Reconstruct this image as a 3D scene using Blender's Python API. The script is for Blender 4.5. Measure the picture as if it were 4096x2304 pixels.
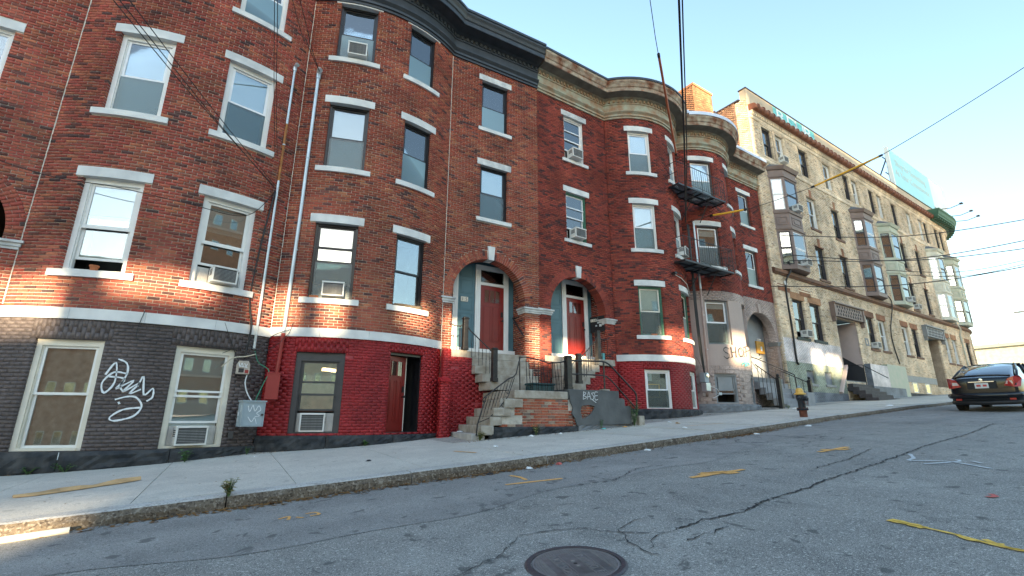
import bpy, bmesh, math, random
import numpy as np
from mathutils import Matrix, Vector
R = math.radians
rnd = random.Random(7)
sc = bpy.context.scene
col = sc.collection
for o in list(bpy.data.objects): bpy.data.objects.remove(o)

# ---------------------------------------------------------------- camera
PITCH, YAW, ROLL, FPX = R(15.26), R(60.14), R(0.18), 1899.0
cd = bpy.data.cameras.new('camera'); cam = bpy.data.objects.new('camera', cd); col.objects.link(cam)
cd.sensor_fit = 'HORIZONTAL'; cd.sensor_width = 36.0; cd.lens = 36.0 * FPX / 4096.0
cd.clip_start = 0.05; cd.clip_end = 3000
fw = Vector((math.cos(YAW) * math.cos(PITCH), math.sin(YAW) * math.cos(PITCH), math.sin(PITCH)))
rt0 = Vector((math.sin(YAW), -math.cos(YAW), 0)); up0 = rt0.cross(fw)
rt = rt0 * math.cos(ROLL) + up0 * math.sin(ROLL); up = up0 * math.cos(ROLL) - rt0 * math.sin(ROLL)
cam.matrix_world = Matrix(((rt.x, up.x, -fw.x, 0), (rt.y, up.y, -fw.y, 0), (rt.z, up.z, -fw.z, 0), (0, 0, 0, 1)))
sc.camera = cam
CR, CU, CF = np.array(rt), np.array(up), np.array(fw)
def proj(P):
    P = np.asarray(P, float); z = P @ CF
    return np.stack([2048 + FPX * (P @ CR) / z, 1152 - FPX * (P @ CU) / z], -1)

# ---------------------------------------------------------------- light
SUN_AZ, SUN_EL = 72.0, 8.0       # direction the light travels: degrees from +X (along the street) towards +Y (into the row)
dirv = Vector((math.cos(R(SUN_AZ)) * math.cos(R(SUN_EL)), math.sin(R(SUN_AZ)) * math.cos(R(SUN_EL)), -math.sin(R(SUN_EL))))
sl = bpy.data.lights.new('sun', 'SUN'); so = bpy.data.objects.new('sun', sl); col.objects.link(so)
sl.energy = 4.2; sl.angle = R(0.5); sl.color = (1.0, 0.80, 0.52)
so.rotation_euler = dirv.to_track_quat('-Z', 'Y').to_euler(); so.location = (-20, -40, 30)
w = bpy.data.worlds.new('World'); sc.world = w; w.use_nodes = True
nt = w.node_tree; nt.nodes.clear()
sky = nt.nodes.new('ShaderNodeTexSky'); sky.sky_type = 'NISHITA'; sky.sun_disc = False
sky.sun_elevation = R(SUN_EL); sky.air_density = 1.1; sky.dust_density = 0.5; sky.ozone_density = 1.4; sky.altitude = 0
sky.sun_rotation = math.atan2(-dirv.x, -dirv.y)
bg = nt.nodes.new('ShaderNodeBackground'); bg.inputs['Strength'].default_value = 0.15
wo = nt.nodes.new('ShaderNodeOutputWorld')
nt.links.new(sky.outputs[0], bg.inputs[0]); nt.links.new(bg.outputs[0], wo.inputs[0])
vs = sc.view_settings; vs.view_transform = 'Standard'; vs.look = 'None'; vs.gamma = 1; vs.exposure = 2.35; vs.use_curve_mapping = False
sc.cycles.use_denoising = True
sc.cycles.max_bounces = 6; sc.cycles.diffuse_bounces = 3; sc.cycles.glossy_bounces = 3; sc.cycles.transparent_max_bounces = 8
sc.cycles.caustics_reflective = False; sc.cycles.caustics_refractive = False

# ---------------------------------------------------------------- materials
MATS = {}
def nodes(name):
    m = bpy.data.materials.new(name); m.use_nodes = True; t = m.node_tree
    b = t.nodes['Principled BSDF']; MATS[name] = m
    return m, t, b, t.nodes.new, t.links.new
def mat(name, c, rough=.7, var=.12, scale=6.0, bump=.0, bscale=40.0, metal=0.0, spec=.5, c2=None, edge=.5, detail=5.0):
    """plain surface: noise varies the base colour (towards c2 if given) and adds fine relief"""
    m, t, b, N, L = nodes(name)
    tc = N('ShaderNodeTexCoord'); n = N('ShaderNodeTexNoise'); n.inputs['Scale'].default_value = scale; n.inputs['Detail'].default_value = detail
    L(tc.outputs['Object'], n.inputs['Vector'])
    mx = N('ShaderNodeMix'); mx.data_type = 'RGBA'
    ca = [max(0, x * (1 - var)) for x in c]; cb = c2 if c2 else [min(1, x * (1 + var)) for x in c]
    mx.inputs[6].default_value = (*ca, 1); mx.inputs[7].default_value = (*cb, 1)
    rp = N('ShaderNodeMapRange'); rp.inputs[1].default_value = edge - .22; rp.inputs[2].default_value = edge + .22
    L(n.outputs[0], rp.inputs[0]); L(rp.outputs[0], mx.inputs[0]); L(mx.outputs[2], b.inputs['Base Color'])
    b.inputs['Roughness'].default_value = rough; b.inputs['Metallic'].default_value = metal; b.inputs['Specular IOR Level'].default_value = spec
    if bump:
        n2 = N('ShaderNodeTexNoise'); n2.inputs['Scale'].default_value = bscale; n2.inputs['Detail'].default_value = 6
        L(tc.outputs['Object'], n2.inputs['Vector'])
        bp = N('ShaderNodeBump'); bp.inputs['Strength'].default_value = bump; bp.inputs['Distance'].default_value = .02
        L(n2.outputs[0], bp.inputs['Height']); L(bp.outputs[0], b.inputs['Normal'])
    return m
def brickmat(name, cols, tint=None, tintscale=.5, rough=.85):
    """each brick its own colour: random per mesh island plus random per object"""
    m, t, b, N, L = nodes(name)
    g = N('ShaderNodeNewGeometry'); oi = N('ShaderNodeObjectInfo')
    ad = N('ShaderNodeMath'); ad.operation = 'ADD'; fr = N('ShaderNodeMath'); fr.operation = 'FRACT'
    L(g.outputs['Random Per Island'], ad.inputs[0]); L(oi.outputs['Random'], ad.inputs[1]); L(ad.outputs[0], fr.inputs[0])
    cr = N('ShaderNodeValToRGB'); cr.color_ramp.interpolation = 'LINEAR'
    el = cr.color_ramp.elements
    while len(el) < len(cols): el.new(.5)
    for i, (p, c) in enumerate(cols): el[i].position = p; el[i].color = (*c, 1)
    L(fr.outputs[0], cr.inputs[0])
    tc = N('ShaderNodeNewGeometry')
    n = N('ShaderNodeTexNoise'); n.inputs['Scale'].default_value = tintscale; n.inputs['Detail'].default_value = 3
    L(tc.outputs['Position'], n.inputs['Vector'])
    rp = N('ShaderNodeMapRange'); rp.inputs[1].default_value = .38; rp.inputs[2].default_value = .66; rp.inputs[3].default_value = .95; rp.inputs[4].default_value = 1.35
    L(n.outputs[0], rp.inputs[0])
    n3 = N('ShaderNodeTexNoise'); n3.inputs['Scale'].default_value = 26; n3.inputs['Detail'].default_value = 4
    L(tc.outputs['Position'], n3.inputs['Vector'])
    rp3 = N('ShaderNodeMapRange'); rp3.inputs[1].default_value = .3; rp3.inputs[2].default_value = .7; rp3.inputs[3].default_value = .72; rp3.inputs[4].default_value = 1.2
    L(n3.outputs[0], rp3.inputs[0])
    n4 = N('ShaderNodeTexNoise'); n4.inputs['Scale'].default_value = 1.3; n4.inputs['Detail'].default_value = 5; L(tc.outputs['Position'], n4.inputs['Vector'])
    rp4 = N('ShaderNodeMapRange'); rp4.inputs[1].default_value = .33; rp4.inputs[2].default_value = .62; rp4.inputs[3].default_value = .66; rp4.inputs[4].default_value = 1.06; L(n4.outputs[0], rp4.inputs[0])
    m0 = N('ShaderNodeMath'); m0.operation = 'MULTIPLY'; L(rp.outputs[0], m0.inputs[0]); L(rp4.outputs[0], m0.inputs[1])
    mu = N('ShaderNodeMath'); mu.operation = 'MULTIPLY'; L(m0.outputs[0], mu.inputs[0]); L(rp3.outputs[0], mu.inputs[1])
    vm = N('ShaderNodeVectorMath'); vm.operation = 'SCALE'; L(cr.outputs[0], vm.inputs[0]); L(mu.outputs[0], vm.inputs['Scale'])
    L(vm.outputs[0], b.inputs['Base Color']); b.inputs['Roughness'].default_value = rough; b.inputs['Specular IOR Level'].default_value = .3
    bp = N('ShaderNodeBump'); bp.inputs['Strength'].default_value = .5; bp.inputs['Distance'].default_value = .01
    n2 = N('ShaderNodeTexNoise'); n2.inputs['Scale'].default_value = 60; n2.inputs['Detail'].default_value = 5
    L(tc.outputs['Position'], n2.inputs['Vector']); L(n2.outputs[0], bp.inputs['Height']); L(bp.outputs[0], b.inputs['Normal'])
    return m
def glassmat(name, tint=(.9, .95, .95), refl=.30, rough=.015, wav=.0, wscale=1.2):
    m, t, b, N, L = nodes(name); t.nodes.remove(b)
    out = [n for n in t.nodes if n.type == 'OUTPUT_MATERIAL'][0]
    tr = N('ShaderNodeBsdfTransparent'); tr.inputs[0].default_value = (*tint, 1)
    gl = N('ShaderNodeBsdfGlossy'); gl.inputs['Roughness'].default_value = rough; gl.inputs[0].default_value = (.97, .99, 1, 1)
    lw = N('ShaderNodeFresnel'); lw.inputs[0].default_value = 1.5
    ad = N('ShaderNodeMath'); ad.operation = 'ADD'; ad.inputs[1].default_value = refl; ad.use_clamp = True
    L(lw.outputs[0], ad.inputs[0])
    if wav:
        tc = N('ShaderNodeNewGeometry'); n = N('ShaderNodeTexNoise'); n.inputs['Scale'].default_value = wscale; n.inputs['Detail'].default_value = 1.5
        L(tc.outputs['Position'], n.inputs['Vector'])
        bp = N('ShaderNodeBump'); bp.inputs['Strength'].default_value = wav; bp.inputs['Distance'].default_value = .05
        L(n.outputs[0], bp.inputs['Height']); L(bp.outputs[0], gl.inputs['Normal'])
    mx = N('ShaderNodeMixShader'); L(ad.outputs[0], mx.inputs[0]); L(tr.outputs[0], mx.inputs[1]); L(gl.outputs[0], mx.inputs[2]); L(mx.outputs[0], out.inputs[0])
    return m
# materials used below
RED = [(0, (.37, .105, .065)), (.22, (.31, .08, .052)), (.45, (.34, .072, .052)), (.62, (.26, .064, .047)), (.78, (.40, .135, .07)), (.87, (.17, .06, .048)), (.93, (.07, .042, .04)), (1, (.26, .075, .05))]
RED2 = [(0, (.34, .088, .05)), (.3, (.29, .068, .044)), (.5, (.32, .105, .06)), (.68, (.24, .06, .042)), (.8, (.40, .15, .075)), (.88, (.17, .06, .05)), (.95, (.07, .04, .04)), (1, (.3, .08, .05))]
RED3 = [(0, (.30, .06, .04)), (.3, (.25, .048, .035)), (.55, (.33, .075, .045)), (.72, (.20, .042, .033)), (.84, (.13, .04, .035)), (.94, (.06, .03, .03)), (1, (.24, .05, .04))]
YEL = [(0, (.76, .62, .45)), (.25, (.70, .56, .40)), (.5, (.78, .65, .49)), (.7, (.66, .50, .33)), (.86, (.73, .56, .37)), (.95, (.50, .37, .25)), (1, (.36, .27, .2))]
brickmat('brick_b1', RED); brickmat('brick_b2', RED2); brickmat('brick_b3', RED3)
brickmat('brick_yellow', YEL, tintscale=.3)
brickmat('brick_side', [(0, (.28, .17, .11)), (.4, (.20, .11, .075)), (.7, (.33, .21, .13)), (.9, (.10, .07, .06)), (1, (.22, .12, .085))])
brickmat('brick_chimney', [(0, (.30, .145, .075)), (.5, (.25, .11, .06)), (.8, (.34, .19, .10)), (1, (.16, .08, .05))])
brickmat('paint_brown', [(0, (.105, .085, .08)), (.5, (.115, .092, .087)), (1, (.108, .088, .083))], rough=.55)
brickmat('paint_red', [(0, (.27, .016, .018)), (.5, (.31, .02, .022)), (1, (.28, .018, .02))], rough=.42)
brickmat('paint_taupe', [(0, (.40, .31, .27)), (.5, (.43, .335, .29)), (1, (.38, .295, .26))], rough=.6)
brickmat('paint_white', [(0, (.74, .66, .64)), (.5, (.78, .71, .69)), (1, (.72, .64, .62))], rough=.6)
brickmat('paint_green', [(0, (.30, .34, .27)), (.5, (.34, .37, .29)), (1, (.28, .31, .26))], tintscale=1.2, rough=.6)
brickmat('paint_bluegrey', [(0, (.17, .19, .22)), (.5, (.2, .22, .25)), (1, (.16, .18, .21))], tintscale=1.2, rough=.6)
mat('mortar_light', (.58, .52, .44), .95, .2, 9, .3, 60)
mat('mortar_red', (.13, .065, .05), .95, .2, 9, .3, 60)
mat('mortar_yellow', (.52, .42, .3), .95, .2, 9, .3, 60)
mat('mortar_brown', (.085, .068, .066), .7, .2); mat('mortar_paintred', (.34, .04, .045), .6, .2); mat('mortar_taupe', (.36, .28, .245), .7, .1); mat('mortar_white', (.66, .58, .56), .7, .1)
mat('mortar_green', (.27, .3, .25), .7, .2); mat('mortar_bluegrey', (.15, .165, .19), .7, .2)
mat('marble', (.60, .61, .60), .6, .2, 2.2, .15, 30, c2=(.74, .74, .71), edge=.45)
mat('marble_weathered', (.44, .46, .46), .65, .25, 3.5, .2, 30, c2=(.72, .72, .69), edge=.5)
mat('dark_granite', (.028, .034, .042), .75, .5, 5, .9, 9, c2=(.075, .075, .075), edge=.62)
mat('grey_base', (.17, .18, .19), .8, .3, 4, .6, 12)
mat('white_paint', (.78, .77, .73), .45, .06, 3, .05, 60)
mat('cream_paint', (.72, .67, .56), .5, .1, 3, .05, 60)
mat('vinyl_white', (.82, .82, .82), .35, .03, 3)
mat('black_paint', (.014, .014, .016), .35, .4, 8)
mat('black_metal', (.018, .02, .024), .42, .5, 14, .1, 80, c2=(.05, .035, .028), edge=.68)
mat('brown_paint', (.09, .065, .058), .5, .15, 4)
mat('dark_grey_paint', (.05, .048, .048), .5, .2, 4)
mat('green_paint', (.05, .16, .10), .6, .3, 14, .3, 40)
mat('grey_paint', (.24, .25, .255), .6, .12, 3)
mat('teal_grey', (.085, .175, .205), .5, .06, 3)
mat('door_red', (.20, .012, .008), .38, .08, 3); mat('door_brown', (.16, .035, .02), .4, .1, 3)
mat('interior', (.028, .027, .026), .9, .3, 2); mat('interior_warm', (.07, .055, .04), .9, .4, 2)
mat('blind_white', (.52, .58, .58), .8, .05, 3); mat('curtain', (.42, .36, .30), .9, .3, 8); mat('curtain_red', (.34, .12, .07), .9, .5, 6)
glassmat('screen', (.50, .60, .61), .04, .4)
mat('ac_white', (.72, .71, .67), .5, .08, 5); mat('ac_grille', (.32, .32, .31), .6, .2, 20); mat('ac_panel', (.58, .55, .50), .6, .1, 5); mat('ac_dark', (.04, .04, .04), .7, .2)
glassmat('glass', refl=.12, wav=.03, wscale=1.3); glassmat('glass_far', refl=.20, wav=.04, wscale=1.0); glassmat('glass_wavy', refl=.15, wav=.12, wscale=.9); glassmat('glass_dull', (.6, .65, .65), .10, .05)
mat('cornice_dark', (.030, .036, .042), .45, .3, 4, .1, 20)
mat('cornice_green', (.40, .43, .33), .7, .2, 3.6, .2, 20, c2=(.26, .10, .03), edge=.55)
mat('cornice_rust', (.27, .085, .03), .8, .45, 3.6, .3, 20, c2=(.46, .42, .32), edge=.56)
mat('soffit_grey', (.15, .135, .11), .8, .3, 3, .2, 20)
mat('flashing', (.62, .66, .72), .35, .1, 3, metal=.2)
mat('roofing', (.06, .06, .062), .9, .2, 3)
mat('granite_step', (.34, .28, .21), .85, .3, 5, .4, 30, c2=(.46, .42, .36)); mat('concrete_step', (.42, .40, .37), .85, .2, 4, .4, 30)
mat('stucco_grey', (.082, .086, .090), .75, .25, 2.5, .5, 9, c2=(.12, .125, .125))
mat('stucco_taupe', (.43, .335, .29), .75, .07, 1.5, .3, 18)
mat('galvanised', (.55, .60, .62), .38, .12, 3, metal=.55); mat('rust_pipe', (.36, .15, .045), .7, .4, 4, metal=.2)
mat('pipe_red', (.28, .025, .02), .45, .1); mat('pipe_taupe', (.40, .29, .25), .5, .15)
mat('wire_black', (.012, .012, .013), .55, .2); mat('wire_cream', (.55, .48, .36), .6, .1); mat('wire_green', (.02, .22, .12), .5, .2); mat('wire_white', (.6, .6, .58), .5, .1)
mat('sleeve_yellow', (.80, .40, .02), .45, .1, 4); mat('sleeve_orange', (.48, .13, .055), .5, .15, 4)
mat('spray_white', (.72, .75, .76), .6, .1, 20); mat('spray_black', (.03, .026, .024), .7, .2); mat('spray_teal', (.15, .52, .52), .6, .25, 6)

class MB:
    def __init__(s): s.v = []; s.f = []
    def add(s, vs, fs):
        n = len(s.v); s.v += [tuple(p) for p in vs]; s.f += [tuple(i + n for i in q) for q in fs]; return s
    def box(s, x0, x1, y0, y1, z0, z1):
        return s.add([(x0, y0, z0), (x1, y0, z0), (x1, y1, z0), (x0, y1, z0), (x0, y0, z1), (x1, y0, z1), (x1, y1, z1), (x0, y1, z1)],
                     [(0, 3, 2, 1), (4, 5, 6, 7), (0, 1, 5, 4), (1, 2, 6, 5), (2, 3, 7, 6), (3, 0, 4, 7)])
    def ring(s, x0, x1, z0, z1, t, y0, y1, tb=None):
        tb = t if tb is None else tb
        s.box(x0, x0 + t, y0, y1, z0, z1); s.box(x1 - t, x1, y0, y1, z0, z1)
        s.box(x0 + t, x1 - t, y0, y1, z1 - t, z1); return s.box(x0 + t, x1 - t, y0, y1, z0, z0 + tb)
    def quad(s, a, b, c, d): return s.add([a, b, c, d], [(0, 1, 2, 3)])
    def prism(s, poly, y0, y1):
        """poly of (x, z) extruded along y"""
        n = len(poly)
        return s.add([(x, y0, z) for x, z in poly] + [(x, y1, z) for x, z in poly],
                     [tuple(range(n - 1, -1, -1)), tuple(range(n, 2 * n))] + [(i, (i + 1) % n, n + (i + 1) % n, n + i) for i in range(n)])
    def tube(s, path, r, n=8, cap=True):
        P = [Vector(p) for p in path]; m = len(P); rings = []
        rr = r if isinstance(r, (list, tuple)) else [r] * m
        t0 = (P[1] - P[0]).normalized(); a = t0.orthogonal().normalized()
        for i in range(m):
            t = (P[min(i + 1, m - 1)] - P[max(i - 1, 0)]).normalized()
            a = (a - t * a.dot(t)).normalized(); b = t.cross(a)
            rings.append([P[i] + (a * math.cos(2 * math.pi * k / n) + b * math.sin(2 * math.pi * k / n)) * rr[i] for k in range(n)])
        vs = [p for g in rings for p in g]; fs = []
        for i in range(m - 1):
            for k in range(n): fs.append((i * n + k, i * n + (k + 1) % n, (i + 1) * n + (k + 1) % n, (i + 1) * n + k))
        if cap: fs += [tuple(range(n - 1, -1, -1)), tuple((m - 1) * n + k for k in range(n))]
        return s.add(vs, fs)
    def lathe(s, prof, n=16, c=(0, 0, 0), axis='z'):
        vs = []; m = len(prof)
        for r, h in prof:
            for k in range(n):
                a = 2 * math.pi * k / n; p = (r * math.cos(a), r * math.sin(a), h)
                if axis == 'x': p = (p[2], p[0], p[1])
                if axis == 'y': p = (p[0], p[2], p[1])
                vs.append((c[0] + p[0], c[1] + p[1], c[2] + p[2]))
        fs = [(i * n + k, i * n + (k + 1) % n, (i + 1) * n + (k + 1) % n, (i + 1) * n + k) for i in range(m - 1) for k in range(n)]
        fs += [tuple(range(n - 1, -1, -1)), tuple((m - 1) * n + k for k in range(n))]
        return s.add(vs, fs)
    def mesh(s, name):
        me = bpy.data.meshes.new(name); me.from_pydata(s.v, [], s.f); me.update(); return me
I4 = Matrix.Identity(4)
T = Matrix.Translation
def npmesh(name, V, F):
    me = bpy.data.meshes.new(name); nv = len(V); nf = len(F)
    me.vertices.add(nv); me.vertices.foreach_set('co', np.asarray(V, np.float32).ravel())
    me.loops.add(nf * 4); me.polygons.add(nf)
    me.loops.foreach_set('vertex_index', np.asarray(F, np.int32).ravel())
    me.polygons.foreach_set('loop_start', np.arange(0, nf * 4, 4, dtype=np.int32))
    try: me.polygons.foreach_set('loop_total', np.full(nf, 4, np.int32))
    except Exception: pass
    me.update(calc_edges=True); me.validate(); return me
def obj(name, me, material=None, parent=None, M=None, smooth=False, bevel=0):
    if isinstance(me, MB): me = me.mesh(name)
    o = bpy.data.objects.new(name, me); col.objects.link(o)
    if material is not None:
        if not me.materials: me.materials.append(MATS[material] if isinstance(material, str) else material)
    if parent: o.parent = parent
    if M is not None: o.matrix_basis = M
    if smooth:
        me.polygons.foreach_set('use_smooth', [True] * len(me.polygons))
        if smooth == 'auto':
            md = o.modifiers.new('es', 'EDGE_SPLIT'); md.split_angle = R(35)
    if bevel:
        md = o.modifiers.new('b', 'BEVEL'); md.width = bevel; md.segments = 2; md.limit_method = 'ANGLE'
    return o
def tag(o, label, cat, group=None, kind=None):
    if label: o['label'] = label
    if cat: o['category'] = cat
    if group: o['group'] = group
    if kind: o['kind'] = kind
    return o
def empty(name, label, cat, M=None, group=None):
    o = bpy.data.objects.new(name, None); col.objects.link(o); o.empty_display_size = .2
    if M is not None: o.matrix_basis = M
    return tag(o, label, cat, group)
def structure(o): o['kind'] = 'structure'; return o
def text_mesh(body, size=1.0, extrude=.002, align='CENTER', shear=0, space=1.0):
    cu = bpy.data.curves.new('txt', 'FONT'); cu.body = body; cu.size = size; cu.extrude = extrude; cu.align_x = align; cu.align_y = 'CENTER'; cu.shear = shear; cu.space_character = space
    cu.resolution_u = 3
    t = bpy.data.objects.new('txt', cu); col.objects.link(t)
    dg = bpy.context.evaluated_depsgraph_get(); me = bpy.data.meshes.new_from_object(t.evaluated_get(dg))
    bpy.data.objects.remove(t); me.materials.clear(); return me
def strokes(lines, wd, closed=False, d=.004):
    """hand-drawn strokes: each polyline of (x, z) becomes a thin ribbon standing d proud of its wall (local y = -d)"""
    mb = MB()
    for ln in lines:
        P = [Vector((p[0], p[1])) for p in ln]; Q = []
        for i in range(len(P) - 1):      # smooth with Catmull-Rom
            p0, p1, p2, p3 = P[max(i - 1, 0)], P[i], P[i + 1], P[min(i + 2, len(P) - 1)]
            for k in range(5):
                t = k / 5
                Q.append(.5 * ((2 * p1) + (p2 - p0) * t + (2 * p0 - 5 * p1 + 4 * p2 - p3) * t * t + (3 * p1 - p0 - 3 * p2 + p3) * t ** 3))
        Q.append(P[-1]); n = len(mb.v)
        for i, q in enumerate(Q):
            tv = Q[min(i + 1, len(Q) - 1)] - Q[max(i - 1, 0)]; nv = Vector((-tv.y, tv.x)).normalized() * wd * .5 * (.75 + .5 * rnd.random())
            for sg in (1, -1): mb.v.append((q.x + sg * nv.x, -d, q.y + sg * nv.y))
        for i in range(len(Q) - 1): mb.f.append((n + 2 * i, n + 2 * i + 1, n + 2 * i + 3, n + 2 * i + 2))
    return mb

# ---------------------------------------------------------------- frames and wall sections
class Frame:
    def __init__(s, ox, oy, deg): s.M = T((ox, oy, 0)) @ Matrix.Rotation(R(deg), 4, 'Z')
    def w(s, x, y, z): return s.M @ Vector((x, y, z))
FA = Frame(0, 12.24, 0); FC = Frame(8.04, 12.30, 3.5)
_p = FC.w(14.27, -.15, 0); FY = Frame(_p.x, _p.y, 3.6)
class Flat:
    def __init__(s, x0, x1, y=0.): s.x0, s.L, s.y = x0, x1 - x0, y; s.fine = 99
    def map(s, a, d=0.): return s.x0 + np.asarray(a, float), s.y - d + 0 * np.asarray(a, float)
    def ang(s, a): return 0.
class Line:      # any straight wall run; outward normal is to the right of a->b seen from above
    def __init__(s, a, b): s.a = np.array(a, float); s.b = np.array(b, float); v = s.b - s.a; s.L = float(np.hypot(*v)); s.t = v / s.L; s.n = np.array([s.t[1], -s.t[0]]); s.fine = 99
    def map(s, q, d=0.): q = np.asarray(q, float); return s.a[0] + s.t[0] * q + s.n[0] * d, s.a[1] + s.t[1] * q + s.n[1] * d
    def ang(s, q): return math.atan2(s.t[1], s.t[0])
class Arc:       # convex arc bulging towards the street; angle 0 faces the street
    def __init__(s, cx, cy, rad, a0, a1): s.c = (cx, cy); s.R = rad; s.a0 = a0; s.L = rad * (a1 - a0); s.fine = .16
    def map(s, q, d=0.):
        a = s.a0 + np.asarray(q, float) / s.R; return s.c[0] + (s.R + d) * np.sin(a), s.c[1] - (s.R + d) * np.cos(a)
    def ang(s, q): return s.a0 + q / s.R
def Bow(x0, x1, sag):
    h = (x1 - x0) / 2; rad = (h * h + sag * sag) / (2 * sag); th = math.asin(h / rad)
    a = Arc((x0 + x1) / 2, rad - sag, rad, -th, th); a.half = a.L / 2; return a
def secM(sec, s, z, d=0.):
    x, y = sec.map(s, d); return T((float(x), float(y), z)) @ Matrix.Rotation(sec.ang(s), 4, 'Z')

def arch_half(z, c): # c = (sc, r, zs, zb)
    if z <= c[2]: return c[1]
    return math.sqrt(max(0, c[1] ** 2 - (z - c[2]) ** 2))
def lay(sec, z0, z1, rects=(), arch=None, ch=.0677, bl=.2125, off=0., seed=1, s0=0., s1=None):
    """running bond: rows of (s0, s1, z0, z1), cut at openings"""
    rg = np.random.default_rng(seed); s1 = sec.L if s1 is None else s1
    n = max(1, round((z1 - z0) / ch)); h = (z1 - z0) / n; out = []; j = .0125
    for i in range(n):
        za = z0 + i * h; zm = za + h / 2; blk = []
        for r in rects:
            if r[2] < zm < r[3]: blk.append((r[0], r[1]))
        if arch:
            sc_, ro, zs, zb, ri = arch
            if zb < zm <= zs: blk.append((sc_ - ri, sc_ + ri))
            elif zs < zm < zs + ro:
                hh = math.sqrt(ro * ro - (zm - zs) ** 2); blk.append((sc_ - hh, sc_ + hh))
        blk.sort(); free = []; a = s0
        for b0, b1 in blk:
            if b0 > a: free.append((a, b0))
            a = max(a, b1)
        if a < s1: free.append((a, s1))
        ph = off + (i % 2) * bl / 2 + rg.normal(0, .006)
        for a, b in free:
            k = math.floor((a - ph) / bl); cuts = [a]
            x = ph + (k + 1) * bl
            while x < b:
                if x - cuts[-1] > .045 and b - x > .045: cuts.append(x)
                x += bl
            cuts.append(b)
            for q in range(len(cuts) - 1):
                e0 = cuts[q] + (0 if q == 0 else j / 2); e1 = cuts[q + 1] - (0 if q == len(cuts) - 2 else j / 2)
                if e1 - e0 > .02: out.append((e0, e1, za + j / 2, za + h - j / 2))
    return np.array(out) if out else np.zeros((0, 4))
def soldier(s0, s1, z0, z1, wd=.07):
    n = max(1, round((s1 - s0) / wd)); q = (s1 - s0) / n; o = []; zm = z0 + (z1 - z0) * .62
    for i in range(n):
        zz = zm if i % 2 else z0 + (z1 - z0) * .36
        o += [(s0 + i * q + .004, s0 + (i + 1) * q - .004, z0 + .004, zz - .004), (s0 + i * q + .004, s0 + (i + 1) * q - .004, zz + .004, z1 - .004)]
    return np.array(o)
def brick_mesh(name, sec, B, depth=.1, proud=.006, seed=3, keep=None):
    if proud < .006: B = B + np.array([-.002, .002, -.002, .002])
    rg = np.random.default_rng(seed)
    if keep is not None: B = B[keep]
    n = len(B); V = np.zeros((n, 8, 3)); d = proud + rg.normal(0, .0016, n)
    dz = rg.normal(0, .0012, n)
    for k, (si, zi, di) in enumerate([(0, 2, 1), (1, 2, 1), (1, 3, 1), (0, 3, 1), (0, 2, 0), (1, 2, 0), (1, 3, 0), (0, 3, 0)]):
        x, y = sec.map(B[:, si], d if di else d - depth)
        V[:, k, 0] = x; V[:, k, 1] = y; V[:, k, 2] = B[:, zi] + dz
    base = (np.arange(n) * 8)[:, None, None]
    F = np.array([(0, 1, 2, 3), (1, 5, 6, 2), (3, 2, 6, 7), (4, 0, 3, 7), (4, 5, 1, 0)])[None] + base
    return npmesh(name, V.reshape(-1, 3), F.reshape(-1, 4))
BRICK = None
def wall_sheet(mb, sec, z0, z1, rects=(), arch=None, d=-.007, reveal=.25, s0=0., s1=None):
    s1 = sec.L if s1 is None else s1
    br = {s0, s1}
    for r in rects: br |= {min(max(r[0], s0), s1), min(max(r[1], s0), s1)}
    if arch:
        sc_, ro, zs, zb, ri = arch
        br |= {sc_ + ri * math.cos(math.pi * k / 24) for k in range(25)}
    br = sorted(br); full = []
    for a, b in zip(br, br[1:]):
        m = max(1, math.ceil((b - a) / sec.fine)); full += [a + (b - a) * k / m for k in range(m)]
    full.append(br[-1])
    def P(s, z): x, y = sec.map(s, d); return (float(x), float(y), z)
    for a, b in zip(full, full[1:]):
        if b - a < 1e-6: continue
        m = (a + b) / 2; blk = []
        for r in rects:
            if r[0] < m < r[1]: blk.append((r[2], r[3], r[3]))
        if arch and abs(m - sc_) < ri:
            f = lambda s: zs + math.sqrt(max(0, ri * ri - (s - sc_) ** 2))
            blk.append((zb, f(a), f(b)))
        blk.sort(); pa = pb = z0
        for lo, ha, hb in blk:
            if lo > min(pa, pb) + 1e-6: mb.quad(P(a, pa), P(b, pb), P(b, lo), P(a, lo))
            pa, pb = ha, hb
        if z1 > min(pa, pb): mb.quad(P(a, pa), P(b, pb), P(b, z1), P(a, z1))
    e = .006
    for r in rects:
        a, b, za, zb_ = r[0] - e, r[1] + e, r[2] - e, r[3] + e
        def Q(s, z, dd): x, y = sec.map(s, dd); return (float(x), float(y), z)
        m = max(1, math.ceil((b - a) / sec.fine))
        mb.quad(Q(a, za, d), Q(a, zb_, d), Q(a, zb_, -reveal), Q(a, za, -reveal)); mb.quad(Q(b, za, -reveal), Q(b, zb_, -reveal), Q(b, zb_, d), Q(b, za, d))
        for k in range(m):
            p, q = a + (b - a) * k / m, a + (b - a) * (k + 1) / m
            mb.quad(Q(p, za, d), Q(p, za, -reveal), Q(q, za, -reveal), Q(q, za, d)); mb.quad(Q(p, zb_, -reveal), Q(p, zb_, d), Q(q, zb_, d), Q(q, zb_, -reveal))
    return mb
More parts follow.
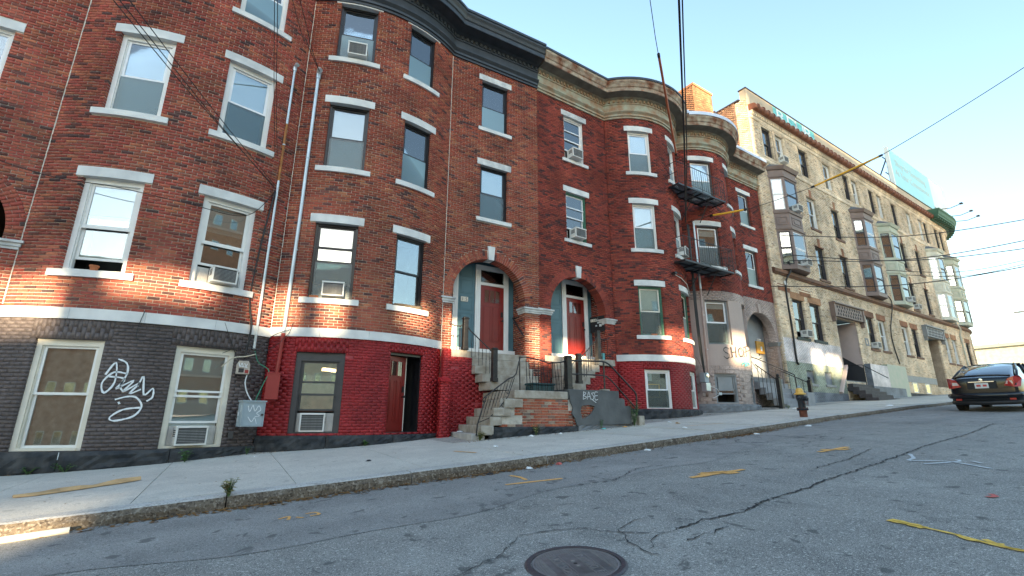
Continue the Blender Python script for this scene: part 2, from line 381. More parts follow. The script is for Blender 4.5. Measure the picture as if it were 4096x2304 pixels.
def sweep(sec, s0, s1, z0, z1, d0, d1, step=None):
    """stone bar that follows the wall from s0 to s1"""
    n = max(1, math.ceil((s1 - s0) / (step or sec.fine))); mb = MB(); v = []
    for i in range(n + 1):
        s = s0 + (s1 - s0) * i / n
        for dd, z in ((d1, z0), (d1, z1), (d0, z1), (d0, z0)):
            x, y = sec.map(s, dd); v.append((float(x), float(y), z))
    f = []
    for i in range(n):
        for k in range(4): f.append((i * 4 + k, i * 4 + (k + 1) % 4, i * 4 + 4 + (k + 1) % 4, i * 4 + 4 + k))
    f += [(0, 1, 2, 3), (n * 4 + 3, n * 4 + 2, n * 4 + 1, n * 4)]
    return mb.add(v, [q[::-1] for q in f])

# ---------------------------------------------------------------- ground height
def gx(X):
    pts = [(-200, -8), (-60, -3.6), (0, 0), (22, 1.364), (45, 2.5), (70, 3.2), (110, 3.7), (400, 4.2)]
    for (a, za), (b, zb) in zip(pts, pts[1:]):
        if X <= b: return za + (zb - za) * (X - a) / (b - a)
    return pts[-1][1]
def kerb_y(X):
    pts = [(-80, 6.7), (-2, 6.7), (4, 6.8), (10, 7.25), (16, 7.85), (24, 8.25), (40, 9.3), (160, 17)]
    for (a, za), (b, zb) in zip(pts, pts[1:]):
        if X <= b: return za + (zb - za) * max(0, (X - a)) / (b - a)
    return pts[-1][1]
def g_walk(X, Y): return -1.024 + gx(X) + .02 * Y
def g_road(X, Y): return -1.222 + gx(X) + .029 * Y + .0 * X
def ground_at(X, Y): return g_walk(X, Y) if Y > kerb_y(X) else g_road(X, Y)
class House:
    def __init__(s, name, label, cat, frame, xmid, zb, group=None):
        s.f = frame; s.root = empty(name, label, cat, frame.M @ T((xmid, 0, zb)), group); s.L = T((-xmid, 0, -zb)); s.z = []
    def part(s, name, mb, material, M=I4, **k): return obj(name, mb, material, s.root, s.L @ M, **k)
    def world(s, M): return s.f.M @ M
    def wall(s, sec, z0, z1, bmat, mmat, rects=(), extra=(), holes=(), arch=None, more=None, seed=1, s0=0., s1=None, ch=.0677, individual=True, depth=.1, name='wall', bl=.2125, sheet=True):
        mb = MB()
        if sheet: wall_sheet(mb, sec, z0, z1, holes, arch, s0=s0, s1=s1)
        o = s.part(name, mb, mmat) if sheet else None
        B = lay(sec, z0, z1, list(holes) + list(extra), arch, seed=seed, s0=s0, s1=s1, ch=ch, bl=bl)
        if more is not None: B = np.concatenate([B, more]) if len(B) else more
        s.z.append((sec, B, bmat, o, individual, seed, bl)); return o
    def finish(s, limit=300):
        W = np.array(s.f.M); cand = []
        for zi, (sec, B, bm, o, ind, sd, bl) in enumerate(s.z):
            if not ind or not len(B): continue
            x, y = sec.map((B[:, 0] + B[:, 1]) / 2); x0, y0 = sec.map(B[:, 0]); x1, y1 = sec.map(B[:, 1])
            def px(x, y, z): return proj(np.stack([x, y, z, np.ones(len(x))], -1) @ W.T[:, :3])
            a, b, c = px(x0, y0, B[:, 2]), px(x1, y1, B[:, 2]), px(x0, y0, B[:, 3])
            area = np.abs((b - a)[:, 0] * (c - a)[:, 1] - (b - a)[:, 1] * (c - a)[:, 0])
            inside = (a[:, 0] > 5) & (b[:, 0] < 4090) & (a[:, 1] > 5) & (a[:, 1] < 2300) & (np.abs(B[:, 1] - B[:, 0] - (bl - .0125)) < .003)
            cand += [(-area[i], zi, i) for i in np.nonzero(inside)[0]]
        cand.sort(); pick = {}
        for _, zi, i in cand[:limit]: pick.setdefault(zi, set()).add(int(i))
        for zi, (sec, B, bm, o, ind, sd, bl) in enumerate(s.z):
            if not len(B): continue
            keep = np.ones(len(B), bool)
            ids = sorted(pick.get(zi, ()))
            if ids:
                keep[ids] = False; h = float(np.median(B[ids, 3] - B[ids, 2])); q = (bl - .0125) / 2
                bm_ = MB().box(-q, q, 0, .1, -h / 2, h / 2).mesh('brick'); bm_.materials.append(MATS[bm]); rg = random.Random(sd)
                for i in ids:
                    M = secM(sec, (B[i, 0] + B[i, 1]) / 2, (B[i, 2] + B[i, 3]) / 2, .006 + rg.gauss(0, .0016))
                    b = bpy.data.objects.new('brick', bm_); col.objects.link(b)
                    b.parent = o if o else s.root; b.matrix_basis = M if o else s.L @ M
            me = brick_mesh('brickwork', sec, B, keep=keep, seed=sd, proud=-.002 if bm.startswith('paint_') else .006)
            me.materials.append(MATS[bm])
            b = obj('brickwork', me, None, o if o else s.root, None if o else s.L); b['kind'] = 'stuff'
    def stone(s, name, sec, s0, s1, z0, z1, d0=-.06, d1=.03, material='marble'): return s.part(name, sweep(sec, s0, s1, z0, z1, d0, d1), material)
    def window(s, sec, s0, s1, z0, z1, casing='white_paint', sash='vinyl_white', cw=.075, inset=.085, blind=0., blind_mat='blind_white', screen=True, meet=.5,
               lift=0., glass='glass', interior='interior', head=None, storm=False, wood=False, sashw=.045):
        sm = (s0 + s1) / 2
        xa, ya = sec.map(s0); xb, yb = sec.map(s1); xm, ym = sec.map(sm)
        wd = math.hypot(float(xb - xa), float(yb - ya)) + .008
        sagd = math.hypot(float(xm) - float(xa + xb) / 2, float(ym) - float(ya + yb) / 2)
        M = secM(sec, sm, z0, -inset - sagd); h = z1 - z0; x = wd / 2; head = cw if head is None else head
        mb = MB()
        mb.box(-x, -x + cw, 0, .13, 0, h); mb.box(x - cw, x, 0, .13, 0, h); mb.box(-x + cw, x - cw, .002, .13, h - head, h - .002); mb.box(-x + cw, x - cw, -.015, .13, .002, .05)
        c2 = cw + .022                                   # inner stop
        mb.box(-x + cw, -x + c2, .03, .12, .05, h - head); mb.box(x - c2, x - cw, .03, .12, .05, h - head)
        o = s.part('window', mb, casing, M)
        i0, i1, b0, t0 = -x + c2, x - c2, .05, h - head; zm = b0 + (t0 - b0) * meet
        up = MB().ring(i0, i1, zm - .02, t0, sashw, .045, .075); obj('sash', up, sash, o)
        lz0, lz1 = b0 + lift, min(zm + .02 + lift, t0 - .01)
        lo = MB().ring(i0 + .002, i1 - .002, lz0, lz1, sashw, .08, .11); obj('sash', lo, sash, o)
        obj('pane', MB().box(i0 + sashw, i1 - sashw, .056, .062, zm + .025, t0 - sashw), glass, o)
        obj('pane', MB().box(i0 + sashw, i1 - sashw, .091, .097, lz0 + sashw, lz1 - sashw), glass, o)
        if screen: obj('insect_screen', MB().box(i0 + .004, i1 - .004, .036, .038, .055, zm - .02), 'screen', o)
        if storm:
            for zz in storm: obj('storm_rail', MB().box(i0, i1, .02, .042, zz * h - .02, zz * h + .02), sash, o)
        if blind: obj('blind', MB().box(i0 + .01, i1 - .01, .135, .14, t0 - (t0 - b0) * blind, t0), blind_mat, o)
        y0, y1 = .16, .75; bx = MB()
        P = lambda a, b_, c: (a, b_, c)
        bx.quad(P(-x, y1, 0), P(x, y1, 0), P(x, y1, h), P(-x, y1, h)); bx.quad(P(-x, y0, 0), P(-x, y1, 0), P(-x, y1, h), P(-x, y0, h)); bx.quad(P(x, y1, 0), P(x, y0, 0), P(x, y0, h), P(x, y1, h))
        bx.quad(P(-x, y0, h), P(-x, y1, h), P(x, y1, h), P(x, y0, h)); bx.quad(P(-x, y1, 0), P(-x, y0, 0), P(x, y0, 0), P(x, y1, 0))
        obj('room', bx, interior, o)
        o['_w'] = wd; return o, s.f.M @ M, wd, h
    def openings(s, cols, floors): return [(a, b, za, zb) for a, b in cols for za, zb in floors]

AC_PARTS = {}
def ac_unit(M, x, z, label, y=-.16, sides=None, w=.48, h=.34, d=.34, group=None, body='ac_white'):
    """window air conditioner; M is the window's matrix (local -y points to the street)"""
    t = empty('air_conditioner', label, 'air conditioner', M @ T((x, y, z)), group)
    key = (w, h, d, body)
    if key not in AC_PARTS:
        b = MB().box(-w / 2, w / 2, 0, d, 0, h); b.box(-w / 2 - .004, w / 2 + .004, -.018, .004, h - .03, h + .004)
        g = MB().box(-w / 2 + .03, w / 2 - .03, -.004, .01, .03, h - .035)
        sl = MB().box(-w / 2 + .035, w / 2 - .035, -.016, -.005, 0, .008)
        vt = MB().box(-.002, .002, .06, d - .1, 0, .02)
        AC_PARTS[key] = [m.mesh(n) for m, n in ((b, 'housing'), (g, 'grille'), (sl, 'slat'), (vt, 'vent'))]
    b, g, sl, vt = AC_PARTS[key]
    obj('housing', b, body, t); gr = obj('grille', g, 'ac_dark', t)
    n = 9
    for k in range(n): obj('slat', sl, 'ac_grille', gr, T((0, 0, .04 + (h - .09) * k / n)))
    for sx in (-1, 1):
        for k in range(4): obj('vent', vt, 'ac_dark', t, T((sx * (w / 2 + .001), 0, h * .45 + k * .035)))
    if sides:
        a, c, hh = sides
        for p, q in ((a, x - w / 2), (x + w / 2, c)):
            if q - p > .03:
                mb = MB(); nn = max(2, int((q - p) / .022))
                for k in range(nn):
                    u = p + (q - p) * k / nn; mb.box(u + .001, u + (q - p) / nn - .001, .0 if k % 2 else .006, .02, 0, hh)
                obj('side_panel', mb, 'ac_panel', t, T((-x, .10 - y, 0)))
    return t

def panel_door(parent, M, w, h, material, hinge='l', lites=3, wood_panels=2, name='door', handle='black_metal'):
    mb = MB().box(0, w, 0, .045, 0, h)
    o = obj(name, mb, material, parent, M)
    z0 = h * .74
    for k in range(lites):
        a = w * .16 + (w * .68) * k / lites; b = a + w * .68 / lites
        obj('lite', MB().box(a + .02, b - .02, -.003, .02, z0, h * .93), 'glass_dull', o); obj('lite_frame', MB().ring(a + .003, b - .003, z0 - .02, h * .93 + .02, .018, -.014, .002), material, o)
    for k in range(wood_panels):
        a = w * .14 + w * .74 * k / wood_panels; b = a + w * .74 / wood_panels - .05
        p = MB().ring(a, b, h * .12, h * .68, .022, -.010, .002); p.box(a + .035, b - .035, -.007, .002, h * .12 + .035, h * .68 - .035); obj('panel', p, material, o)
    hx = w - .07 if hinge == 'l' else .07
    k = obj('lock', MB().box(hx - .03, hx + .03, -.03, .0, h * .52, h * .60), handle, o); obj('handle', MB().lathe([(.012, 0), (.012, -.05), (.03, -.055), (.03, -.085), (.0, -.09)], 10, (hx, 0, h * .46), 'y'), handle, o, smooth='auto')
    return o

# ---------------------------------------------------------------- cornices
def offset_path(pts):
    """pts: polyline along the wall seen from above, left to right; returns unit mitre vectors pointing to the street"""
    P = [Vector(p) for p in pts]; out = []
    for i in range(len(P)):
        n = []
        for a, b in ((i - 1, i), (i, i + 1)):
            if a >= 0 and b < len(P):
                t = (P[b] - P[a]).normalized(); n.append(Vector((t.y, -t.x)))
        m = sum(n, Vector((0, 0))).normalized(); out.append(m / max(.35, m.dot(n[0])))
    return out
def sec_points(sec, n): return [tuple(float(c) for c in sec.map(sec.L * k / n)) for k in range(n + 1)]
def profile_sweep(pts, off, i0, i1, prof):
    mb = MB(); m = len(prof)
    for i in range(i0, i1 + 1):
        for d, z in prof: mb.v.append((pts[i][0] + off[i][0] * d, pts[i][1] + off[i][1] * d, z))
    for i in range(i1 - i0):
        for k in range(m - 1): mb.f.append((i * m + k, (i + 1) * m + k, (i + 1) * m + k + 1, i * m + k + 1))
    mb.f.append(tuple(range(m))); mb.f.append(tuple(range((i1 - i0 + 1) * m - 1, (i1 - i0) * m - 1, -1)))
    return mb
def cornice(H, pts, off, i0, i1, zb, mats, dent_secs, edge='flashing'):
    low, fr, sof, crown = mats
    H.part('cornice_moulding', profile_sweep(pts, off, i0, i1, [(-.02, zb), (.05, zb), (.05, zb + .08), (.09, zb + .09), (.09, zb + .17), (.12, zb + .20), (.17, zb + .25), (.17, zb + .28), (.08, zb + .30), (-.02, zb + .30)]), low)
    H.part('cornice_frieze', profile_sweep(pts, off, i0, i1, [(-.02, zb + .302), (.075, zb + .302), (.075, zb + .60), (.11, zb + .62), (.11, zb + .665), (.085, zb + .67), (.085, zb + .81), (.20, zb + .86), (-.02, zb + .86)]), fr)
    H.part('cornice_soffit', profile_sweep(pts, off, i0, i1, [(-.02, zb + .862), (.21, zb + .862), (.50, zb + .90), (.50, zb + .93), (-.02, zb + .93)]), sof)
    H.part('cornice_crown', profile_sweep(pts, off, i0, i1, [(-.02, zb + .932), (.50, zb + .932), (.52, zb + .90), (.535, zb + .90), (.535, zb + 1.05), (.57, zb + 1.08), (.60, zb + 1.17), (.65, zb + 1.25), (.65, zb + 1.34), (.60, zb + 1.36), (-.02, zb + 1.38)]), crown)
    if edge: H.part('roof_edge', profile_sweep(pts, off, i0, i1, [(.50, zb + 1.372), (.63, zb + 1.362), (.665, zb + 1.33), (.68, zb + 1.33), (.67, zb + (1.50 if edge == 'flashing' else 1.43)), (.1, zb + (1.53 if edge == 'flashing' else 1.46)), (-.3, zb + 1.46)]), edge)
    dm = MB().box(-.042, .042, -.135, -.08, 0, .115).mesh('dentil')
    dm.materials.append(MATS[low])
    for sec in dent_secs:
        n = int(sec.L / .165)
        for k in range(n):
            s_ = sec.L * (k + .5) / n; obj('dentil', dm, None, H.root, H.L @ secM(sec, s_, zb + .685))
# ================================================================ the setting: road, pavement, kerb, terrain
def grid_sheet(xs, yf, zf, ny):
    mb = MB()
    for x in xs:
        ya, yb = yf(x)
        for j in range(ny + 1): y = ya + (yb - ya) * j / ny; mb.v.append((x, y, zf(x, y)))
    for i in range(len(xs) - 1):
        for j in range(ny): a = i * (ny + 1) + j; mb.f.append((a, a + ny + 1, a + ny + 2, a + 1))
    return mb
def surf_nodes(name, base, dark, light, rough=.9, patch=None, bumpd=.006, grain=150., spk=True):
    m, t, b, N, L = nodes(name); g = N('ShaderNodeNewGeometry')
    def noise(sc_, det=4, dist=0.):
        n = N('ShaderNodeTexNoise'); n.inputs['Scale'].default_value = sc_; n.inputs['Detail'].default_value = det; n.inputs['Distortion'].default_value = dist; L(g.outputs['Position'], n.inputs['Vector']); return n.outputs[0]
    def rng(src, a, c, lo=0., hi=1.):
        r = N('ShaderNodeMapRange'); r.inputs[1].default_value = a; r.inputs[2].default_value = c; r.inputs[3].default_value = lo; r.inputs[4].default_value = hi; L(src, r.inputs[0]); return r.outputs[0]
    def mix(f, a, c):
        x = N('ShaderNodeMix'); x.data_type = 'RGBA'
        for i, v in ((6, a), (7, c)):
            if isinstance(v, tuple): x.inputs[i].default_value = (*v, 1)
            else: L(v, x.inputs[i])
        if isinstance(f, float): x.inputs[0].default_value = f
        else: L(f, x.inputs[0])
        return x.outputs[2]
    c = mix(rng(noise(.45, 5, .6), .35, .65), base, tuple(x * .82 for x in base))
    if patch: c = patch(N, L, g, mix, rng, noise, c)
    c = mix(rng(noise(2.2, 4, .5), .40, .66, 0, .35), c, dark)
    c = mix(rng(noise(grain, 2), .54, .66, 0, .85), c, light)
    c = mix(rng(noise(grain * .8 + 7, 2), .54, .66, 0, .9), c, dark)
    c = mix(rng(noise(grain * .33, 2), .60, .70, 0, .8), c, light)
    c = mix(rng(noise(grain * .28 + 3, 2), .60, .68, 0, .7), c, dark)
    if spk: c = mix(rng(noise(5.5, 3, .4), .63, .69, 0, .75), c, dark)
    L(c, b.inputs['Base Color']); b.inputs['Roughness'].default_value = rough; b.inputs['Specular IOR Level'].default_value = .35
    bp = N('ShaderNodeBump'); bp.inputs['Strength'].default_value = .55; bp.inputs['Distance'].default_value = bumpd
    L(noise(grain, 3), bp.inputs['Height']); L(bp.outputs[0], b.inputs['Normal']); return m
def cracks(N, L, g, mix, rng, noise, c):
    vo = N('ShaderNodeTexVoronoi'); vo.feature = 'DISTANCE_TO_EDGE'; vo.inputs['Scale'].default_value = .28; vo.inputs['Randomness'].default_value = 1
    nz = N('ShaderNodeTexNoise'); nz.inputs['Scale'].default_value = 1.6; nz.inputs['Detail'].default_value = 6; L(g.outputs['Position'], nz.inputs['Vector'])
    sm = N('ShaderNodeVectorMath'); sm.operation = 'SCALE'; sm.inputs['Scale'].default_value = .7; L(nz.outputs['Color'], sm.inputs[0])
    av = N('ShaderNodeVectorMath'); av.operation = 'ADD'; L(g.outputs['Position'], av.inputs[0]); L(sm.outputs[0], av.inputs[1]); L(av.outputs[0], vo.inputs['Vector'])
    k = rng(vo.outputs['Distance'], .0015, .0075, 1., 0.); gate = rng(noise(.22, 2), .50, .58)
    mu = N('ShaderNodeMath'); mu.operation = 'MULTIPLY'; L(k, mu.inputs[0]); L(gate, mu.inputs[1])
    mp = N('ShaderNodeMapping'); mp.inputs['Scale'].default_value = (.05, .75, .0); L(g.outputs['Position'], mp.inputs[0])
    nb = N('ShaderNodeTexNoise'); nb.inputs['Scale'].default_value = 1.0; nb.inputs['Detail'].default_value = 3; L(mp.outputs[0], nb.inputs['Vector'])
    c = mix(rng(nb.outputs[0], .38, .62, .0, .42), c, (.14, .135, .13)); c = mix(rng(noise(.9, 6, 1.2), .60, .72, 0, .55), c, (.11, .105, .10))
    return mix(mu.outputs[0], c, (.035, .035, .036))
surf_nodes('asphalt', (.34, .325, .295), (.082, .082, .08), (.64, .61, .56), .88, cracks)
surf_nodes('asphalt_old', (.37, .35, .325), (.10, .098, .095), (.44, .43, .41), .9, cracks)
surf_nodes('concrete_walk', (.70, .65, .56), (.40, .37, .32), (.46, .46, .45), .9, None, .002, 90)
surf_nodes('concrete_walk2', (.52, .47, .40), (.17, .16, .15), (.38, .37, .36), .9, None, .003, 90)
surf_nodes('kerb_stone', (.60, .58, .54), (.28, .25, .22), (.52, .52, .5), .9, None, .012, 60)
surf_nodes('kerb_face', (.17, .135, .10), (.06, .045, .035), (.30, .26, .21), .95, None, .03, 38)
mat('earth', (.12, .09, .06), .95, .4, 5, .6, 30); mat('terrain', (.42, .40, .36), .95, .3, .4)
XS = [-80 + i * 2.0 for i in range(20)] + [-40 + i * 1.0 for i in range(110)] + [70 + i * 5 for i in range(19)]
structure(obj('ground', grid_sheet([-900, -300, -80] + XS[1:-1] + [160, 400, 900], lambda x: (-900, 900), lambda x, y: gx(x) - 1.75 - (0 if abs(y) < 60 else .01 * (abs(y) - 60)), 60), 'terrain'))
RW = lambda x: (kerb_y(x) - 10.6, kerb_y(x) - .0)
road = structure(obj('road', grid_sheet(XS, RW, g_road, 10), 'asphalt'))
# older, paler asphalt along the gutter and in a broad patch up the hill, laid a few millimetres over the road
def strip_edge(x): return kerb_y(x) - 1.55 - .35 * math.sin(x * .31 + 1.2) - .16 * math.sin(x * 1.13) - .07 * math.sin(x * 2.9 + 1)
xs2 = [-30 + i * .25 for i in range(180)]
structure(obj('asphalt_strip', grid_sheet(xs2, lambda x: (strip_edge(x), kerb_y(x) - .005), lambda x, y: g_road(x, y) + .004, 3), 'asphalt_old'))
xs3 = [15.0 + i * .25 for i in range(150)]
structure(obj('asphalt_patch', grid_sheet(xs3, lambda x: (kerb_y(x) - 6.2 + 4.4 * math.exp(-(x - 15) / 1.3) + .3 * math.sin(x * .9), strip_edge(x) if x < 14.75 else kerb_y(x) - .005), lambda x, y: g_road(x, y) + .004, 6), 'asphalt_old'))
# kerb stones and pavement slabs
walk = structure(obj('sidewalk', grid_sheet(XS, lambda x: (kerb_y(x) + .04, 14.8 + max(0, x - 4) * .066), lambda x, y: g_walk(x, y) - .03, 2), 'earth'))
kerb = structure(obj('kerb', grid_sheet(XS, lambda x: (kerb_y(x) + .03, kerb_y(x) + .26), lambda x, y: g_walk(x, y) - .02, 1), 'earth'))
kj = [-60 + i * 2.0 for i in range(10)] + [-40, -38.1, -36, -34.2, -32, -30, -28, -26.1, -24, -22, -20, -18, -16, -14, -12, -10, -8, -6.1, -4.0, -2.2, .1, 2.3, 4.6, 7.0, 9.1, 11.4, 13.7, 15.9, 18.2, 20.4, 22.6, 24.9, 27.2, 29.5, 32, 34.5, 37, 40, 44, 48, 53, 60, 70]
for a, b in zip(kj, kj[1:]):
    n = max(1, int((b - a) / .14)); mb = MB(); r2 = random.Random(int(a * 10)); jz = r2.gauss(0, .006); sec_v = []
    for i in range(n + 1):
        x = a + .007 + (b - a - .014) * i / n; k = kerb_y(x); zt = g_walk(x, k) + jz; w1, w2, w3 = (r2.gauss(0, .010) for _ in range(3))
        sec_v.append([(x, k + .0 + w1 * .7, g_road(x, k) - .06), (x, k - .005 + w2, zt - .075 + w3), (x, k + .028 + w3 * .6, zt - .012), (x, k + .07, zt), (x, k + .30, zt + .003), (x, k + .30, zt - .2)])
    for g_ in sec_v: mb.v += g_
    for i in range(n):
        for q in range(5): mb.f.append((i * 6 + q, i * 6 + 6 + q, i * 6 + 7 + q, i * 6 + 1 + q))
    mb.f += [tuple(range(6)), tuple(range(n * 6 + 5, n * 6 - 1, -1))]
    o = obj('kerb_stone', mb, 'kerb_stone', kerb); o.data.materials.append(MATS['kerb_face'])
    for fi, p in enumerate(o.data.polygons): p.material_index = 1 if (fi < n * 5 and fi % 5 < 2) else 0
sj = [-40 + 1.7 * i for i in range(22)] + [-2.55, -.82, .86, 2.62, 4.38, 6.1, 7.9, 9.7, 11.5, 13.3, 15.1, 16.9, 18.7, 20.5, 22.3, 24.1, 26, 28, 30, 32.2, 34.6, 37, 40, 44, 48, 54, 60, 70]
sj = sorted(q for q in sj if q < -3.5 or q >= -2.6)
for a, b in zip(sj, sj[1:]):
    r2 = random.Random(int(a * 100)); tilt = r2.gauss(0, .004)
    for row in range(2):
        ya = lambda x: kerb_y(x) + (.312 if row == 0 else 3.35); yb = lambda x: (kerb_y(x) + 3.34) if row == 0 else (14.6 + max(0, x - 4) * .066)
        g0 = .006; n = 3; mb = MB()
        for i in range(n + 1):
            x = a + g0 + (b - a - 2 * g0) * i / n
            for y in (ya(x), yb(x)): z = g_walk(x, y) + (0 if row == 0 else -.004) + tilt * (x - a) - .002 * row; mb.v += [(x, y, z), (x, y, z - .12)]
        for i in range(n):
            p = i * 4; mb.f += [(p, p + 4, p + 6, p + 2), (p + 1, p + 5, p + 4, p), (p + 2, p + 6, p + 7, p + 3)]
        mb.f += [(0, 2, 3, 1), (n * 4, n * 4 + 1, n * 4 + 3, n * 4 + 2)]
        obj('slab', mb, 'concrete_walk2' if (row == 1 and a > 4) or r2.random() < .12 else 'concrete_walk', walk)
# pavement on the far side of the street, behind the camera
structure(obj('far_sidewalk', grid_sheet(XS, lambda x: (kerb_y(x) - 15.0, kerb_y(x) - 10.6), lambda x, y: g_road(x, kerb_y(x) - 10.6) + .12, 1), 'concrete_walk2'))
# ================================================================ brick row houses
GROUP_ROW = None
bow1, bow2 = Bow(-3.95, .57, .65), Bow(.57, 4.78, .62)
fl1, fl2 = Flat(-7.25, -3.95), Flat(4.78, 8.03)
fl3, bow3, bow4, fl4 = Flat(.01, 3.33), Bow(3.33, 7.4, 1.05), Bow(7.4, 11.2, 1.0), Flat(11.2, 14.28)
def U(sec, a): return a + sec.L / 2
def col_rects(sec, cols, zs): return [(U(sec, a), U(sec, b), z0, z1) for a, b in cols for z0, z1 in zs]
def stone_rects(sec, cols, zs, lint=.21, sill=.135, ov=.125): # brick cut-outs for lintels and sills
    r = []
    for a, b in cols:
        for z0, z1 in zs: r += [(U(sec, a - ov), U(sec, b + ov), z1 - .001, z1 + lint), (U(sec, a - ov - .03), U(sec, b + ov + .03), z0 - sill, z0 + .001)]
    return r
def stones(H, sec, cols, zs, lint=.21, sill=.135, ov=.125, m='marble', ms=None):
    for a, b in cols:
        for z0, z1 in zs:
            H.stone('lintel', sec, U(sec, a - ov), U(sec, b + ov), z1, z1 + lint, -.12, .022, m); H.stone('sill', sec, U(sec, a - ov - .03), U(sec, b + ov + .03), z0 - sill, z0, -.16, .065, ms or m)
def belt(H, sec, s0, s1, z0, z1, n, d=.03):
    e = [s0 + (s1 - s0) * k / n for k in range(n + 1)]
    for a, b in zip(e, e[1:]): H.stone('belt_stone', sec, a + .002, b - .002, z0, z1, -.1, d, 'marble')
def base_blocks(H, sec, s0, s1, ztop, zbot, n, d=.10, material='dark_granite', ch=.03):
    """rough-faced granite blocks at the foot of the wall"""
    e = [s0 + (s1 - s0) * k / n for k in range(n + 1)]
    for bi, (a, b) in enumerate(zip(e, e[1:])):
        rg = random.Random(bi + int(s0 * 7) + int(ztop * 31)); nx, nz = max(3, int((b - a) / .09)), 5; mb = MB(); zl = lambda s: zbot(s)
        for i in range(nx + 1):
            s_ = a + .006 + (b - a - .012) * i / nx; z_ = zl(s_)
            for j in range(nz + 1):
                ed = i in (0, nx) or j in (0, nz); dd = d - (ch if ed else 0) + (0 if ed else rg.uniform(-.02, .02)); x, y = sec.map(s_, dd); mb.v.append((float(x), float(y), z_ + (ztop - z_) * j / nz))
            x, y = sec.map(s_, -.1); mb.v.append((float(x), float(y), ztop))
        m = nz + 2
        for i in range(nx):
            for j in range(nz + 1): mb.f.append((i * m + j, i * m + m + j, i * m + m + j + 1, i * m + j + 1))
        mb.f.append(tuple(range(m))); H.part('base_block', mb, material)
def voussoirs(sec, sc_, zs, ri, ro, a0=0., a1=math.pi, deep=.36, wd=.072, skip=.095):
    """ring of bricks on edge round an arch; returns (V, F)"""
    n = round(ri * (a1 - a0) / wd); V = []; F = []; rg = random.Random(4)
    for k in range(n):
        p, q = a0 + (a1 - a0) * k / n, a0 + (a1 - a0) * (k + 1) / n
        if abs((p + q) / 2 - math.pi / 2) < skip: continue
        g = .0045; cut = ri + (.098 if k % 2 else .2)
        for r0, r1 in ((ri, cut - g), (cut + g, ro)):
            d = .006 + rg.gauss(0, .002); c = len(V)
            for dd in (d, d - deep):
                for rr, aa in ((r0, p + g / r0), (r0, q - g / r0), (r1, q - g / r1), (r1, p + g / r1)):
                    x, y = sec.map(sc_ + rr * math.cos(aa), dd); V.append((float(x), float(y), zs + rr * math.sin(aa)))
            F += [(c + 3, c + 2, c + 1, c), (c, c + 1, c + 5, c + 4), (c + 1, c + 2, c + 6, c + 5), (c + 2, c + 3, c + 7, c + 6), (c + 3, c, c + 4, c + 7)]
    return V, F
def archway(H, sec, sc_, zs, ri, ro, bmat, mmat, zb, key=True, deep=.36, keymat='marble', individual=True):
    V, F = voussoirs(sec, sc_, zs, ri, ro, deep=deep)
    mb = MB(); r_ = ri + .008; n = 28
    for k in range(n):
        a, b = math.pi * k / n, math.pi * (k + 1) / n
        def P(aa, d): x, y = sec.map(sc_ + r_ * math.cos(aa), d); return (float(x), float(y), zs + r_ * math.sin(aa))
        mb.quad(P(a, 0), P(b, 0), P(b, -deep), P(a, -deep))
    o = H.part('arch_soffit', mb, mmat)
    if individual:
        for k in range(0, len(V), 8): b = MB(); b.v = V[k:k + 8]; b.f = [tuple(i - k for i in f) for f in F[k // 8 * 5:k // 8 * 5 + 5]]; obj('voussoir', b, bmat, o)
    else: q = obj('arch_ring', npmesh('arch_ring', V, F), bmat, o); q['kind'] = 'stuff'
    if key:
        mb = MB().prism([(-.085, zs + ri - .03), (.085, zs + ri - .03), (.125, zs + ro + .13), (-.125, zs + ro + .13)], -.055, .25)
        x, y = sec.map(sc_); H.part('keystone', mb, keymat, T((float(x), float(y), 0)), bevel=.006)
def imposts(H, spans, z, material='marble_weathered'):
    for x0, x1 in spans:
        o = H.part('impost', MB().box(x0 - .05, x1 + .05, -.06, .40, z - .02, z + .05), material)
        obj('impost_cap', MB().box(x0 - .085, x1 + .085, -.095, .40, z + .051, z + .10), material, o); obj('impost_neck', MB().box(x0 - .025, x1 + .025, -.035, .40, z - .075, z - .021), material, o)

# ---------------------------------------------------------------- house 1 (left, white windows, brown painted basement)
H1 = House('row_house', 'bow-fronted red brick row house with white windows and brown painted basement', 'house', FA, -3.3, -.98)
c1 = [(-1.56, -.48), (.58, 1.66)]; z1s = [(2.72, 4.71), (6.27, 8.25), (9.69, 11.60)]; cb1 = [(-1.63, -.54), (.59, 1.68)]
up = col_rects(bow1, c1, z1s)
H1.wall(bow1, 1.98, 11.45, 'brick_b1', 'mortar_light', extra=stone_rects(bow1, c1, z1s), holes=up, seed=11)
bas = col_rects(bow1, cb1, [(-.6, 1.39)])
sol = [(r[0] - .10, r[1] + .10, 1.39, 1.765) for r in bas]
H1.wall(bow1, -.62, 1.77, 'paint_brown', 'mortar_brown', extra=sol, holes=bas, more=np.concatenate([soldier(*s_) for s_ in sol]), seed=12, individual=False, name='basement_wall')
stones(H1, bow1, c1, z1s); belt(H1, bow1, 0, bow1.L, 1.77, 1.98, 4)
zl1 = lambda s: ground_at(-3.95 + 4.52 * s / bow1.L, 11.8) - .06
base_blocks(H1, bow1, -.02, bow1.L + .0, -.605, zl1, 3)
f1c = U(fl1, -.0) + .0
arch1 = (fl1.L - 1.49, 1.50, 3.40, 1.9, 1.22)
f1w = [(fl1.L - 1.95, fl1.L - .98, 5.95, 7.76), (fl1.L - 1.95, fl1.L - .98, 9.1, 10.93)]
H1.wall(fl1, 1.98, 11.45, 'brick_b1', 'mortar_light', extra=[(a - .12, b + .12, zb - .001, zb + .21) for a, b, za, zb in f1w] + [(a - .12, b + .12, za - .12, za) for a, b, za, zb in f1w], holes=f1w, arch=arch1, seed=13)
